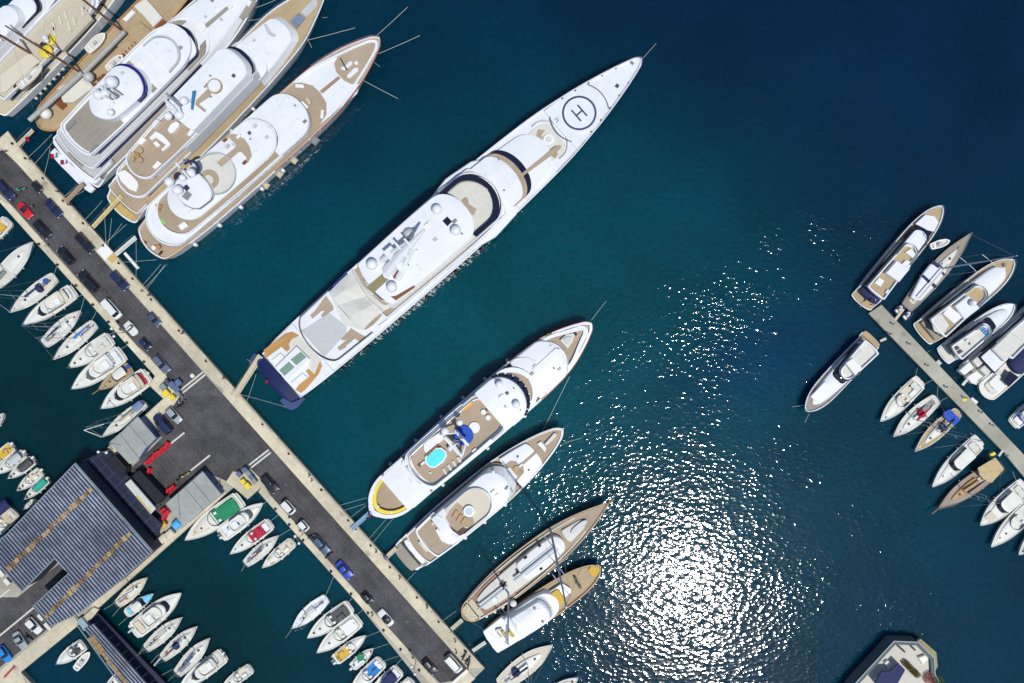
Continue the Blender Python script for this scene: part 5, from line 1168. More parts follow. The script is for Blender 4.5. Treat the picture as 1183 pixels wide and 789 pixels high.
# ================= Y10: two masted sailing yacht =================
b = Boat('sailing_yacht', 'large two masted sailing yacht with teak deck and very long grey masts', 'sailing yacht', (535, 714), (703, 581), 2.0, 2.9, 'superyachts moored stern to the quay')
b.hull([(0, 8), (.05, 12.5), (.15, 17), (.32, 21), (.6, 20.5), (.75, 16.5), (.87, 10.5), (.95, 5), (1, 1.5)], [(0, 2.0), (.5, 1.9), (1, 3)], 1.6, .6, col=WARM, deck=TEAK, rail=WOODL, rw=.22, bul=.25, flare=.14, n=36)
b.ring('inner_rail', OFFW, 14, 205, [(0, 13), (.2, 18), (.5, 18.4), (.75, 13.5), (1, 3)], 1.8, 2.3, .2, 1, 2)
b.lv('aft_coachroof', OFFW, 24, 100, [(0, 8), (.3, 12), (1, 14)], 1.8, 2.7, 4, 3, cam=.2)
b.lv('cockpit', GREYW, 60, 80, 8, 2.7, 2.8, 3, 3); b.disc('helm_seat', CUSH, 571, 693, 3.2, 2.8, 3.4); b.poly('cockpit_bench', mat('maroon_well', (.08, .02, .012), .5), CR(520, 640, 7.89)(445,280, 480,235, 520,290, 505,325, 470,300), 2.85, 3.1, .05)
b.lv('deckhouse', CUSH, 84, 146, [(0, 12), (.5, 13.5), (1, 10)], 1.8, 3.6, 4, 8, cam=.3, ch=.2)
for px, py, l, w_, a in ((612, 650, 5, 4, 0), (627, 638.5, 7, 4, 0), (637, 635, 8, 5, .1), (617, 646, 6, 4, 0), (625, 657, 5, 3, 0), (623, 630, 5, 4, 0), (607, 644, 6, 3, 0), (598, 661, 5, 3, 0)): b.box('window', GLASS, px, py, l*.7, w_, 3.62, .2, a, .04)
for s in (-4, 3.5): MB().box((b.u(112, 3.7), s*K, 3.5), (48*K, .25, .5), 0, .05).build('roof_rib', ALU, b.root)
b.lv('fore_coachroof', OFFW, 150, 178, [(0, 9), (1, 5)], 2.0, 2.7, 3, 4, cam=.15); b.lv('tender_cover', GREYW, 158, 182, 3.5, 2.7, 3.3, 10, 10)
b.mast(636, 612, 2, 52, .26, sp=(.3, .55, .78), sw=3.6); b.mast(587.5, 684, 2, 31, .22, sp=(.5,), sw=3.6, fore=False)
x0 = b.u(135, 4); MB().tube([(x0, 0, 4.2), (x0-12, 0, 4.3)], .3, 8).build('boom', ALU, b.root); MB().tube([(b.u(64, 4), 0, 4.3), (b.u(20, 4), 0, 4.4)], .25, 8).build('boom', ALU, b.root)
MB().tube([(b.L-.5, 0, 2.9), (b.L+1.6, 0, 3.3)], [.3, .15], 8).build('bowsprit', WOODL, b.root)
b.lv('stern_seat', TAN, 3, 22, [(0, 9), (1, 12)], 1.9, 2.3, 5, .1); b.lv('dark_coaming', WOOD, 22, 66, [(0, 13), (1, 17)], 1.85, 2.1, 1, 1)
b.bowrail(.4); b.dome(593, 697, 4, 2.3, CUSH, 'covered_winch', .1); b.fenders([.1, .15, .2], -1, CUSH, .35, 1.1)
b.plank((521.5, 727), (534, 716), 4.5, 1.6, 2.1, TAN); b.line((527, 706), (519, 718), 1.6, 1.4)
# ================= Y11 =================
b = Boat('motor_yacht', 'wooden decked motor yacht with white wheelhouse and mustard canvas covers', 'yacht', (566, 742), (693.5, 655.5), 1.9, 2.6, 'superyachts moored stern to the quay')
b.hull([(0, 15.5), (.1, 17), (.35, 18.5), (.62, 18), (.8, 15.5), (.91, 11.5), (.97, 7), (1, 3)], [(0, 1.7), (.5, 2), (1, 2.8)], .7, 1.2, col=WOOD, deck=TEAK2, rail=WOODL, rw=.22, bul=.35, flare=.14, n=34)
b.lv('aft_deck', WHITE, -1, 30, [(0, 15), (1, 17)], 1.5, 2.2, 2, .1, ch=.08)
b.lv('wheelhouse', WHITE, 28, 92, [(0, 15.5), (.6, 16.5), (1, 13)], 1.6, 3.6, .1, 12, cam=.15, ch=.2, top=(0, .6, .2)); winband(b, 30, 92, [(0, 15.5), (.6, 16.5), (1, 13)], 2.3, 3.1, .1, 12)
b.lv('roof', WHITE, 32, 76, [(0, 14), (1, 12)], 3.6, 5.0, 3, 6, cam=.2, ch=.2, top=(0, 1.2, .3)); b.ring('windscreen', GLASSL, 50, 80, [(0, 13.5), (1, 12.5)], 3.7, 4.6, .6, 1, 8, part=(.55, 1))
for i in range(7): b.box('roof_slat', GREYW, 602+i*2.3, 721-i*1.7, .5, 14, 5.12, .12, 0, .03)
b.disc('roof_vent', MGREY, 617.5, 703, 1.6, 5.1, 5.4); b.disc('roof_vent', MGREY, 627, 718.5, 1.6, 5.1, 5.4)
c = CR(550, 680, 7.237)
b.poly('sunpad_cover', GOLD, c(278,310, 305,300, 335,345, 340,390, 310,410, 280,395), 3.0, 3.6, .08); b.poly('sofa_cover', GOLD, c(205,365, 225,350, 250,385, 245,410), 2.3, 2.9, .08)
b.poly('davit_bench', OFFW, c(160,355, 175,340, 215,335, 205,352, 175,365, 215,410, 205,420), 2.2, 3.0, .05)
b.poly('cargo_hatch', GOLD, c(625,40, 675,8, 700,20, 725,60, 748,105, 695,140, 660,75), 3.0, 3.4, .1)
b.poly('foredeck_house', WHITE, c(610,30, 720,-45, 790,0, 800,30, 700,110), 2.2, 2.9, .1)
b.poly('bow_cover', GOLD, CR(600, 570, 6.575)(525,580, 545,552, 600,542, 622,558, 615,590, 590,620, 560,632, 535,605), 2.5, 2.75, .05)
for px, py in ((665, 669), (670, 678), (667, 674)): b.box('skylight', DGREY, px, py, 3, 4, 2.9, .3, 0, .05)
b.mast(585, 722, 3.6, 11, .16, sp=(.75,), sw=2.4, fore=False); b.bowrail(.45)
b.plank((546, 752), (561, 742), 4, 1.6, 2.0, OFFW)
for t in (.5,): b.line((640, 705), (640, 705), 1, 1)
# ================= Y5: classic wooden yacht =================
b = Boat('classic_yacht', 'classic yacht with golden teak decks, brown cabins and two tall brown masts', 'yacht', (45.5, 148), (256, -72), 2.2, 3.2, 'superyachts moored stern to the quay')
b.hull([(0, 13), (.03, 17), (.12, 20), (.5, 23), (.75, 20), (.9, 11), (1, 2)], [(0, 2.4), (.5, 2.1), (1, 3.4)], 3.6, .8, col=mat('dark_hull', (.05, .03, .02), .4), deck=TEAK2, rail=WOODL, rw=.3, bul=.3, flare=.12, n=36)
c = CR(0, 0, 4.535)
b.poly('deckhouse', WARM, c(300,460, 420,390, 460,420, 490,455, 380,535, 330,535), 2.1, 3.4, .15)
b.poly('brown_hatch', WOOD, c(280,535, 305,515, 345,548, 320,572), 2.1, 2.8, .1); b.poly('brown_hatch', WOOD, c(500,415, 540,385, 565,395, 520,432), 2.1, 2.9, .1); b.poly('brown_hatch', WOOD, c(468,440, 495,432, 505,458, 480,468), 2.1, 2.9, .1)
b.dome(53, 131, 6.5, 2.1, CUSH, 'covered_capstan', .1); b.dome(102.5, 89, 6, 2.6, GREYW, ped=.3)
for a_, d_ in (((34, 139), (95, 84)), ((97, 84), (144, 36.5))): A, B = b.P(*a_, 5), b.P(*d_, 5); MB().tube([A, B], .55, 8).build('sail_cover', mat('sail_cover_grey', (.38, .38, .36), .9, var=.08), b.root, True)
b.poly('cabin', TEAK2, c(590,225, 730,110, 800,165, 680,285), 2.1, 2.9, .12); b.poly('cabin_side', WOOD, c(665,285, 790,165, 800,180, 680,300), 2.0, 3.0, .05)
b.poly('cabin', WARM, c(735,65, 790,20, 850,90, 800,140), 2.1, 3.4, .15); b.poly('cabin', WARM, c(700,30, 760,-10, 790,20, 735,70), 2.1, 3.2, .1); b.poly('brown_hatch', WOOD, c(800,140, 850,100, 878,115, 840,155), 2.1, 2.9, .08)
b.poly('bench', CUSH, c(640,100, 690,50, 710,62, 660,112), 2.1, 2.8, .08)
for i in range(9): px, py = 44+i*5.2, 112-i*5.6; b.box('deck_locker', WARM, px-3, py+1, 3, 2, 2.2, .6, 0, .08)
for i in range(6): b.box('rail_chair', WOOD, 138+i*3.6, 66-i*3.4, 1.6, 2.6, 2.2, .8, 0, .05)
BRN = mat('brown_mast', (.20, .08, .04), .5, var=.2)
b.mast(95, 85, 2.2, 27, .26, m=BRN, sp=(.55,), sw=2.8, fore=False); b.mast(143, 37, 2.2, 30, .26, m=BRN, sp=(.5,), sw=2.8)
b.plank((20, 168), (38, 150), 4.5, 1.7, 2.2, TAN); b.flag(37, 158, 2.4)
b.line((36, 152), (28, 172), 1.8, 1.4); b.line((60, 155), (40, 182), 1.8, 1.4)
b.fenders([.2, .5], 1, CUSH)
# ================= Y6 =================
b = Boat('superyacht', 'beige decked yacht with loungers and a yellow cover at the upper left corner', 'yacht', (-11, 124), (168, -66), 2.4, 4.2, 'superyachts moored stern to the quay')
b.hull([(0, 18), (.1, 20), (.3, 21.5), (.6, 21.5), (.8, 16), (1, 2)], [(0, 2), (.5, 3), (1, 4.5)], 1.2, .8, col=WHITE, deck=TAN, rail=CUSH, rw=.25, bul=.3, flare=.12, n=32)
b.lv('main_house', WHITE, 22, 190, [(0, 16), (.8, 16), (1, 10)], 2.4, 4.9, 3, 6); winband(b, 22, 190, [(0, 16), (.8, 16), (1, 10)], 3.2, 4.6, 3, 6)
b.lv('upper_deck', mat('sand_deck', (.50, .45, .35), .8, var=.06), 16, 176, [(0, 17), (.8, 18), (1, 11)], 4.9, 5.2, 3, 16, ch=.05); b.ring('bulwark', WHITE, 15, 178, [(0, 18), (.8, 19), (1, 12)], 4.9, 5.9, .3, 3, 17)
b.poly('raised_deck', MATS['sand_deck'], CR(0, 0, 5.638)(240,220, 400,75, 470,40, 560,60, 600,120, 400,330), 5.2, 6.2, .1)
for px, py in ((75.5, 17.5), (69, 23.5), (61.5, 30.5), (85.5, 25), (79.5, 30.5), (62, 36), (95, 13)): 
    b.box('sun_lounger', BEIGE, px, py, 3, 10, 6.2, .35, -.55, .06)
x_, y_, _ = b.P(53, 59.5, 6.4); MB().lathe((x_, y_, 6.2), [(1.5, 0), (1.5, .3), (1.1, .6), (.05, .7)], 16).build('yellow_cover', YEL, b.root, True)
x_, y_, _ = b.P(58.5, 46, 6.4); MB().lathe((x_, y_, 6.2), [(1.1, 0), (1.1, .3), (.8, .5), (.05, .6)], 16).build('yellow_cover', YEL, b.root, True)
b.dome(52, 43.5, 3.2, 6.6, ped=.8); b.dome(54, 47, 2.6, 6.4, ped=.8); b.box('black_box', BLACK, 48, 51, 5, 4, 6.2, 1.0)
b.poly('tender_well', BLACK, CR(0, 0, 5.638)(85,560, 100,520, 240,405, 295,450, 250,520, 150,590, 100,600), 5.2, 5.26)
b.poly('aft_sofa', BEIGE, CR(0, 0, 5.638)(0,490, 190,340, 260,395, 30,600, 0,600), 5.2, 5.7, .1)
b.mast(40, 66, 5.2, 20, .3, m=BRN, sp=(.6,), sw=3, fore=False, stays=False)
# ================= Y7 =================
b = Boat('motor_yacht', 'white motor yacht with a curved black windscreen cut by the upper left corner', 'yacht', (-62, 112), (92, -58), 2.2, 3.6, 'superyachts moored stern to the quay')
b.hull([(0, 17), (.2, 19), (.6, 19), (.8, 15), (.93, 8), (1, 1)], [(0, 2), (.5, 2.4), (1, 3.8)], .8, .6, col=WHITE, deck=WHITE, rail=WHITE, rw=.2, bul=.2, flare=.14, n=30)
b.lv('wheelhouse', WHITE, 40, 150, [(0, 15), (1, 14)], 2.2, 4.2, 2, 10, cam=.2, top=(0, 2.2, .4)); b.lv('roof', WHITE, 50, 128, [(0, 13.5), (1, 13)], 4.2, 5.6, 2, 10, cam=.2, ch=.2, top=(0, 1, .2))
b.ring('windscreen', GLASS, 90, 156, [(0, 15), (1, 15)], 3.0, 4.0, 1.3, 1, 10, part=(.4, 1))
# tenders resting on the big decks
def dinghy(name, label, px, py, l, w, z, ang_px, cat='tender', col=CUSH, group='tenders and dinghies'):
    a = math.radians(ang_px); dx, dy = math.cos(a)*l/2, -math.sin(a)*l/2
    b = Boat(name, label, cat, (px-dx, py-dy), (px+dx, py+dy), z+.8, None, group)
    b.hull([(0, w*.4), (.5, w*.5), (.8, w*.38), (.93, w*.2), (1, .3)], .8, .3, .5, col=col, deck=OFFW, rail=col, rw=.28, bul=.35, flare=.3, n=12)
    for o in b.root.children:
        for v in o.data.vertices: v.co.z = max(v.co.z, .0)
    MB().box((b.L*.45, 0, .5), (.9, .6, .7), 0, .1).build('console', GREYW, b.root); MB().box((b.L*.2, 0, .5), (.5, w*K*.6, .35), 0, .06).build('seat', CUSH, b.root)
    b.root.location.z = z; return b
dinghy('tender', 'white tender with two open seats lying on the port deck of the classic yacht', 110.5, 48.5, 30, 12, 2.3, 44)
dinghy('tender', 'white tender beside the brown hatch of the classic yacht', 132.5, 72, 25, 11, 2.3, 42)
dinghy('tender', 'pale long tender lying in the dark well of the beige decked yacht', 35, 88, 38, 11, 5.3, 42, col=BEIGE)
dinghy('dinghy', 'small white dinghy with a red mark floating between two boats on the right', 1086.5, 281.5, 24, 9, .0, 18)
dinghy('tender', 'small white rubber tender tied to the cruiser in the lower left basin', 95, 763.5, 27, 9.5, 0., 50)
# ================= right hand jetty: larger yachts =================
def flyboat(label, S, T, w, zs=1.7, plat=6, cock=(8, 20), fly=(.12, .62), top=None, bowdeck=TEAK2, cover=None, name='motor_yacht', hull=WHITE, teakfly=True, ws=.66, group='boats along the right jetty', tabl=None, platm=TEAK2, darkside=False, canopy=None):
    b = Boat(name, label, 'motor yacht', S, T, zs, zs+.8, group); Lp = b.pl
    b.hull(tabl or [(0, w*.9), (.06, w*.95), (.3, w), (.6, w), (.76, w*.94), (.87, w*.76), (.94, w*.52), (.98, w*.28), (1, 1.5)], [(0, .7), (plat/Lp, .7), (plat/Lp+.03, zs), (.5, zs+.15), (1, zs+.9)], .6, .4, col=hull, deck=bowdeck, rail=WHITE, rw=.2, bul=.25, flare=.18, n=30)
    b.lv('platform', platm, 0, plat, w*.85, .5, .78, 2, .1, ch=.04)
    if cover: b.lv('cockpit_cover', cover, plat+1, cock[1], w*.8, zs, zs+.5, 2, .1, cam=.3)
    else: b.lv('cockpit_sole', TEAKG, plat+1, cock[1], w*.75, .8, zs+.1, .1, .1)
    z1 = zs+.2
    b.lv('deckhouse', WHITE, cock[1]-2, Lp*.9, [(0, w*.78), (.6, w*.74), (1, w*.42)], z1-.3, z1+.75, 1, Lp*.12, cam=.3, ch=.2)
    b.lv('saloon', GLASS, cock[1], Lp*ws, [(0, w*.8), (1, w*.66)], z1, z1+1.7, 1, w*.5, cam=.15, ch=.15, top=(0, .8, .15)); winband(b, cock[1], Lp*ws, [(0, w*.8), (1, w*.66)], z1+.15, z1+1.5, 1, w*.5, grow=.06)
    b.lv('coachroof', WHITE, cock[1]+2, Lp*ws-3, [(0, w*.74), (1, w*.56)], z1+1.55, z1+1.8, 1, w*.42, cam=.12, ch=.06)
    b.lv('windscreen', GLASS, Lp*(ws-.09), Lp*(ws+.035), [(0, w*.66), (1, w*.58)], z1+.45, z1+1.05, 1, w*.5, ch=.02, top=(0, 1.6, .25), cam=.05)
    f0, f1 = Lp*fly[0], Lp*fly[1]
    b.lv('flybridge', WHITE, f0, f1, [(0, w*.8), (1, w*.6)], z1+1.75, z1+2.1, 2, w*.5, ch=.08); b.ring('fly_coaming', WHITE, f0, f1, [(0, w*.8), (1, w*.6)], z1+2.05, z1+2.8, .28, 2, w*.5)
    b.lv('fly_floor', TEAK2 if teakfly else OFFW, f0+2, f1-4, [(0, w*.66), (1, w*.46)], z1+2.1, z1+2.14, 1, w*.4, ch=.01)
    b.ring('fly_screen', GLASSL, f0, f1+.5, [(0, w*.8), (1, w*.6)], z1+2.75, z1+3.2, .08, 2, w*.5, part=(.7, 1))
    b.bowrail(.55, .15, .7)
    return b, z1
b, z = flyboat('tall white flybridge yacht with teak stern platform at the head of the jetty', (995.5, 351.5), (1088.5, 238), 15.5, cover=NAVYC, plat=8, cock=(9, 21), fly=(.13, .62), ws=.77)
c = CR(975, 230, 5.636)
b.poly('hardtop_panel', WHITE, c(275,480, 345,400, 430,455, 360,540), z+2.14, z+3.6, .12); b.poly('sofa', CUSH, c(370,430, 405,395, 445,410, 425,455), z+2.15, z+2.7, .08); b.poly('sunpad', CUSH, c(400,345, 440,320, 470,360, 450,385), z+2.15, z+2.6, .08); b.poly('sofa', CUSH, c(200,545, 230,510, 265,530, 240,570), z+2.15, z+2.6, .08); b.box('side_box', CUSH, 1026, 337, 5, 4, z+2.15, .5, 0, .08)
b.poly('foredeck_pad', WHITE, c(465,160, 530,100, 590,110, 620,150, 590,210, 545,205), z+.8, z+1.15, .12)
b.flag(1010, 345, z+1)
b, z = flyboat('wide white flybridge yacht with a long smooth white foredeck second in the big row', (1066, 388), (1171.5, 300.5), 17, plat=7, cock=(9, 18), fly=(.13, .66), ws=.60)
c = CR(1040, 290, 6.07)
b.poly('hardtop_panel', WHITE, c(385,385, 480,310, 560,400, 455,480), z+2.2, z+3.4, .15); b.poly('sunpad', CUSH, c(300,440, 345,385, 440,460, 380,510), z+2.15, z+2.6, .1); b.poly('fly_panel', OFFW, c(215,480, 290,440, 345,520, 300,590, 240,560), z+2.16, z+2.5, .1)
b.lv('smooth_foredeck', WHITE, 85, 122, [(0, 12.5), (.6, 11), (1, 8)], z+.2, z+1.2, 1, 8, cam=.3, ch=.3); b.dome(1124, 350, 4, z+3.3, ped=.05); b.box('anchor_winch', MGREY, 1161, 306, 3, 3, z+.4, .5)
b.line((1074, 405), (1066, 413), 1, 1)
b, z = flyboat('white cruiser with four blue roof stripes and a black curved windscreen', (1090, 413), (1172, 352), 12.5, zs=1.5, plat=10, cock=(12, 22), fly=(.14, .62), ws=.66, bowdeck=WHITE, teakfly=False, platm=OFFW)
for i in range(4): b.box('roof_stripe', BRBLUE, 1134.5+i*2.1, 379+i*2.2, 5.5, 1.5, z+2.3, .1, 0, .01)
b.poly('open_hatch', DGREY, CR(1070, 380, 7.18)(215,165, 265,140, 280,160, 235,190), z+2.2, z+2.5, .05); b.poly('open_hatch', DGREY, CR(1070, 380, 7.18)(245,205, 290,170, 308,188, 260,218), z+2.2, z+2.5, .05); b.dome(1117, 393, 2, z+2.2, ped=.1); b.box('aerial_base', MGREY, 1121, 397, 2.5, 1, z+2.2, .4, .8)
b, z = flyboat('greyish white yacht with two square sterns and a long flat roof', (1119, 436), (1235, 330), 16, zs=1.6, plat=6, cock=(8, 24), fly=(.32, .9), ws=.8, bowdeck=OFFW, teakfly=False, platm=OFFW)
c = CR(1070, 380, 7.18)
b.poly('roof_panel', OFFW, c(550,165, 700,20, 810,110, 650,270), z+2.2, z+3.0, .15); b.poly('aft_panel', OFFW, c(385,265, 470,190, 520,245, 430,320), 1.9, 3.0, .1); b.poly('aft_panel', OFFW, c(445,335, 530,260, 590,310, 500,385), 1.9, 3.0, .1); b.poly('stern_pod', CUSH, c(275,345, 360,270, 400,320, 320,385), .5, 1.9, .15); b.poly('stern_pod', CUSH, c(335,400, 420,345, 475,395, 385,455), .5, 1.9, .15)
b.plank((1112, 445), (1118, 438), 3, 1.1, 1.4, GREYW, rails=False)
b = Boat('cruiser', 'cream cruiser with a big dark navy canvas over its forward half', 'motor yacht', (1136, 457), (1232, 368), 1.4, 2.2, 'boats along the right jetty')
b.hull([(0, 11), (.08, 13), (.4, 14), (.7, 12.5), (.88, 7), (1, 1)], [(0, 1.3), (1, 2.2)], 1.4, .5, col=WARM, deck=WARM, rail=WARM, rw=.25, bul=.2, n=24)
b.lv('cockpit_floor', OFFW, 8, 36, [(0, 8), (1, 10)], 1.3, 1.5, 3, 3); b.lv('sunpad', CUSH, 14, 30, 8, 1.5, 1.9, 2, 2, ch=.12); b.lv('navy_cover', NAVYC, 45, 110, [(0, 11), (.5, 11), (1, 3)], 1.2, 2.4, 6, 8, cam=.6, ch=.3)
b.poly('helm_screen', GLASS, CR(1070, 380, 7.18)(640,430, 700,350, 770,400, 690,480), 2.4, 3.0, .1); b.bowrail(.6)
b, z = flyboat('lone white yacht bow out beside the jetty head with a black windscreen band', (1010.5, 390.5), (931, 475), 14.2, zs=1.8, plat=7, cock=(8, 16), fly=(.07, .50), ws=.53, bowdeck=TEAKG, teakfly=False, hull=mat('slate_blue_hull', (.03, .06, .18), .25))
c = CR(920, 370, 6.573)
b.poly('fly_canopy', CUSH, c(375,325, 430,285, 500,360, 450,420), z+2.3, z+3.3, .12); b.poly('foredeck_pad', WHITE, c(105,580, 220,460, 270,500, 265,560, 180,640), z+.7, z+1.05, .15); b.poly('side_bench', GREYW, c(410,275, 480,210, 500,230, 430,290), z+2.2, z+2.6, .05); b.box('fly_hatch', DGREY, 991.5, 430.5, 4.5, 4.5, z+2.3, .6)
b.plank((1017, 394), (1024, 391), 3, 1.1, 1.3, TAN, rails=False); b.line((931, 468), (915, 470), 1.5, .1, .05); b.line((935, 478), (930, 488), 1.5, .1, .05)
# ------------------------------------------------------------------ small craft
SGRP = 'small boats in the basins'
GEARM = [mat('gear_red', (.35, .04, .03), .8), mat('gear_blue', (.03, .08, .28), .8), mat('gear_black', (.02, .02, .025), .8), mat('gear_tan', (.42, .33, .2), .8), MGREY, CUSH, WOODL, mat('gear_green', (.05, .18, .1), .8)]
def gear(b, t0, t1, w, z, n, rd):
    for i in range(n):
        x, y = b.L*rd.uniform(t0, t1), rd.uniform(-w, w); m = rd.choice(GEARM); k = rd.random()
        if k < .45: MB().box((x, y, z-.03), (rd.uniform(.25, .7), rd.uniform(.2, .4), rd.uniform(.15, .35)), rd.uniform(-.6, .6), .04).build('gear_bag', m, b.root)
        elif k < .75: MB().tube([(x+.22*math.cos(t), y+.22*math.sin(t), z+.03) for t in [i_*.7 for i_ in range(10)]], .035, 4).build('rope_coil', rd.choice((ROPE, GEARM[1], GEARM[2])), b.root)
        else: MB().tube([(x-.35, y, z+.1), (x-.25, y, z+.1), (x+.25, y+.1, z+.1), (x+.35, y+.1, z+.1)], [.04, .12, .12, .04], 8).build('fender', rd.choice((CUSH, GEARM[1])), b.root, True)
def sail(label, S, T, w, cover=NAVYC, seed=0, hull=IVORY, deck=OFFW, mastf=.58, mh=1.25, cock=BEIGE, dodger=None, bimini=None, boom=True, group=SGRP, teak=None, extra=None, lines=1):
    rd = random.Random(seed); b = Boat('sailboat', label, 'sailboat', S, T, .95, 1.2, group); w = w/2
    b.hull([(0, w*.62), (.08, w*.76), (.3, w*.97), (.5, w), (.68, w*.86), (.82, w*.58), (.93, w*.25), (1, .4)], [(0, .9), (.5, .9), (1, 1.3)], .35, .2, col=hull, deck=deck, rail=teak or hull, rw=.12, bul=.04, flare=.3, set_=.04, n=16)
    L = b.pl; z = .93
    b.lv('coachroof', hull, L*.36, L*.78, [(0, w*.55), (.4, w*.5), (1, w*.16)], z-.1, z+.42, 1, L*.08, cam=.12, ch=.1, top=(0, .3, .12), n=8); 
    b.lv('cockpit', cock, L*.07, L*.36, [(0, w*.34), (1, w*.44)], z-.05, z+.06, 1, 1, n=5); b.lv('cockpit_well', MGREY, L*.1, L*.33, w*.16, z+.05, z+.08, 1, 1, n=4, ch=.01)
    xc = b.u(L*.13, z); MB().tube([(xc+.35*math.cos(t)*.15, .38*math.sin(t), z+.75+.38*math.cos(t)) for t in [i*math.pi/6 for i in range(13)]], .025, 4).build('wheel', STEEL, b.root)
    for f in (.66, .88): b_ = MB().box((b.u(L*f, z+.4), 0, z+.1+(.38 if f < .8 else 0)), (.55, .55, .1), 0, .03).build('hatch', DGREY, b.root)
    px, py = S[0]+(T[0]-S[0])*mastf, S[1]+(T[1]-S[1])*mastf
    xm = b.u(L*mastf, z)
    h = b.L*mh; b.mast(px, py, z+.3, h, .09, sw=1.3, sp=(.5,) if b.L < 10 else (.38, .68))
    if boom:
        q = MB().tube([(xm-.1, 0, z+1.55), (xm-b.L*.33, 0, z+1.6)], .07, 6).build('boom', ALU, b.root)
        if cover: MB().tube([(xm-.1, 0, z+1.85), (xm-b.L*.12, .03, z+1.8), (xm-b.L*.22, -.03, z+1.75), (xm-b.L*.32, 0, z+1.7)], [.28, .24, .19, .1], 7).build('sail_cover', cover, b.root, True)
    if dodger: b.lv('spray_hood', dodger, L*.32, L*.42, w*.5, z+.35, z+1.15, 1, w*.4, cam=.2, ch=.2, top=(0, .3, .1), n=5)
    if bimini: b.lv('bimini', bimini, L*.06, L*.26, w*.6, z+1.75, z+1.85, 1.5, 1.5, cam=.2, ch=.05, n=5)
    gear(b, .06, .34, .45, z+.08, 4, rd); gear(b, .8, .93, .15, z+.1, 1, rd)
    b.bowrail(.3, .06, .6, .022); b.rail([(u, w_-.06) for u, w_ in b.p if u < b.L*.16], z, .6, .022)
    b.fenders([.35, .55], 1, CUSH, .13, .5); b.fenders([.35, .55], -1, CUSH, .13, .5)
    return b
def cruiser(label, S, T, w, style='open', cover=None, seed=0, hull=IVORY, cock=BEIGE, canopy=None, engines=0, screen=GLASSL, pad=OFFW, plat=True, group=SGRP, deck=None, name='motorboat', hard=None, ports=2, deckc=None):
    b = Boat(name, label, 'motorboat', S, T, 1.0, 1.35, group); w = w/2; rd = random.Random(seed); deck = deck or hull
    b.hull([(0, w*.9), (.1, w*.95), (.4, w), (.6, w*.93), (.76, w*.72), (.88, w*.43), (.96, w*.18), (1, .6)], [(0, .9), (.5, 1.05), (1, 1.4)], .3, .35, col=hull, deck=deck, rail=hull, rw=.14, bul=.05, flare=.28, set_=.07, n=16)
    L = b.pl; z = 1.02; k = K
    if plat: b.lv('swim_platform', OFFW, -L*.04, L*.03, w*.8, .35, .5, 1.5, .1, n=4)
    ce = {'open': .5, 'fly': .34, 'hard': .3, 'small': .55}[style]
    b.ring('cockpit_coaming', hull, L*.04, L*(ce+.04), w*.82, z-.1, z+.18, .12, 1.5, w*.4)
    b.lv('cockpit_floor', cock, L*.06, L*ce, w*.72, z-.1, z-.02, 1.2, w*.3, n=5, ch=.01)
    b.lv('foredeck_trunk', hull, L*(ce-.02), L*.88, [(0, w*.72), (.4, w*.62), (1, w*.18)], z-.1, z+.35, 1, L*.1, cam=.18, ch=.12, top=(0, .4, .12), n=8)
    for i in range(ports): MB().box((b.u(L*(ce+.2+.14*i), z+.4), 0, z+.4), (.5, .5, .14), 0, .03).build('hatch', DGREY, b.root)
    if pad: b.lv('sunpad', pad, L*.06, L*.17, w*.6, z-.02, z+.32, 1, 1, ch=.1, n=4)
    if style in ('open', 'small'):
        if not cover:
            for s in (-1, 1): b.lv('x', CUSH, 0, 1, 1, 0, .1) if 0 else MB().box((b.u(L*(ce-.1), z), s*w*k*.4, z-.02), (.7, .6, .5), 0, .1).build('seat', CUSH, b.root)
            MB().box((b.u(L*.24, z), w*k*.3, z-.02), (1.5*L/50, w*k*.5, .4), 0, .1).build('bench', cock if cock is not BEIGE else CUSH, b.root)
        b.ring('windscreen', screen, L*(ce-.22), L*(ce+.07), w*.74, z+.1, z+.72, .07, 1, w*.75, part=(.35, 1))
    if style == 'fly':
        b.lv('saloon', hull, L*.24, L*.62, [(0, w*.74), (1, w*.6)], z, z+1.2, 1, w*.5, cam=.1, ch=.12, top=(0, .8, .12), n=6); winband(b, L*.26, L*.61, [(0, w*.74), (1, w*.6)], z+.35, z+.95, 1, w*.5, grow=.08)
        b.lv('windscreen', screen if screen is not GLASSL else GLASS, L*.54, L*.66, w*.55, z+.4, z+.95, 1, w*.5, ch=.02, top=(0, .7, .1), n=5)
        b.ring('fly_coaming', hull, L*.2, L*.54, w*.66, z+1.2, z+1.75, .14, 2, w*.5); b.lv('fly_floor', cock, L*.22, L*.5, w*.56, z+1.2, z+1.25, 1, w*.4, ch=.01, n=4)
        b.box('fly_seat', CUSH, S[0]+(T[0]-S[0])*.32, S[1]+(T[1]-S[1])*.32, L*.1, w*.8, z+1.25, .4, 0, .08)
    if style == 'hard' or hard:
        b.lv('hardtop', hard or hull, L*.18, L*.52, [(0, w*.72), (1, w*.64)], z+1.25, z+1.4, 1.5, w*.4, cam=.12, ch=.06, n=6)
        b.lv('cabin_glass', GLASS, L*.3, L*.55, w*.62, z, z+1.25, 1, w*.4, top=(0, .6, .1), n=5)
    if canopy: b.lv('canopy', canopy, L*.12, L*(ce-.06), w*.66, z+.9, z+1.1, 2, 2.5, cam=.25, ch=.08, n=6)
    if cover: b.lv('boat_cover', cover, L*.06, L*(ce+.02), w*.76, z+.1, z+.55, 2, w*.6, cam=.35, ch=.1, n=6)
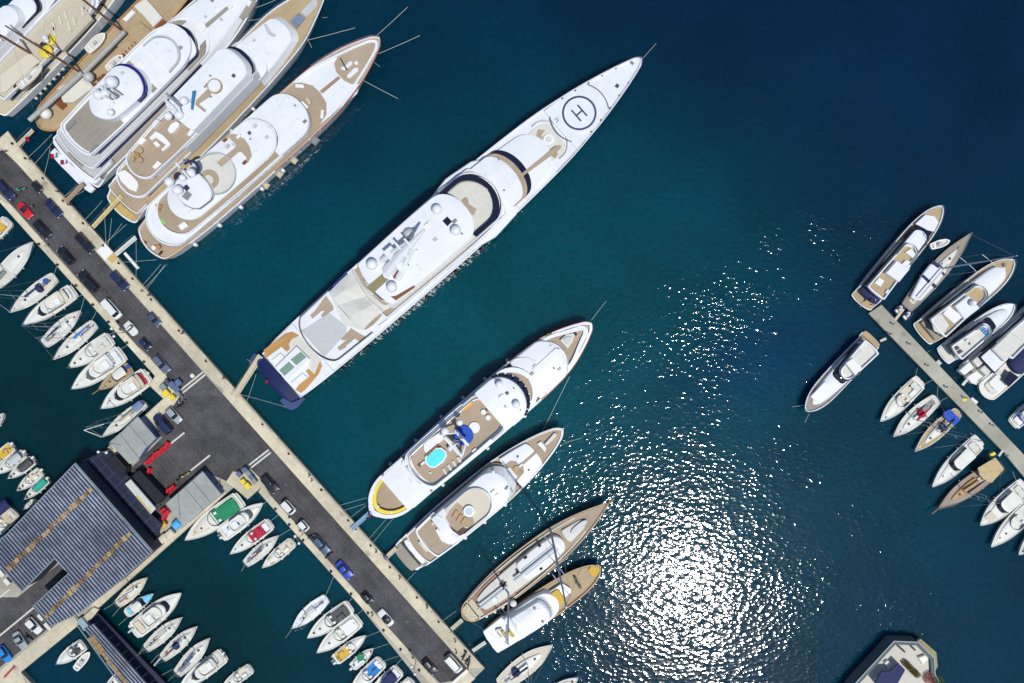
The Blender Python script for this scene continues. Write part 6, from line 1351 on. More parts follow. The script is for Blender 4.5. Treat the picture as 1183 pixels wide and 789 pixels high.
    for i in range(engines):
        y = (i-(engines-1)/2)*.75; e = empty('outboard_engine', (-.35, y, .9)); e.parent = b.root
        MB().box((0, 0, 0), (.75, .5, .55), 0, .12).build('cowling', MGREY if i % 2 else CUSH, e); MB().box((-.05, 0, -1.1), (.22, .16, 1.1), 0, .03).build('shaft', DGREY, e)
    gear(b, .06, .3, w*K*.55, z+.02, 5, rd); gear(b, .72, .9, .25, z+.25, 2, rd)
    b.bowrail(.55, .06, .5, .022); b.fenders([.3, .5], 1, CUSH, .13, .5); b.fenders([.3, .5], -1, CUSH, .13, .5)
    return b
# --- left column, between the quay and the upper basin
b = sail('white sailboat with a green sail cover cut by the left edge', (-8, 330), (38, 279.5), 22, TEAL, 1, mastf=.3); b.line((38, 280), (50, 277), 1.2, 1.4)
cruiser('small white boat with a yellow stern seat cut by the left edge above the sailboat', (9, 254), (-20, 284), 17, 'open', cock=GOLD, seed=2)
b = sail('white sailboat with dark blue sail bundle and a round blue cover on its stern', (64, 319), (12, 361), 19, NAVYC, 3, dodger=NAVYC, lines=2); b.disc('round_cover', BLUEC, 52, 324.5, 3, 1.0, 1.3)
b.line((62, 317), (66, 305), 1, 1.4); b.line((12, 361), (-10, 345), 1, .1, .04)
b = cruiser('white flybridge motorboat with a square beige top, third from the upper end', (84, 336), (27, 375), 21, 'fly', seed=4, cock=BEIGE, pad=WHITE, canopy=BEIGE); b.line((80, 338), (73, 325), 1, 1.4); b.line((84, 345), (96, 340), 1, 1.4)
b = sail('white sailboat bow towards the quay with navy sail bundle', (50, 398), (93.5, 358.5), 18, NAVYC, 5, mastf=.5); b.line((93, 359), (98, 340), 1.2, 1.4)
b = sail('white sailboat with a bright blue sail cover', (110, 373), (62, 415.5), 17, BRBLUE, 6, mastf=.42); b.line((105, 371), (110, 358), 1, 1.4)
b = cruiser('white open cruiser with three dark deck hatches and beige seats', (127, 391), (79, 425), 20, 'open', seed=7, cock=OFFW, ports=3); b.line((122, 388), (141, 380), 1, 1.4)
b = cruiser('large white cruiser with a grey curved windscreen in the left column', (140, 408), (83, 449.5), 24, 'fly', seed=8, cock=WHITE, pad=WHITE, screen=mat('smoke_screen', (.1, .11, .12), .2)); b.line((137, 404), (155, 395), 1, 1.4)
b = cruiser('small wooden boat with brown deck and white cabin', (151, 424), (114, 450.5), 15, 'hard', seed=9, hull=TEAK2, deck=TEAK2, cock=WOODL, hard=WARM, pad=None, plat=False, name='wooden_boat'); b.poly('blue_cover', BLUEC, [(144, 425), (148, 421), (151, 423), (146, 427)], 1.2, 1.6)
MB().tube([(b.L-.2, 0, 1.4), (b.L+1.6, 0, 1.7)], .09, 6).build('bowsprit', WOODL, b.root)
b = cruiser('cream flybridge cruiser with a large beige canvas over its bridge', (170, 434), (117, 472), 24, 'fly', seed=10, cock=TAN, pad=CRIM, canopy=TAN); b.plank((166, 436), (172, 430), 2.5, 1.1, 1.4, OFFW, rails=False)
b = sail('cream sailboat with a pale triangular bowsprit frame beside the upper hut', (168, 465), (118, 505), 15, mat('beige_cover', (.42, .38, .28), .8), 11, hull=WARM, mastf=.5, bimini=mat('faded_blue_canvas', (.16, .22, .36), .8))
q = MB(); p0 = b.P(97, 497, 1.5); q.tube([b.P(120, 490, 1.3), p0], .09, 5); q.tube([b.P(118, 505, 1.3), p0], .09, 5); q.build('bowsprit_frame', WHITE, b.root)
# --- small cluster at the left edge
for lab, S, T, w, kw in (('white tip of a boat at the left edge above the outboard boats', (-14, 500), (4, 477), 10, dict(style='small', ports=1)),
    ('white outboard boat with beige seats cut by the left edge', (14, 515), (-22, 546), 14, dict(style='small', engines=2, cock=GOLD)),
    ('white outboard boat with grey console second from the left edge', (28, 524), (-6, 548), 14, dict(style='small', engines=2, cock=OFFW, canopy=GREYW)),
    ('white outboard boat with a black covered cockpit', (38, 531), (9.5, 553), 13, dict(style='small', engines=2, cover=DGREY)),
    ('white outboard boat with beige seats beside the black covered one', (47, 544), (20, 567), 13, dict(style='small', engines=1, cock=BEIGE)),
    ('little white boat with a green cockpit next to the striped shed', (54, 553.5), (28.5, 577), 11, dict(style='small', engines=1, cover=TEAL)),
    ('white bow peeping out beside the shed below the green cockpit boat', (40, 578), (28, 588), 7, dict(style='small', ports=0))):
    cruiser(lab, S, T, w, seed=len(lab), pad=None, plat=False, **kw)
cruiser('beige motorboat cluttered with gear at the left edge beside the shed', (17, 591), (-14, 622), 17, 'open', seed=20, cock=TAN, hull=WARM)
b = Boat('covered_boat', 'boat under a dark navy cover at the left edge above the shed', 'boat', (10, 580), (-25, 606), 1, None, SGRP); b.hull([(0, 6), (.5, 7), (.9, 3), (1, 1)], 1., .5, .5, col=NAVY, deck=NAVYC, rail=NAVYC, rw=.1, bul=.02, n=10); b.lv('boat_cover', NAVYC, 1, b.pl-3, [(0, 5.5), (.5, 6.5), (.9, 2.5), (1, 1)], 1, 1.3, 1, 1, cam=.5)
# --- lower left basin
b = sail('small beige decked sailboat with a dark coiled line on its roof', (135, 699), (170, 667), 15, None, 21, deck=BEIGE, hull=WARM, boom=False, mh=1.0); b.line((134, 696), (120, 704), 1, 1.7); b.line((138, 702), (130, 712), 1, 1.6)
b = cruiser('white boat with sky blue bow and stern covers', (146, 709), (177, 686), 12.5, 'hard', seed=22, pad=SKYB, cock=SKYB, ports=0); b.lv('bow_cover', SKYB, 25, 35, [(0, 5), (1, 3)], 1.2, 1.5, 1, 2, cam=.1); b.line((150, 711), (137, 722), 1, 1.6)
b = cruiser('large white cruiser with a long plain foredeck in the lower basin', (155, 729), (209.5, 685), 24, 'fly', seed=23, cock=OFFW, pad=BEIGE, ports=0); b.plank((154, 726), (148, 731), 2, 1.2, 1.6, GREYW, rails=False)
b = sail('white sailboat with bare boom, between the large cruiser and the blue covered pair', (168, 750), (210.5, 713), 16, None, 24); b.line((166, 748), (158, 758), 1, 1.6)
b = sail('white sailboat with a dark navy cover shaped like a cross in its cockpit', (187, 761), (228, 723.5), 16, NAVYC, 25, dodger=NAVYC); b.plank((186, 760), (178, 769), 2, 1.1, 1.6, GREYW, rails=False); b.line((183, 756), (174, 766), 1, 1.6)
b = sail('white sailboat with a mid blue sail cover and brown cockpit', (204, 779), (242.5, 737), 17, mat('mid_blue_canvas', (.03, .08, .3), .8), 26, cock=MGREY); b.line((200, 773), (187, 780), 1, 1.6)
cruiser('white motorboat with two grey outboards, stern up at the lower basin edge', (258, 757), (206, 796), 20, 'fly', seed=27, engines=2, pad=None, cock=OFFW)
cruiser('white bow entering the picture at the bottom right of the lower basin', (290, 772), (255, 796), 14, 'open', seed=28)
cruiser('white sunlit bow at the bottom edge beside the covered jetty', (150, 775), (122, 793), 13, 'open', seed=29)
cruiser('white tender with black helm seats in the lower left basin', (97, 744), (65.5, 767), 16, 'open', seed=30, cock=DGREY, pad=CUSH, ports=0, plat=False)
# --- middle basin below the lower hut
b = cruiser('long cream powerboat with deep green cockpit covers', (277, 578), (214, 624), 25, 'open', seed=31, hull=WARM, cock=GREEN, pad=None, ports=1, screen=mat('blue_screen', (.03, .08, .2), .2)); b.lv('green_cover', GREEN, 5, 26, 8, 1.05, 1.3, 4, 3, cam=.15, n=6); b.lv('foredeck_pad', BEIGE, 46, 68, [(0, 7), (1, 2)], 1.3, 1.5, 1, 4, ch=.05, n=5)
b = cruiser('white powerboat with twin white outboards and a square blue hatch', (256, 618), (304, 581), 20, 'fly', seed=32, engines=2, cock=WHITE, pad=None, ports=1, screen=mat('smoke_screen', (.1, .11, .12), .2)); b.box('blue_hatch', BLUEC, 274.5, 605.5, 4, 4, 2.3, .15, 0, .03); b.line((303, 583), (315, 574), 1.3, 1.4)
b = cruiser('white boat with a bright crimson canvas over its cockpit', (312, 605), (266, 640), 17, 'open', seed=33, cock=CRIM, pad=WHITE, ports=1); b.lv('crimson_cover', CRIM, 13, 29, 6.2, 1.1, 1.35, 1.5, 1.5, cam=.2, n=5); b.line((311, 603), (325, 592), 1, 1.4)
b = sail('small white sailboat with a dark red and navy sail bundle', (283, 652), (322, 618.5), 15, mat('maroon_canvas', (.22, .02, .03), .8), 34, cock=BEIGE, mh=1.0); b.line((321, 620), (338, 610), 1.2, 1.4); b.line((283, 652), (279, 660), 1, .1)
b = cruiser('white boat with beige seats, lowest of the group below the lower hut', (338, 626), (303, 656), 14.5, 'open', seed=35, cock=BEIGE, pad=BEIGE, ports=0); b.lv('foredeck_pad', TEAK, 29, 36, 4, 1.3, 1.42, 1, 1, ch=.02); b.line((337, 625), (350, 613), 1, 1.4)
# --- lower right of the middle basin
b = sail('white double ended sailboat drifting alone beside the row of small boats', (378, 690.5), (337, 726), 17, None, 36, deck=WHITE, boom=True, mh=.9, cock=WHITE); b.line((375, 691), (386, 665), 1, 1.4); b.line((337, 727), (330, 737), 1, .1)
b = cruiser('white motorboat with dark grey seats and big wraparound windows', (404, 701), (355, 737), 20, 'open', seed=37, cock=DGREY, pad=DGREY, ports=2, screen=GLASS); b.line((400, 698), (410, 688), 1, 1.4)
b = cruiser('white motorboat with a plain white sunpad and grey trimmed cockpit', (414, 716), (366, 754), 20, 'open', seed=38, cock=OFFW, pad=CUSH, ports=1); b.lv('sunpad', CUSH, 6, 22, 7, 1.05, 1.45, 1, 1, ch=.1); b.line((410, 712), (420, 704), 1, 1.4)
b = cruiser('white boat with golden cockpit and twin outboards, bow towards the quay', (387, 763), (423, 734), 15, 'small', seed=39, cock=GOLD, pad=None, engines=2, ports=0); b.line((423, 736), (439, 728), 1.2, 1.4)
b = cruiser('small white boat with a round green cover', (407, 771), (431.5, 749), 12, 'small', seed=40, cock=WHITE, pad=None, engines=1, ports=0); b.disc('green_cover', GREEN, 416.5, 759.5, 4.4, 1.2, 1.7); b.line((431, 750), (452, 742), 1.2, 1.4)
b = cruiser('white boat with bright blue stripes of canvas at the bottom of the middle basin', (441, 764), (404, 800), 18, 'open', seed=41, cock=BRBLUE, pad=WHITE, ports=0); b.line((440, 765), (461, 756), 1, 1.4)
b = cruiser('white and navy canopied boat at the bottom edge near the quay', (461, 774), (425, 808), 18, 'hard', seed=42, hard=NAVYC, cock=BLUEC, pad=CUSH); b.line((456, 770), (462, 757), 1, 1.4)
cruiser('white boat with clear bags on deck at the bottom edge, nearest the quay', (476, 786), (448, 815), 14, 'small', seed=43, cock=OFFW, pad=CUSH)
# --- bottom centre
b = sail('white sailboat with a round navy cover at the bottom centre', (577, 792), (638.5, 745), 24, NAVYC, 44, mastf=.53, mh=.95, cock=OFFW, deck=BEIGE); b.disc('round_cover', NAVYC, 596, 777.5, 5, 1.2, 1.8)
cruiser('cream bow at the bottom centre edge near the glitter', (625, 812), (668, 783), 17, 'open', seed=45, hull=WARM)
# --- right jetty, lower row
RG = 'boats along the right jetty'
b = cruiser('white open cruiser with a grey horseshoe windscreen, first small boat of the right jetty', (1063, 441), (1017, 487), 20, 'open', seed=51, cock=BEIGE, pad=OFFW, ports=0, screen=mat('smoke_screen', (.1, .11, .12), .2), group=RG); b.line((1058, 437), (1060, 425), 1, 1.1); b.line((1065, 446), (1077, 439), 1, 1.1)
b = sail('white sailboat with a crimson cover over its cockpit', (1083, 460), (1032, 504.5), 20, CRIM, 52, mastf=.55, cock=TEAKG, group=RG, dodger=CRIM); b.line((1083, 458), (1084, 446), 1, 1.1); b.line((1082, 466), (1095, 459), 1, 1.1)
b = sail('sailboat with golden side decks under a big royal blue canopy', (1108, 475), (1057, 521.5), 18, NAVYC, 53, deck=TEAK2, group=RG, dodger=NAVYC, mastf=.5); b.poly('blue_canopy', BLUEC, CR(1000, 380, 5.634)(505,545, 550,520, 620,590, 580,630, 515,580), 2.2, 2.35, .05)
b = cruiser('white cruiser with a navy windscreen bow down beside the wooden boat', (1131, 510), (1077, 562.5), 21, 'hard', seed=54, cock=OFFW, pad=OFFW, ports=1, group=RG); b.line((1128, 507), (1121, 500), 1, 1.1)
b = sail('wooden sailing boat with a wide tan canopy over its stern', (1157, 537), (1083, 588), 22, NAVYC, 55, hull=WOODL, deck=TEAKG, teak=WOOD, mastf=.6, mh=.75, group=RG, bimini=None); b.poly('stern_canopy', mat('tan_canopy', (.50, .38, .20), .8, var=.12, scale=1.2), CR(1000, 500, 4.93)(640,200, 740,140, 790,205, 720,285, 680,272, 650,240), 2.6, 2.75, .06); MB().tube([(b.L-.3, 0, 1.3), (b.L+1.8, 0, 1.6)], .12, 6).build('bowsprit', WOODL, b.root); b.poly('yellow_box', YEL, CR(1000, 500, 4.93)(708,122, 735,108, 745,122, 715,138), 1.2, 1.7, .05)
b.plank((1154, 527), (1159, 520), 2.5, 1.2, 1.2, GREYW, rails=False)
b = cruiser('white boat with plain white canopy and navy screen near the lower jetty', (1184, 562), (1132.5, 607), 24, 'hard', seed=56, cock=OFFW, pad=OFFW, ports=0, group=RG); b.lv('foredeck_pad', BEIGE, 47, 58, 5, 1.4, 1.55, 1, 1, ch=.03); b.line((1176, 558), (1170, 545), 1, 1.1)
cruiser('white cruiser with a grey windscreen cut by the right edge', (1200, 578), (1145, 632), 22, 'open', seed=57, cock=OFFW, group=RG, screen=mat('smoke_screen', (.1, .11, .12), .2), ports=1)
cruiser('white bow cut by the right edge, lowest of the jetty row', (1220, 600), (1177, 641), 20, 'open', seed=58, cock=OFFW, group=RG)
cruiser('white stern with blue covers cut by the right edge above the jetty', (1171, 490), (1215, 452), 18, 'fly', seed=59, cock=BLUEC, pad=CUSH, group=RG)
# R2: sailing boat between the two tall yachts
b = sail('grey decked sailing yacht between two tall white yachts, with a long leaning mast', (1047, 356), (1122, 269), 22, None, 60, deck=TEAKG, hull=WARM, mastf=.5, boom=False, group=RG, mh=0.02, cock=BEIGE, teak=TEAKG)
for o_ in list(b.root.children):
    if o_.name.startswith(('mast', 'spreader', 'rigging')): bpy.data.objects.remove(o_)
b.mast(1084, 308, 1.3, 27, .2, sp=(.4, .68), sw=2.6)
b.poly('deck_cabin', WHITE, CR(1040, 290, 6.07)(75,320, 155,165, 215,90, 290,90, 330,140, 250,240, 150,345, 105,345), 1.3, 1.9, .2)
for pts in ((150,178, 165,165, 215,210, 200,225), (215,235, 230,218, 258,245, 245,262), (285,150, 297,140, 320,165, 308,175), (215,80, 235,65, 285,105, 265,120)): b.poly('navy_hatch', NAVYC, CR(1040, 290, 6.07)(*pts), 1.9, 2.05, .03)
x_, y_, _ = b.P(1075, 315, 3); MB().tube([(x_+4, 0, 3), (x_-6, 0, 3.1)], .16, 8).build('boom', OFFW, b.root)
b.plank((1034, 370), (1044, 357), 3, 1.1, 1.2, TAN, rails=False)
# blue dinghies under the sailing yacht stern
for px, py, lab in ((1040, 357, 'dark blue inflatable dinghy behind the grey decked sailing yacht'), (1049, 364, 'second dark blue dinghy, nearer the jetty, behind the grey decked sailing yacht')):
    dinghy('dinghy', lab, px, py, 15, 9, 0., 40, col=NAVYC)
# floats and small pontoons beside the jetty
for px, py, l, w_, a, m_, lab in ((1083.5, 420, 8, 6, 40, GREYW, 'grey floating step on the upper side of the right jetty'), (1125.5, 463, 9, 4, -38, CUSH, 'white floating step on the upper side of the right jetty, lower down'),
                              (151.5, 301, 24, 3.5, -49, CUSH, 'white gangway laid in the water side of the promenade by the white pad')):
    p = W3(px, py, .6); o = MB().box((0, 0, 0), (l*K, w_*K, .5), 0, .08).build('floating_step', m_); o.location = (p.x, p.y, .15 if lab[0] != 'x' else 1); o.rotation_euler.z = math.radians(a); tag(o, lab, 'floating step', 'floating steps')
# pale fan fenders and a harbour lamp on a pole at the edges of the basins
def lamp(px, py, label, z0, hgt=5, ang=0):
    r = empty('street_lamp', W3(px, py, z0)); r.location.z = z0; r.rotation_euler.z = ang; tag(r, label, 'street lamp', 'twin globe harbour lamps')
    MB().lathe((0, 0, 0), [(.18, 0), (.1, .3), (.06, hgt), (.03, hgt+.1)], 8).build('post', STEEL, r, True)
    MB().tube([(0, -.9, hgt-.1), (0, .9, hgt-.1)], .05, 5).build('arm', STEEL, r)
    for s in (-1, 1): MB().ball((0, s*.9, hgt+.15), .33, 12).build('lamp_shade', CUSH, r, True)
for px, py, lab, a in ((128, 384, 'twin globe lamp beside the white pickup at the left pavement', .3), (116, 523, 'twin globe lamp rising above the water by the upper hut', 1.5), (342, 624.5, 'twin globe lamp beside the beige cockpit boat', .5), (477, 776, 'twin globe lamp beside the last black car', .4)):
    k_ = (H-6)/H; pz = QZ if px != 116 else 1.2
    lamp(CX+(px-CX)*k_, CY+(py-CY)*k_, lab, pz, 5-.0, a)
# ------------------------------------------------------------------ vehicles
CARM = {}
def paint(n, rgb, metal=.0): return mat('paint_'+n, rgb, .28, metal, var=.03, scale=.5, coat=.6)
PBLK, PNAV, PWHT, PSIL, PRED, PBLU, PSLA, PAZU, PGRY = paint('black', (.010,.011,.016)), paint('navy', (.012,.022,.07)), paint('white', (.68,.69,.68)), paint('silver', (.40,.44,.46), .3), paint('red', (.55,.01,.015)), paint('blue', (.01,.05,.42)), paint('slate', (.06,.10,.17), .2), paint('azure', (.02,.22,.6)), paint('grey', (.12,.15,.19), .2)
HEAD = mat('headlamp_glass', (.6,.62,.65), .1); TAIL = mat('tail_lamp', (.35,.01,.01), .2)
def car(label, px, py, L, W, col, kind='suv', flip=False, ang=None, roofm=None, hgt=None, cat=None, name=None):
    """px,py centre; L, W photo px; nose points down the quay unless flipped"""
    P = W3(px, py, QZ+.8); r = empty(name or 'parked_car', (P.x, P.y, Z), 0)
    a = QA if ang is None else math.radians(ang); r.rotation_euler.z = a+(math.pi if flip else 0)
    tag(r, label, cat or {'van': 'van', 'pickup': 'pickup truck'}.get(kind, 'car'), 'vehicles parked along the quay')
    L *= K*.99; W *= K*.98; h = hgt or {'suv': 1.68, 'van': 2.1, 'hatch': 1.5, 'sedan': 1.45, 'sport': 1.28, 'pickup': 1.75, 'mini': 1.5, 'estate': 1.5}[kind]
    hl = L/2; hb = .22; belt = {'van': 1.15, 'suv': 1.0}.get(kind, .88)
    # body: plan outline lofted through sill, belt and shoulder
    def pl(u0, u1, w, n=2.6, rr=.5): return prof(u0, u1, w, rr, rr*1.2, n, n, 8)
    def hood(u):
        t = u/hl
        if kind == 'van': return belt-.18*max(0, (t-.72)/.28)
        return belt-.04-.16*max(0, (t-.3)/.7)**1.5-(.05 if t < -.7 and kind in ('sedan', 'sport') else 0)
    mb = MB(); pb = pl(-hl+.08, hl-.06, W/2-.05); pt = pl(-hl, hl, [(0, W/2-.06), (.15, W/2), (.8, W/2), (1, W/2-.08)])
    pm = [(u, w) for u, w in pt]
    rg = lambda p, z: [(u, -w, z(u) if callable(z) else z) for u, w in p]+[(u, w, z(u) if callable(z) else z) for u, w in p[::-1]]
    ps = shrink(pt, .07, .07, .07)
    mb.rings([rg(pt, hb), rg(pt, lambda u: hood(u)-.12)], top=False)
    n = len(pt); mb.grid_shell(pt, ps, lambda u: hood(u)-.12, hood, .05, .04, 3, under=False)
    mb.build('body', col, r, True, 40)
    c0, c1, s0, s1 = {'suv': (-hl*.97, hl*.42, .28, .75), 'van': (-hl*.97, hl*.80, .1, .55), 'hatch': (-hl*.95, hl*.42, .45, .8), 'sedan': (-hl*.68, hl*.38, .65, .75), 'sport': (-hl*.55, hl*.25, .75, .7), 'pickup': (-hl*.15, hl*.45, .2, .55), 'mini': (-hl*.9, hl*.6, .35, .7), 'estate': (-hl*.94, hl*.38, .4, .75)}[kind]
    base = prof(c0, c1, [(0, W/2-.12), (.5, W/2-.07), (1, W/2-.16)], .25, .3, 3, 3, 6); top = prof(c0+s0, c1-s1, [(0, W/2-.28), (.5, W/2-.22), (1, W/2-.3)], .2, .25, 3, 3, 6)
    # same vertex counts for loft
    m = min(len(base), len(top))
    if len(base) != len(top):
        def res(p, k_): 
            o = []; 
            for i in range(k_):
                t = i/(k_-1)*(len(p)-1); j = min(int(t), len(p)-2); f = t-j; o.append((p[j][0]+(p[j+1][0]-p[j][0])*f, p[j][1]+(p[j+1][1]-p[j][1])*f))
            return o
        base, top = res(base, 12), res(top, 12)
    MB().rings([rg(base, belt-.08), rg(top, h-.07)]).build('window', GLASS, r, True, 30)
    tp = shrink(top, -.03); rf = MB().grid_shell(tp, shrink(tp, .06), h-.08, h, .05, .03, 3); rf.build('roof', roofm or col, r, True, 40)
    for s in (-1, 1): 
        MB().tube([(c1-.05, s*(W/2-.13), belt-.03), (c1-s1-.02, s*(W/2-.28), h-.05)], .045, 4).build('pillar', col, r)
        MB().tube([(c0+.05, s*(W/2-.12), belt-.03), (c0+s0+.02, s*(W/2-.27), h-.05)], .06, 4).build('pillar', col, r)
        MB().box((c1-.25, s*(W/2+.06), belt-.02), (.16, .22, .14), 0, .03).build('wing_mirror', col, r)
        MB().box((hl-.16, s*(W/2-.28), belt-.42), (.2, .34, .16), 0, .04).build('headlight', HEAD, r)
        MB().box((-hl+.1, s*(W/2-.22), belt-.36), (.16, .26, .22), 0, .03).build('tail_light', TAIL, r)
        for x in (hl-.82, -hl+.78):
            wb = MB(); vs = []
            wh = empty('wheel', (x, s*(W/2-.12), .33)); wh.parent = r
            o = MB().lathe((0, 0, 0), [(.2, -.11), (.31, -.11), (.335, -.07), (.335, .07), (.31, .11), (.2, .11)], 16).build('tyre', BLACK, wh, True); o.rotation_euler.x = math.pi/2
            o = MB().lathe((0, 0, 0), [(.05, -.12), (.2, -.1), (.2, .1), (.05, .12)], 12).build('rim', STEEL, wh, True); o.rotation_euler.x = math.pi/2
    if kind == 'pickup':
        MB().box((-hl*.55, 0, belt-.1), (hl*.75, W-.3, .05), 0, .01).build('load_bed', PGRY if col is not PWHT else OFFW, r)
    return r
car('dark navy SUV with cluttered windscreen cut by the left edge', 6, 219, 25, 10, PNAV, 'suv')
car('red sports car on the left pavement side', 28.5, 243, 21, 9, PRED, 'sport', roofm=PBLK)
car('black SUV just below the red sports car', 48.7, 265, 24, 10, PBLK, 'suv')
car('tiny black city car at the promenade side near the top gangways', 42.6, 215.5, 14.5, 8, PBLK, 'mini')
car('navy car with a white rear half below the tiny city car', 61.6, 240, 25, 9.5, PNAV, 'sedan', roofm=PNAV)
car('black SUV on the promenade side above the white pad', 98, 280.5, 27, 10, PBLK, 'suv')
car('black estate on the left side facing the small sailboats', 75.4, 295.4, 24, 10, PBLK, 'estate', flip=True)
car('long black SUV on the left side above the white van', 101.5, 325, 29, 11, PBLK, 'suv', flip=True)
car('navy SUV on the promenade side opposite the long black SUV', 138, 324, 26, 10, PNAV, 'suv')
car('white panel van with dark side windows on the left side', 129.5, 357, 26, 10.5, PWHT, 'van', flip=False)
car('white pickup with pale load bed behind the white panel van', 151, 379.5, 18.5, 9.5, PWHT, 'pickup', flip=True)
car('slate blue hatchback on the promenade side by the empty berth', 178, 369, 18.5, 8.5, PSLA, 'hatch')
car('small dark navy hatchback below the white pickup', 167.5, 397.5, 15.5, 8.5, PNAV, 'mini')
car('slate grey estate above the blue skips', 185.7, 420.5, 25.5, 10, PGRY, 'estate')
car('silver hatchback parked on the plaza beside the navy van', 200.6, 479.5, 22, 9.5, PSIL, 'hatch')
car('large navy car beside the upper grey hut', 188, 489.5, 27, 11, PNAV, 'suv', flip=True)
car('black SUV below the lower skips', 311.5, 559, 24, 10.5, PBLK, 'suv')
car('white van with a small dark roof hatch below the black SUV', 333.5, 586, 18, 9.5, PWHT, 'van')
car('short white van next in line below the hatched van', 351, 607.5, 13.5, 8.5, PWHT, 'van', hgt=1.9)
car('slate blue estate with pale windscreen in the lower road', 370.7, 630, 25, 10, PSLA, 'estate')
car('vivid blue car on the lower road', 397.5, 658.7, 24, 10, PBLU, 'sedan')
car('small black hatchback between the blue car and the white convertible', 424, 691.5, 15.5, 9, PBLK, 'mini')
car('white car with black roof on the lower road', 445.5, 714, 22, 9.5, PWHT, 'sedan', roofm=PBLK, flip=True)
car('black car on the left of the road near the pier end', 496, 770.6, 20.5, 9.5, PBLK, 'hatch')
car('white van at the very end of the road beside the promenade', 524, 766.5, 23.5, 10, PWHT, 'van')
car('white car with dark sunroof in the yard beside the shed', 38.4, 723, 22, 10, PWHT, 'hatch', roofm=None, ang=-47)
car('silver car next to the white one in the yard', 22.5, 740, 22, 9.5, PSIL, 'sedan', ang=-58)
car('bright azure car at the lower left corner of the yard', 4.5, 756, 21, 10, PAZU, 'hatch', ang=-55)

# scooters
def scooter(col, label, px, py, a, z=None):
    p = W3(px, py, QZ+.6); r = empty('motor_scooter', (p.x, p.y, Z)); r.rotation_euler.z = a; tag(r, label, 'scooter', 'scooters and motorbikes on the quay')
    for x in (-.62, .62):
        o = MB().lathe((0, 0, 0), [(.12, -.06), (.25, -.06), (.27, 0), (.25, .06), (.12, .06)], 14).build('wheel', BLACK, r, True); o.location = (x, 0, .27); o.rotation_euler.x = math.pi/2
    MB().tube([(-.85, 0, .6), (-.45, 0, .68), (-.1, 0, .45), (.25, 0, .38), (.5, 0, .7), (.62, 0, .5)], [.1, .2, .16, .14, .16, .08], 8).build('body', col, r, True)
    MB().tube([(-.75, 0, .84), (-.4, 0, .86), (-.05, 0, .8)], [.1, .15, .1], 8).build('seat', BLACK, r, True)
    MB().tube([(.42, -.36, 1.02), (.5, 0, 1.0), (.42, .36, 1.02)], .03, 6).build('handlebar', BLACK, r)
    MB().ball((.58, 0, .92), .09, 8).build('headlight', HEAD, r, True); MB().box((-.95, 0, .85), (.36, .4, .32), 0, .06).build('top_case', col, r); return r
scooter(TEAL, 'teal scooter standing in the road near the left edge', 26, 218, .2); scooter(PGRY, 'grey scooter beside the teal one near the left edge', 21, 222, .8)
scooter(mat('violet_paint', (.12,.05,.3), .4), 'violet scooter squeezed between the navy SUV and the red sports car', 16, 229, .9)
scooter(PSIL, 'silver scooter below the blue skips', 209.5, 460.5, 1.2); scooter(PNAV, 'navy scooter beside the silver one below the skips', 212, 465, 1.0); scooter(BLACK, 'black scooter nearest the silver hatchback on the plaza', 206.5, 465.5, 1.4)
scooter(PNAV, 'dark blue scooter behind the slate blue estate', 380.5, 641, .6); scooter(PGRY, 'grey scooter in front of the short white van', 361, 619, .5)
scooter(BLACK, 'black scooter on the promenade by the last gangway', 537, 757, 1.0); scooter(DGREY, 'dark grey scooter on the promenade, just below the black one', 541, 762, .9); scooter(BLACK, 'black scooter closest to the white van at the pier end', 542, 766, 1.3)
scooter(PNAV, 'dark scooter shape for the shadows between the white and silver cars in the yard', 33.5, 737, -.6); scooter(PGRY, 'grey scooter among the boxes by the lower hut', 208, 553, .8); scooter(BLACK, 'black scooter beside the yellow one by the lower hut', 211.5, 549.5, .5)  # the yard scooter's dark body stands in for shadows between the cars
scooter(YEL, 'yellow scooter at the end of the kerb bar by the lower hut', 216, 547.5, .6); scooter(DGREY, 'dark scooter parked at the promenade near the top left corner', 4, 175, .3)

# red plastic barriers in lines
def barrier():
    r = empty('traffic_barrier', (0,0,0)); L = .62
    MB().rings([[(x, y*w, z) for x, y in ((-L, -1), (L, -1), (L, 1), (-L, 1))] for w, z in ((.42, 0), (.42, .18), (.24, .5), (.17, 1.0), (.12, 1.05))]).build('barrier_body', RED, r)
    MB().tube([(-L-.08, 0, .3), (-L-.08, 0, .9)], .07, 6).build('link_pin', DGREY, r); MB().box((0, 0, 1.04), (.3, .12, .05), 0, .01).build('filler_cap', DGREY, r); return r
BR = barrier(); first = True; ba = math.atan2(1, 1.25)
lab = ['nearest the white kerb bar by the silver car', 'second below the kerb bar', 'fourth from the kerb bar by the upper hut', 'in the middle of the line by the upper hut', 'sixth from the kerb bar by the upper hut', 'last of the line by the upper hut',
       'upper of the pair above the white canopy', 'lower of the pair above the white canopy', 'upper of the pair beside the black pit', 'lower of the pair beside the black pit', 'above the pink topped pile by the tarp', 'in the red pile beside the blue tarp', 'lowest of the red pile beside the blue tarp', 'third below the kerb bar by the upper hut']
for i, (x, y) in enumerate(((192.5, 514), (189, 517), (180.5, 523.5), (177.5, 526.5), (173.5, 530), (170.5, 533), (171.5, 544), (166, 549), (198.5, 563), (193, 568), (188, 589), (192, 592), (189, 597), (185.5, 520.5))):
    o = BR if first else dup(BR); first = False; p = W3(x, y, QZ+.8); o.location = (p.x, p.y, Z); o.scale = (1.15, 1.5, 1.1); o.rotation_euler.z = ba+(0 if i % 3 else .5)
    tag(o, 'red plastic traffic barrier, '+lab[i], 'barrier', 'red plastic traffic barriers')
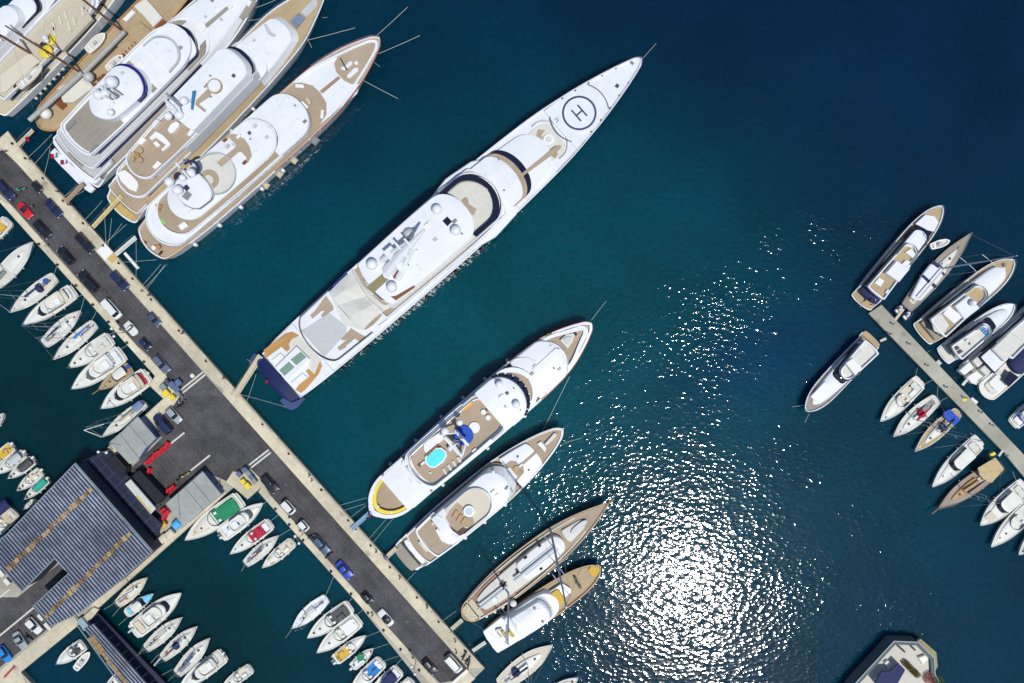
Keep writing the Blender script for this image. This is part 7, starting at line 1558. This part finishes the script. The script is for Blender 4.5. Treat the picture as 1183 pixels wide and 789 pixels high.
# skips, boxes, tarps
def skip(name, label, px, py, l, w_, h, m, a=None, lid=None, cat='container'):
    p = W3(px, py, QZ+h); r = empty(name, (p.x, p.y, Z)); r.rotation_euler.z = QA if a is None else a; l *= K; w_ *= K; tag(r, label, cat, 'bins and containers on the quay')
    MB().rings([[(x*l/2*s, y*w_/2*s, z) for x, y in ((-1,-1),(1,-1),(1,1),(-1,1))] for s, z in ((.84, 0), (.96, h-.12), (1.04, h-.12), (1.04, h-.04))]).build('body', m, r)
    q = MB().grid_shell([(-l/2*1.0, w_/2), (0, w_/2), (l/2*1.0, w_/2)], [(-l/2*.97, w_/2*.97), (0, w_/2*.97), (l/2*.97, w_/2*.97)], h-.03, h+.06, .12, .03, 3); q.build('lid', lid or m, r)
    for sx in (-1, 1):
        for sy in (-1, 1): o = MB().lathe((0,0,0), [(.03, -.04), (.1, -.04), (.1, .04), (.03, .04)], 10).build('caster', BLACK, r); o.location = (sx*l*.36, sy*w_*.36, .1); o.rotation_euler.x = math.pi/2
    return r
skip('waste_bin', 'yellow lidded bin, larger of the two in the upper group', 191, 454.5, 7, 7.5, 1.3, YEL); skip('waste_bin', 'yellow lidded bin, smaller of the two in the upper group', 199, 459, 5.5, 5, 1.2, YEL)
BBIN = mat('blue_grey_bin', (.08, .13, .24), .6); GBIN = mat('grey_bin', (.22, .25, .25), .6)
for i, (px, py, m, lb) in enumerate(((188, 447, GBIN, 'pale grey bin beside the big yellow bin'), (198, 444.5, BBIN, 'blue grey bin, leftmost of the blue cluster'), (205.5, 442, BBIN, 'blue grey bin, topmost of the blue cluster'), (203.5, 449.5, BBIN, 'blue grey bin, lowest of the blue cluster'), (192, 440.5, mat('dark_bin', (.07,.08,.09), .7), 'dark round topped bin at the top left of the skips'), (205, 455, GBIN, 'small grey green bin beside the parked scooters'))):
    skip('waste_bin', lb, px, py, 7 if i < 4 else 4.5, 6.5 if i < 4 else 4.5, 1.35, m)
skip('waste_bin', 'yellow bin, left one on the lower platform', 280.5, 556.5, 5.5, 5, 1.2, YEL); skip('waste_bin', 'yellow bin, larger right one on the lower platform', 285.5, 561.5, 6.5, 6, 1.3, YEL)
for px, py, m, lb in ((276, 548, BBIN, 'blue grey bin at the left of the lower bin cluster'), (283, 543, BBIN, 'blue grey bin at the top of the lower bin cluster'), (286.5, 547, GBIN, 'grey bin in the middle of the lower bin cluster'), (290.5, 551.5, BBIN, 'blue grey bin at the right of the lower bin cluster'), (293.5, 556, GBIN, 'pale grey bin at the lower end of the lower cluster')): skip('waste_bin', lb, px, py, 6, 5, 1.3, m)
for px, py, lb in ((196, 617, 'beige stone crate nearest the blue tarp'), (188, 622.5, 'beige stone crate in the middle of the three'), (179.5, 629, 'beige stone crate nearest the striped shed')): skip('crate', lb, px, py, 9, 8, 1.2, BEIGE, a=.75, cat='crate')
for px, py, m, lb in ((187.5, 606.5, GOLD, 'mustard coloured bin beside the blue tarp'), (178, 612, mat('dark_bin', (.07,.08,.09)), 'dark grey container above the beige crates'), (170, 617, MGREY, 'grey container next to the shed wall above the crates')): skip('waste_bin', lb, px, py, 8, 6, 1.3, m, a=.75)
o = MB().grid_shell([(-1.1, .95), (0, 1.0), (1.1, .95)], [(-1.0, .85), (0, .9), (1.0, .85)], 0, 1.3, .2, .2, 4).build('blue_tarp', SKYB if 0 else mat('tarp_blue', (.06, .38, .72), .6, var=.15, scale=2, bump=.03)); p = W3(203, 606, QZ+1.3); o.location = (p.x, p.y, Z); o.rotation_euler.z = .75; tag(o, 'light blue tarpaulin stretched over goods beside the lower hut', 'tarpaulin')
o = MB().box((0,0,0), (2.9, 2.6, .12), 0, .03).build('white_pad', CUSH); p = W3(121.5, 291, QZ+.3); o.location = (p.x, p.y, QZ+.13); o.rotation_euler.z = QA; tag(o, 'square white pad laid over the promenade', 'pad')
o = MB().box((0,0,0), (1.6, 1.9, .14), 0, .03).build('straw_mat', mat('straw', (.52, .38, .12), .8)); p = W3(129.8, 298, QZ+.3); o.location = (p.x, p.y, QZ+.135); o.rotation_euler.z = QA; tag(o, 'straw coloured mat at the foot of the gangway', 'mat')
o = MB().tube([(-1.7, 0, .2), (1.7, 0, .2)], .22, 8).build('red_beam', mat('faded_red', (.38, .04, .03), .6)); p = W3(11, 776, QZ+.3); o.location = (p.x, p.y, QZ+.13); o.rotation_euler.z = math.radians(47); tag(o, 'red rounded beam lying on the pale walkway', 'beam')
for px, py, m, lb in ((445.5, 644.5, BBIN, 'small blue bin at the foot of the beige gangway'),): skip('waste_bin', lb, px, py, 4, 3.5, 1.0, m)
o = MB().lathe((0,0,0), [(.5, 0), (.5, .35), (.3, .4), (.28, .38)], 18).build('round_drum', WARM); p = W3(222, 434, QZ+.3); o.location = (p.x, p.y, Z); tag(o, 'pale round drum beside the twin white bars', 'drum')
for px, py, lb in ((411, 610, 'rope coil at the foot of the blue gangway'), (79, 235, 'dark rope coil at the foot of the brown gangway'), (150, 372, 'small rope coil at the left pavement edge')):
    o = MB()
    for k_ in range(3): o.tube([((.42-.09*k_)*math.cos(t*.4), (.42-.09*k_)*math.sin(t*.4), .05+.06*k_) for t in range(17)], .04, 5)
    o = o.build('rope_coil', BLACK, None); p = W3(px, py, QZ+.2); o.location = (p.x, p.y, QZ+.13); tag(o, lb, 'rope coil', 'rope coils')

# ------------------------------------------------------------------ people
SKIN = mat('skin', (.45, .27, .19), .6, var=.04); HAIR = mat('dark_hair', (.03, .018, .01), .8)
def skinmesh(name, verts, edges, radii, m, parent, sub=1):
    me = bpy.data.meshes.new(name); me.from_pydata(verts, edges, []); o = bpy.data.objects.new(name, me); COL.objects.link(o)
    md = o.modifiers.new('s', 'SKIN'); 
    for i, r_ in enumerate(radii): me.skin_vertices[0].data[i].radius = (r_, r_) if not isinstance(r_, tuple) else r_
    me.skin_vertices[0].data[0].use_root = True; md.use_smooth_shade = True
    s_ = o.modifiers.new('ss', 'SUBSURF'); s_.levels = sub; s_.render_levels = sub
    dg = bpy.context.evaluated_depsgraph_get(); ev = o.evaluated_get(dg); m2 = bpy.data.meshes.new_from_object(ev)
    bpy.data.objects.remove(o); o = bpy.data.objects.new(name, m2); COL.objects.link(o); m2.materials.clear(); m2.materials.append(m); o.parent = parent
    return o
def person(pose):
    r = empty('person', (0,0,0)); st = pose
    v = [(0,0,.95), (0,0,1.15), (0,0,1.38), (0,0,1.5), (.01,0,1.62), (.02,0,1.72),
         (0,.1,.9), (.16*st,.11,.5), (.12*st-.05*st,.11,.1), (.26*st+.06,.12,.04), (0,-.1,.9), (-.10*st+.04,-.11,.5), (-.24*st,-.11,.12), (-.2*st+.08,-.12,.04),
         (0,.17,1.4), (-.1*st,.23,1.12), (.06-.1*st,.24,.88), (.1-.1*st,.235,.79), (0,-.17,1.4), (.1*st,-.23,1.12), (.18*st+.04,-.24,.9), (.22*st+.06,-.235,.81)]
    e = [(0,1),(1,2),(2,3),(3,4),(4,5),(0,6),(6,7),(7,8),(8,9),(0,10),(10,11),(11,12),(12,13),(2,14),(14,15),(15,16),(16,17),(2,18),(18,19),(19,20),(20,21)]
    rad = [.13,.12,.14,.055,.1,.09,.085,.06,.042,.035,.085,.06,.042,.035,.055,.042,.033,.04,.055,.042,.033,.04]
    skinmesh('body', v, e, rad, SKIN, r)
    skinmesh('shirt', [v[i] for i in (1,2,14,15,18,19,0)], [(0,1),(1,2),(2,3),(1,4),(4,5),(0,6)], [.135,.155,.075,.06,.075,.06,.14], CUSH, r)
    skinmesh('trousers', [v[i] for i in (0,6,7,8,10,11,12)], [(0,1),(1,2),(2,3),(0,4),(4,5),(5,6)], [.145,.1,.075,.06,.1,.075,.06], NAVYC, r)
    MB().lathe((0,0,1.66), [(.105, 0), (.112, .05), (.09, .12), (.04, .155), (.005, .16)], 12).build('hair', HAIR, r, True)
    MB().ball((.115, .035, 1.68), .012, 6).build('eye', BLACK, r); MB().ball((.115, -.035, 1.68), .012, 6).build('eye', BLACK, r); MB().ball((.13, 0, 1.65), .016, 6).build('nose', SKIN, r)
    return r
pw, pstand = person(1.), person(.15); used = set()
SH = {'white': CUSH, 'navy': NAVYC, 'red': mat('cloth_red', (.45,.03,.03), .9), 'blue': mat('cloth_blue', (.05,.15,.5), .9), 'black': mat('cloth_black', (.02,.02,.02), .9), 'beige': mat('cloth_beige', (.45,.38,.26), .9), 'teal': TEAL, 'grey': mat('cloth_grey', (.2,.2,.2), .9)}
def put(px, py, z, a, sh, tr, label, walk=True):
    src = pw if walk else pstand; key = id(src)
    if key in used: o = dup(src)
    else: o = src; used.add(key)
    p = W3(px, py, z+1); o.location = (p.x, p.y, z); o.rotation_euler.z = a; tag(o, label, 'person', 'people on the quay')
    for ch in o.children:
        if ch.name.startswith(('shirt', 'trousers')):
            ch.data = ch.data.copy(); ch.data.materials[0] = SH[sh if ch.name.startswith('shirt') else tr]
ZP = QZ+.13
for px, py, z, a, sh, tr, lb, wk in (
    (37, 238, Z, .5, 'beige', 'navy', 'person in a beige top standing in the road beside the red sports car', False),
    (32.5, 183.5, ZP, -.8, 'white', 'grey', 'person in white walking on the promenade near the top left', True),
    (66, 221, ZP, 2., 'grey', 'black', 'person in grey walking between the first two gangways', True),
    (81, 237, ZP, 1., 'black', 'navy', 'person in black standing at the foot of the brown gangway', False),
    (54, 284, ZP, -.9, 'white', 'beige', 'person in pale clothes walking on the left pavement above the black estate', True),
    (164, 336, ZP, .4, 'red', 'white', 'person in a red top standing near the ropes of the red railed yacht', False),
    (171.5, 341, ZP, 2.4, 'teal', 'navy', 'person in a teal top standing just below the one in red', True),
    (210.5, 385, ZP, -.9, 'black', 'grey', 'person in dark clothes walking beside the upper empty berth', True),
    (258, 437, ZP, 2.2, 'grey', 'navy', 'person in grey near the longest gangway', True),
    (357, 550, ZP, -.9, 'white', 'black', 'person in white and black walking on the promenade opposite the black SUV', True),
    (360, 555.5, ZP, 2., 'black', 'black', 'person all in black beside the one in white on the promenade', False),
    (434.5, 637.5, ZP, 1., 'blue', 'grey', 'person in a blue top near the beige gangway', True),
    (462, 668, ZP, -.9, 'grey', 'beige', 'person in grey and beige beside the wide empty berth', True),
    (493.5, 702, ZP, -.9, 'black', 'navy', 'person in black walking along the lower promenade', True),
    (526, 741, ZP, 2.2, 'teal', 'beige', 'person in teal near the sailing yacht gangway', True),
    (527, 754, ZP, .5, 'navy', 'black', 'person in navy standing by the scooters at the pier end', False),
    (334, 590.5+7, ZP, .5, 'grey', 'navy', 'person in grey on the narrow pavement beside the hatched white van', True),
    (430, 711, ZP, -.9, 'black', 'grey', 'person in black on the narrow pavement beside the white car with black roof', True),
    (253, 558, ZP, .5, 'black', 'navy', 'person in black standing on the pale platform by the lower hut', False),
    (1102, 436, 1.05, .5, 'black', 'navy', 'person in black standing on the right jetty near the square sterned yacht', False),
    (1115, 459.5, 1.05, .8, 'beige', 'grey', 'person in a beige top standing lower down the right jetty', True),
    (1028.5, 385.5, 1.05, .8, 'navy', 'grey', 'person in navy standing at the head of the right jetty', True)):
    put(px, py, z, a, sh, tr, lb, wk)
o = MB().box((0,0,0), (1.0, .8, .03), .3, .005).build('yellow_mark', YEL); p = W3(1114.5, 461.5, 1.06); o.location = (p.x, p.y, 1.052); tag(o, 'yellow mat on the right jetty deck', 'mat')

for i, (px, py) in enumerate(((1031, 374), (1050, 397), (1071, 422), (1093, 447), (1133, 476), (1146, 491), (1163, 526))):
    p = W3(px, py, 1.6); r = empty('power_pedestal', (p.x, p.y, 1.05)); tag(r, 'small white power pedestal on the right jetty, '+('closest to the jetty head', 'by the wide flybridge yacht', 'by the blue striped cruiser', 'by the square sterned yacht', 'by the dark covered cruiser', 'below the yellow mat', 'by the wooden sailing boat')[i], 'power pedestal', 'power pedestals')
    MB().box((0, 0, 0), (.32, .32, 1.0), QA, .05).build('post', CUSH, r); MB().box((0, 0, 1.0), (.4, .4, .12), QA, .04).build('cap', BBIN, r)

for i, (px, py) in enumerate(((60, 262), (120, 330), (228, 470), (262, 500), (330, 560), (410, 650), (470, 718))):
    p = W3(px, py, QZ); o = MB().lathe((0, 0, 0), [(.42, 0), (.42, .008), (.36, .014), (.02, .014)], 16).build('manhole_cover', DGREY); o.location = (p.x, p.y, QZ+.008); tag(o, 'round iron manhole cover in the asphalt, '+('near the top left cars', 'beside the long black car', 'in the upper plaza', 'in the lower plaza', 'opposite the black car below the skips', 'near the vivid blue car', 'in the lower road')[i], 'manhole cover', 'manhole covers')
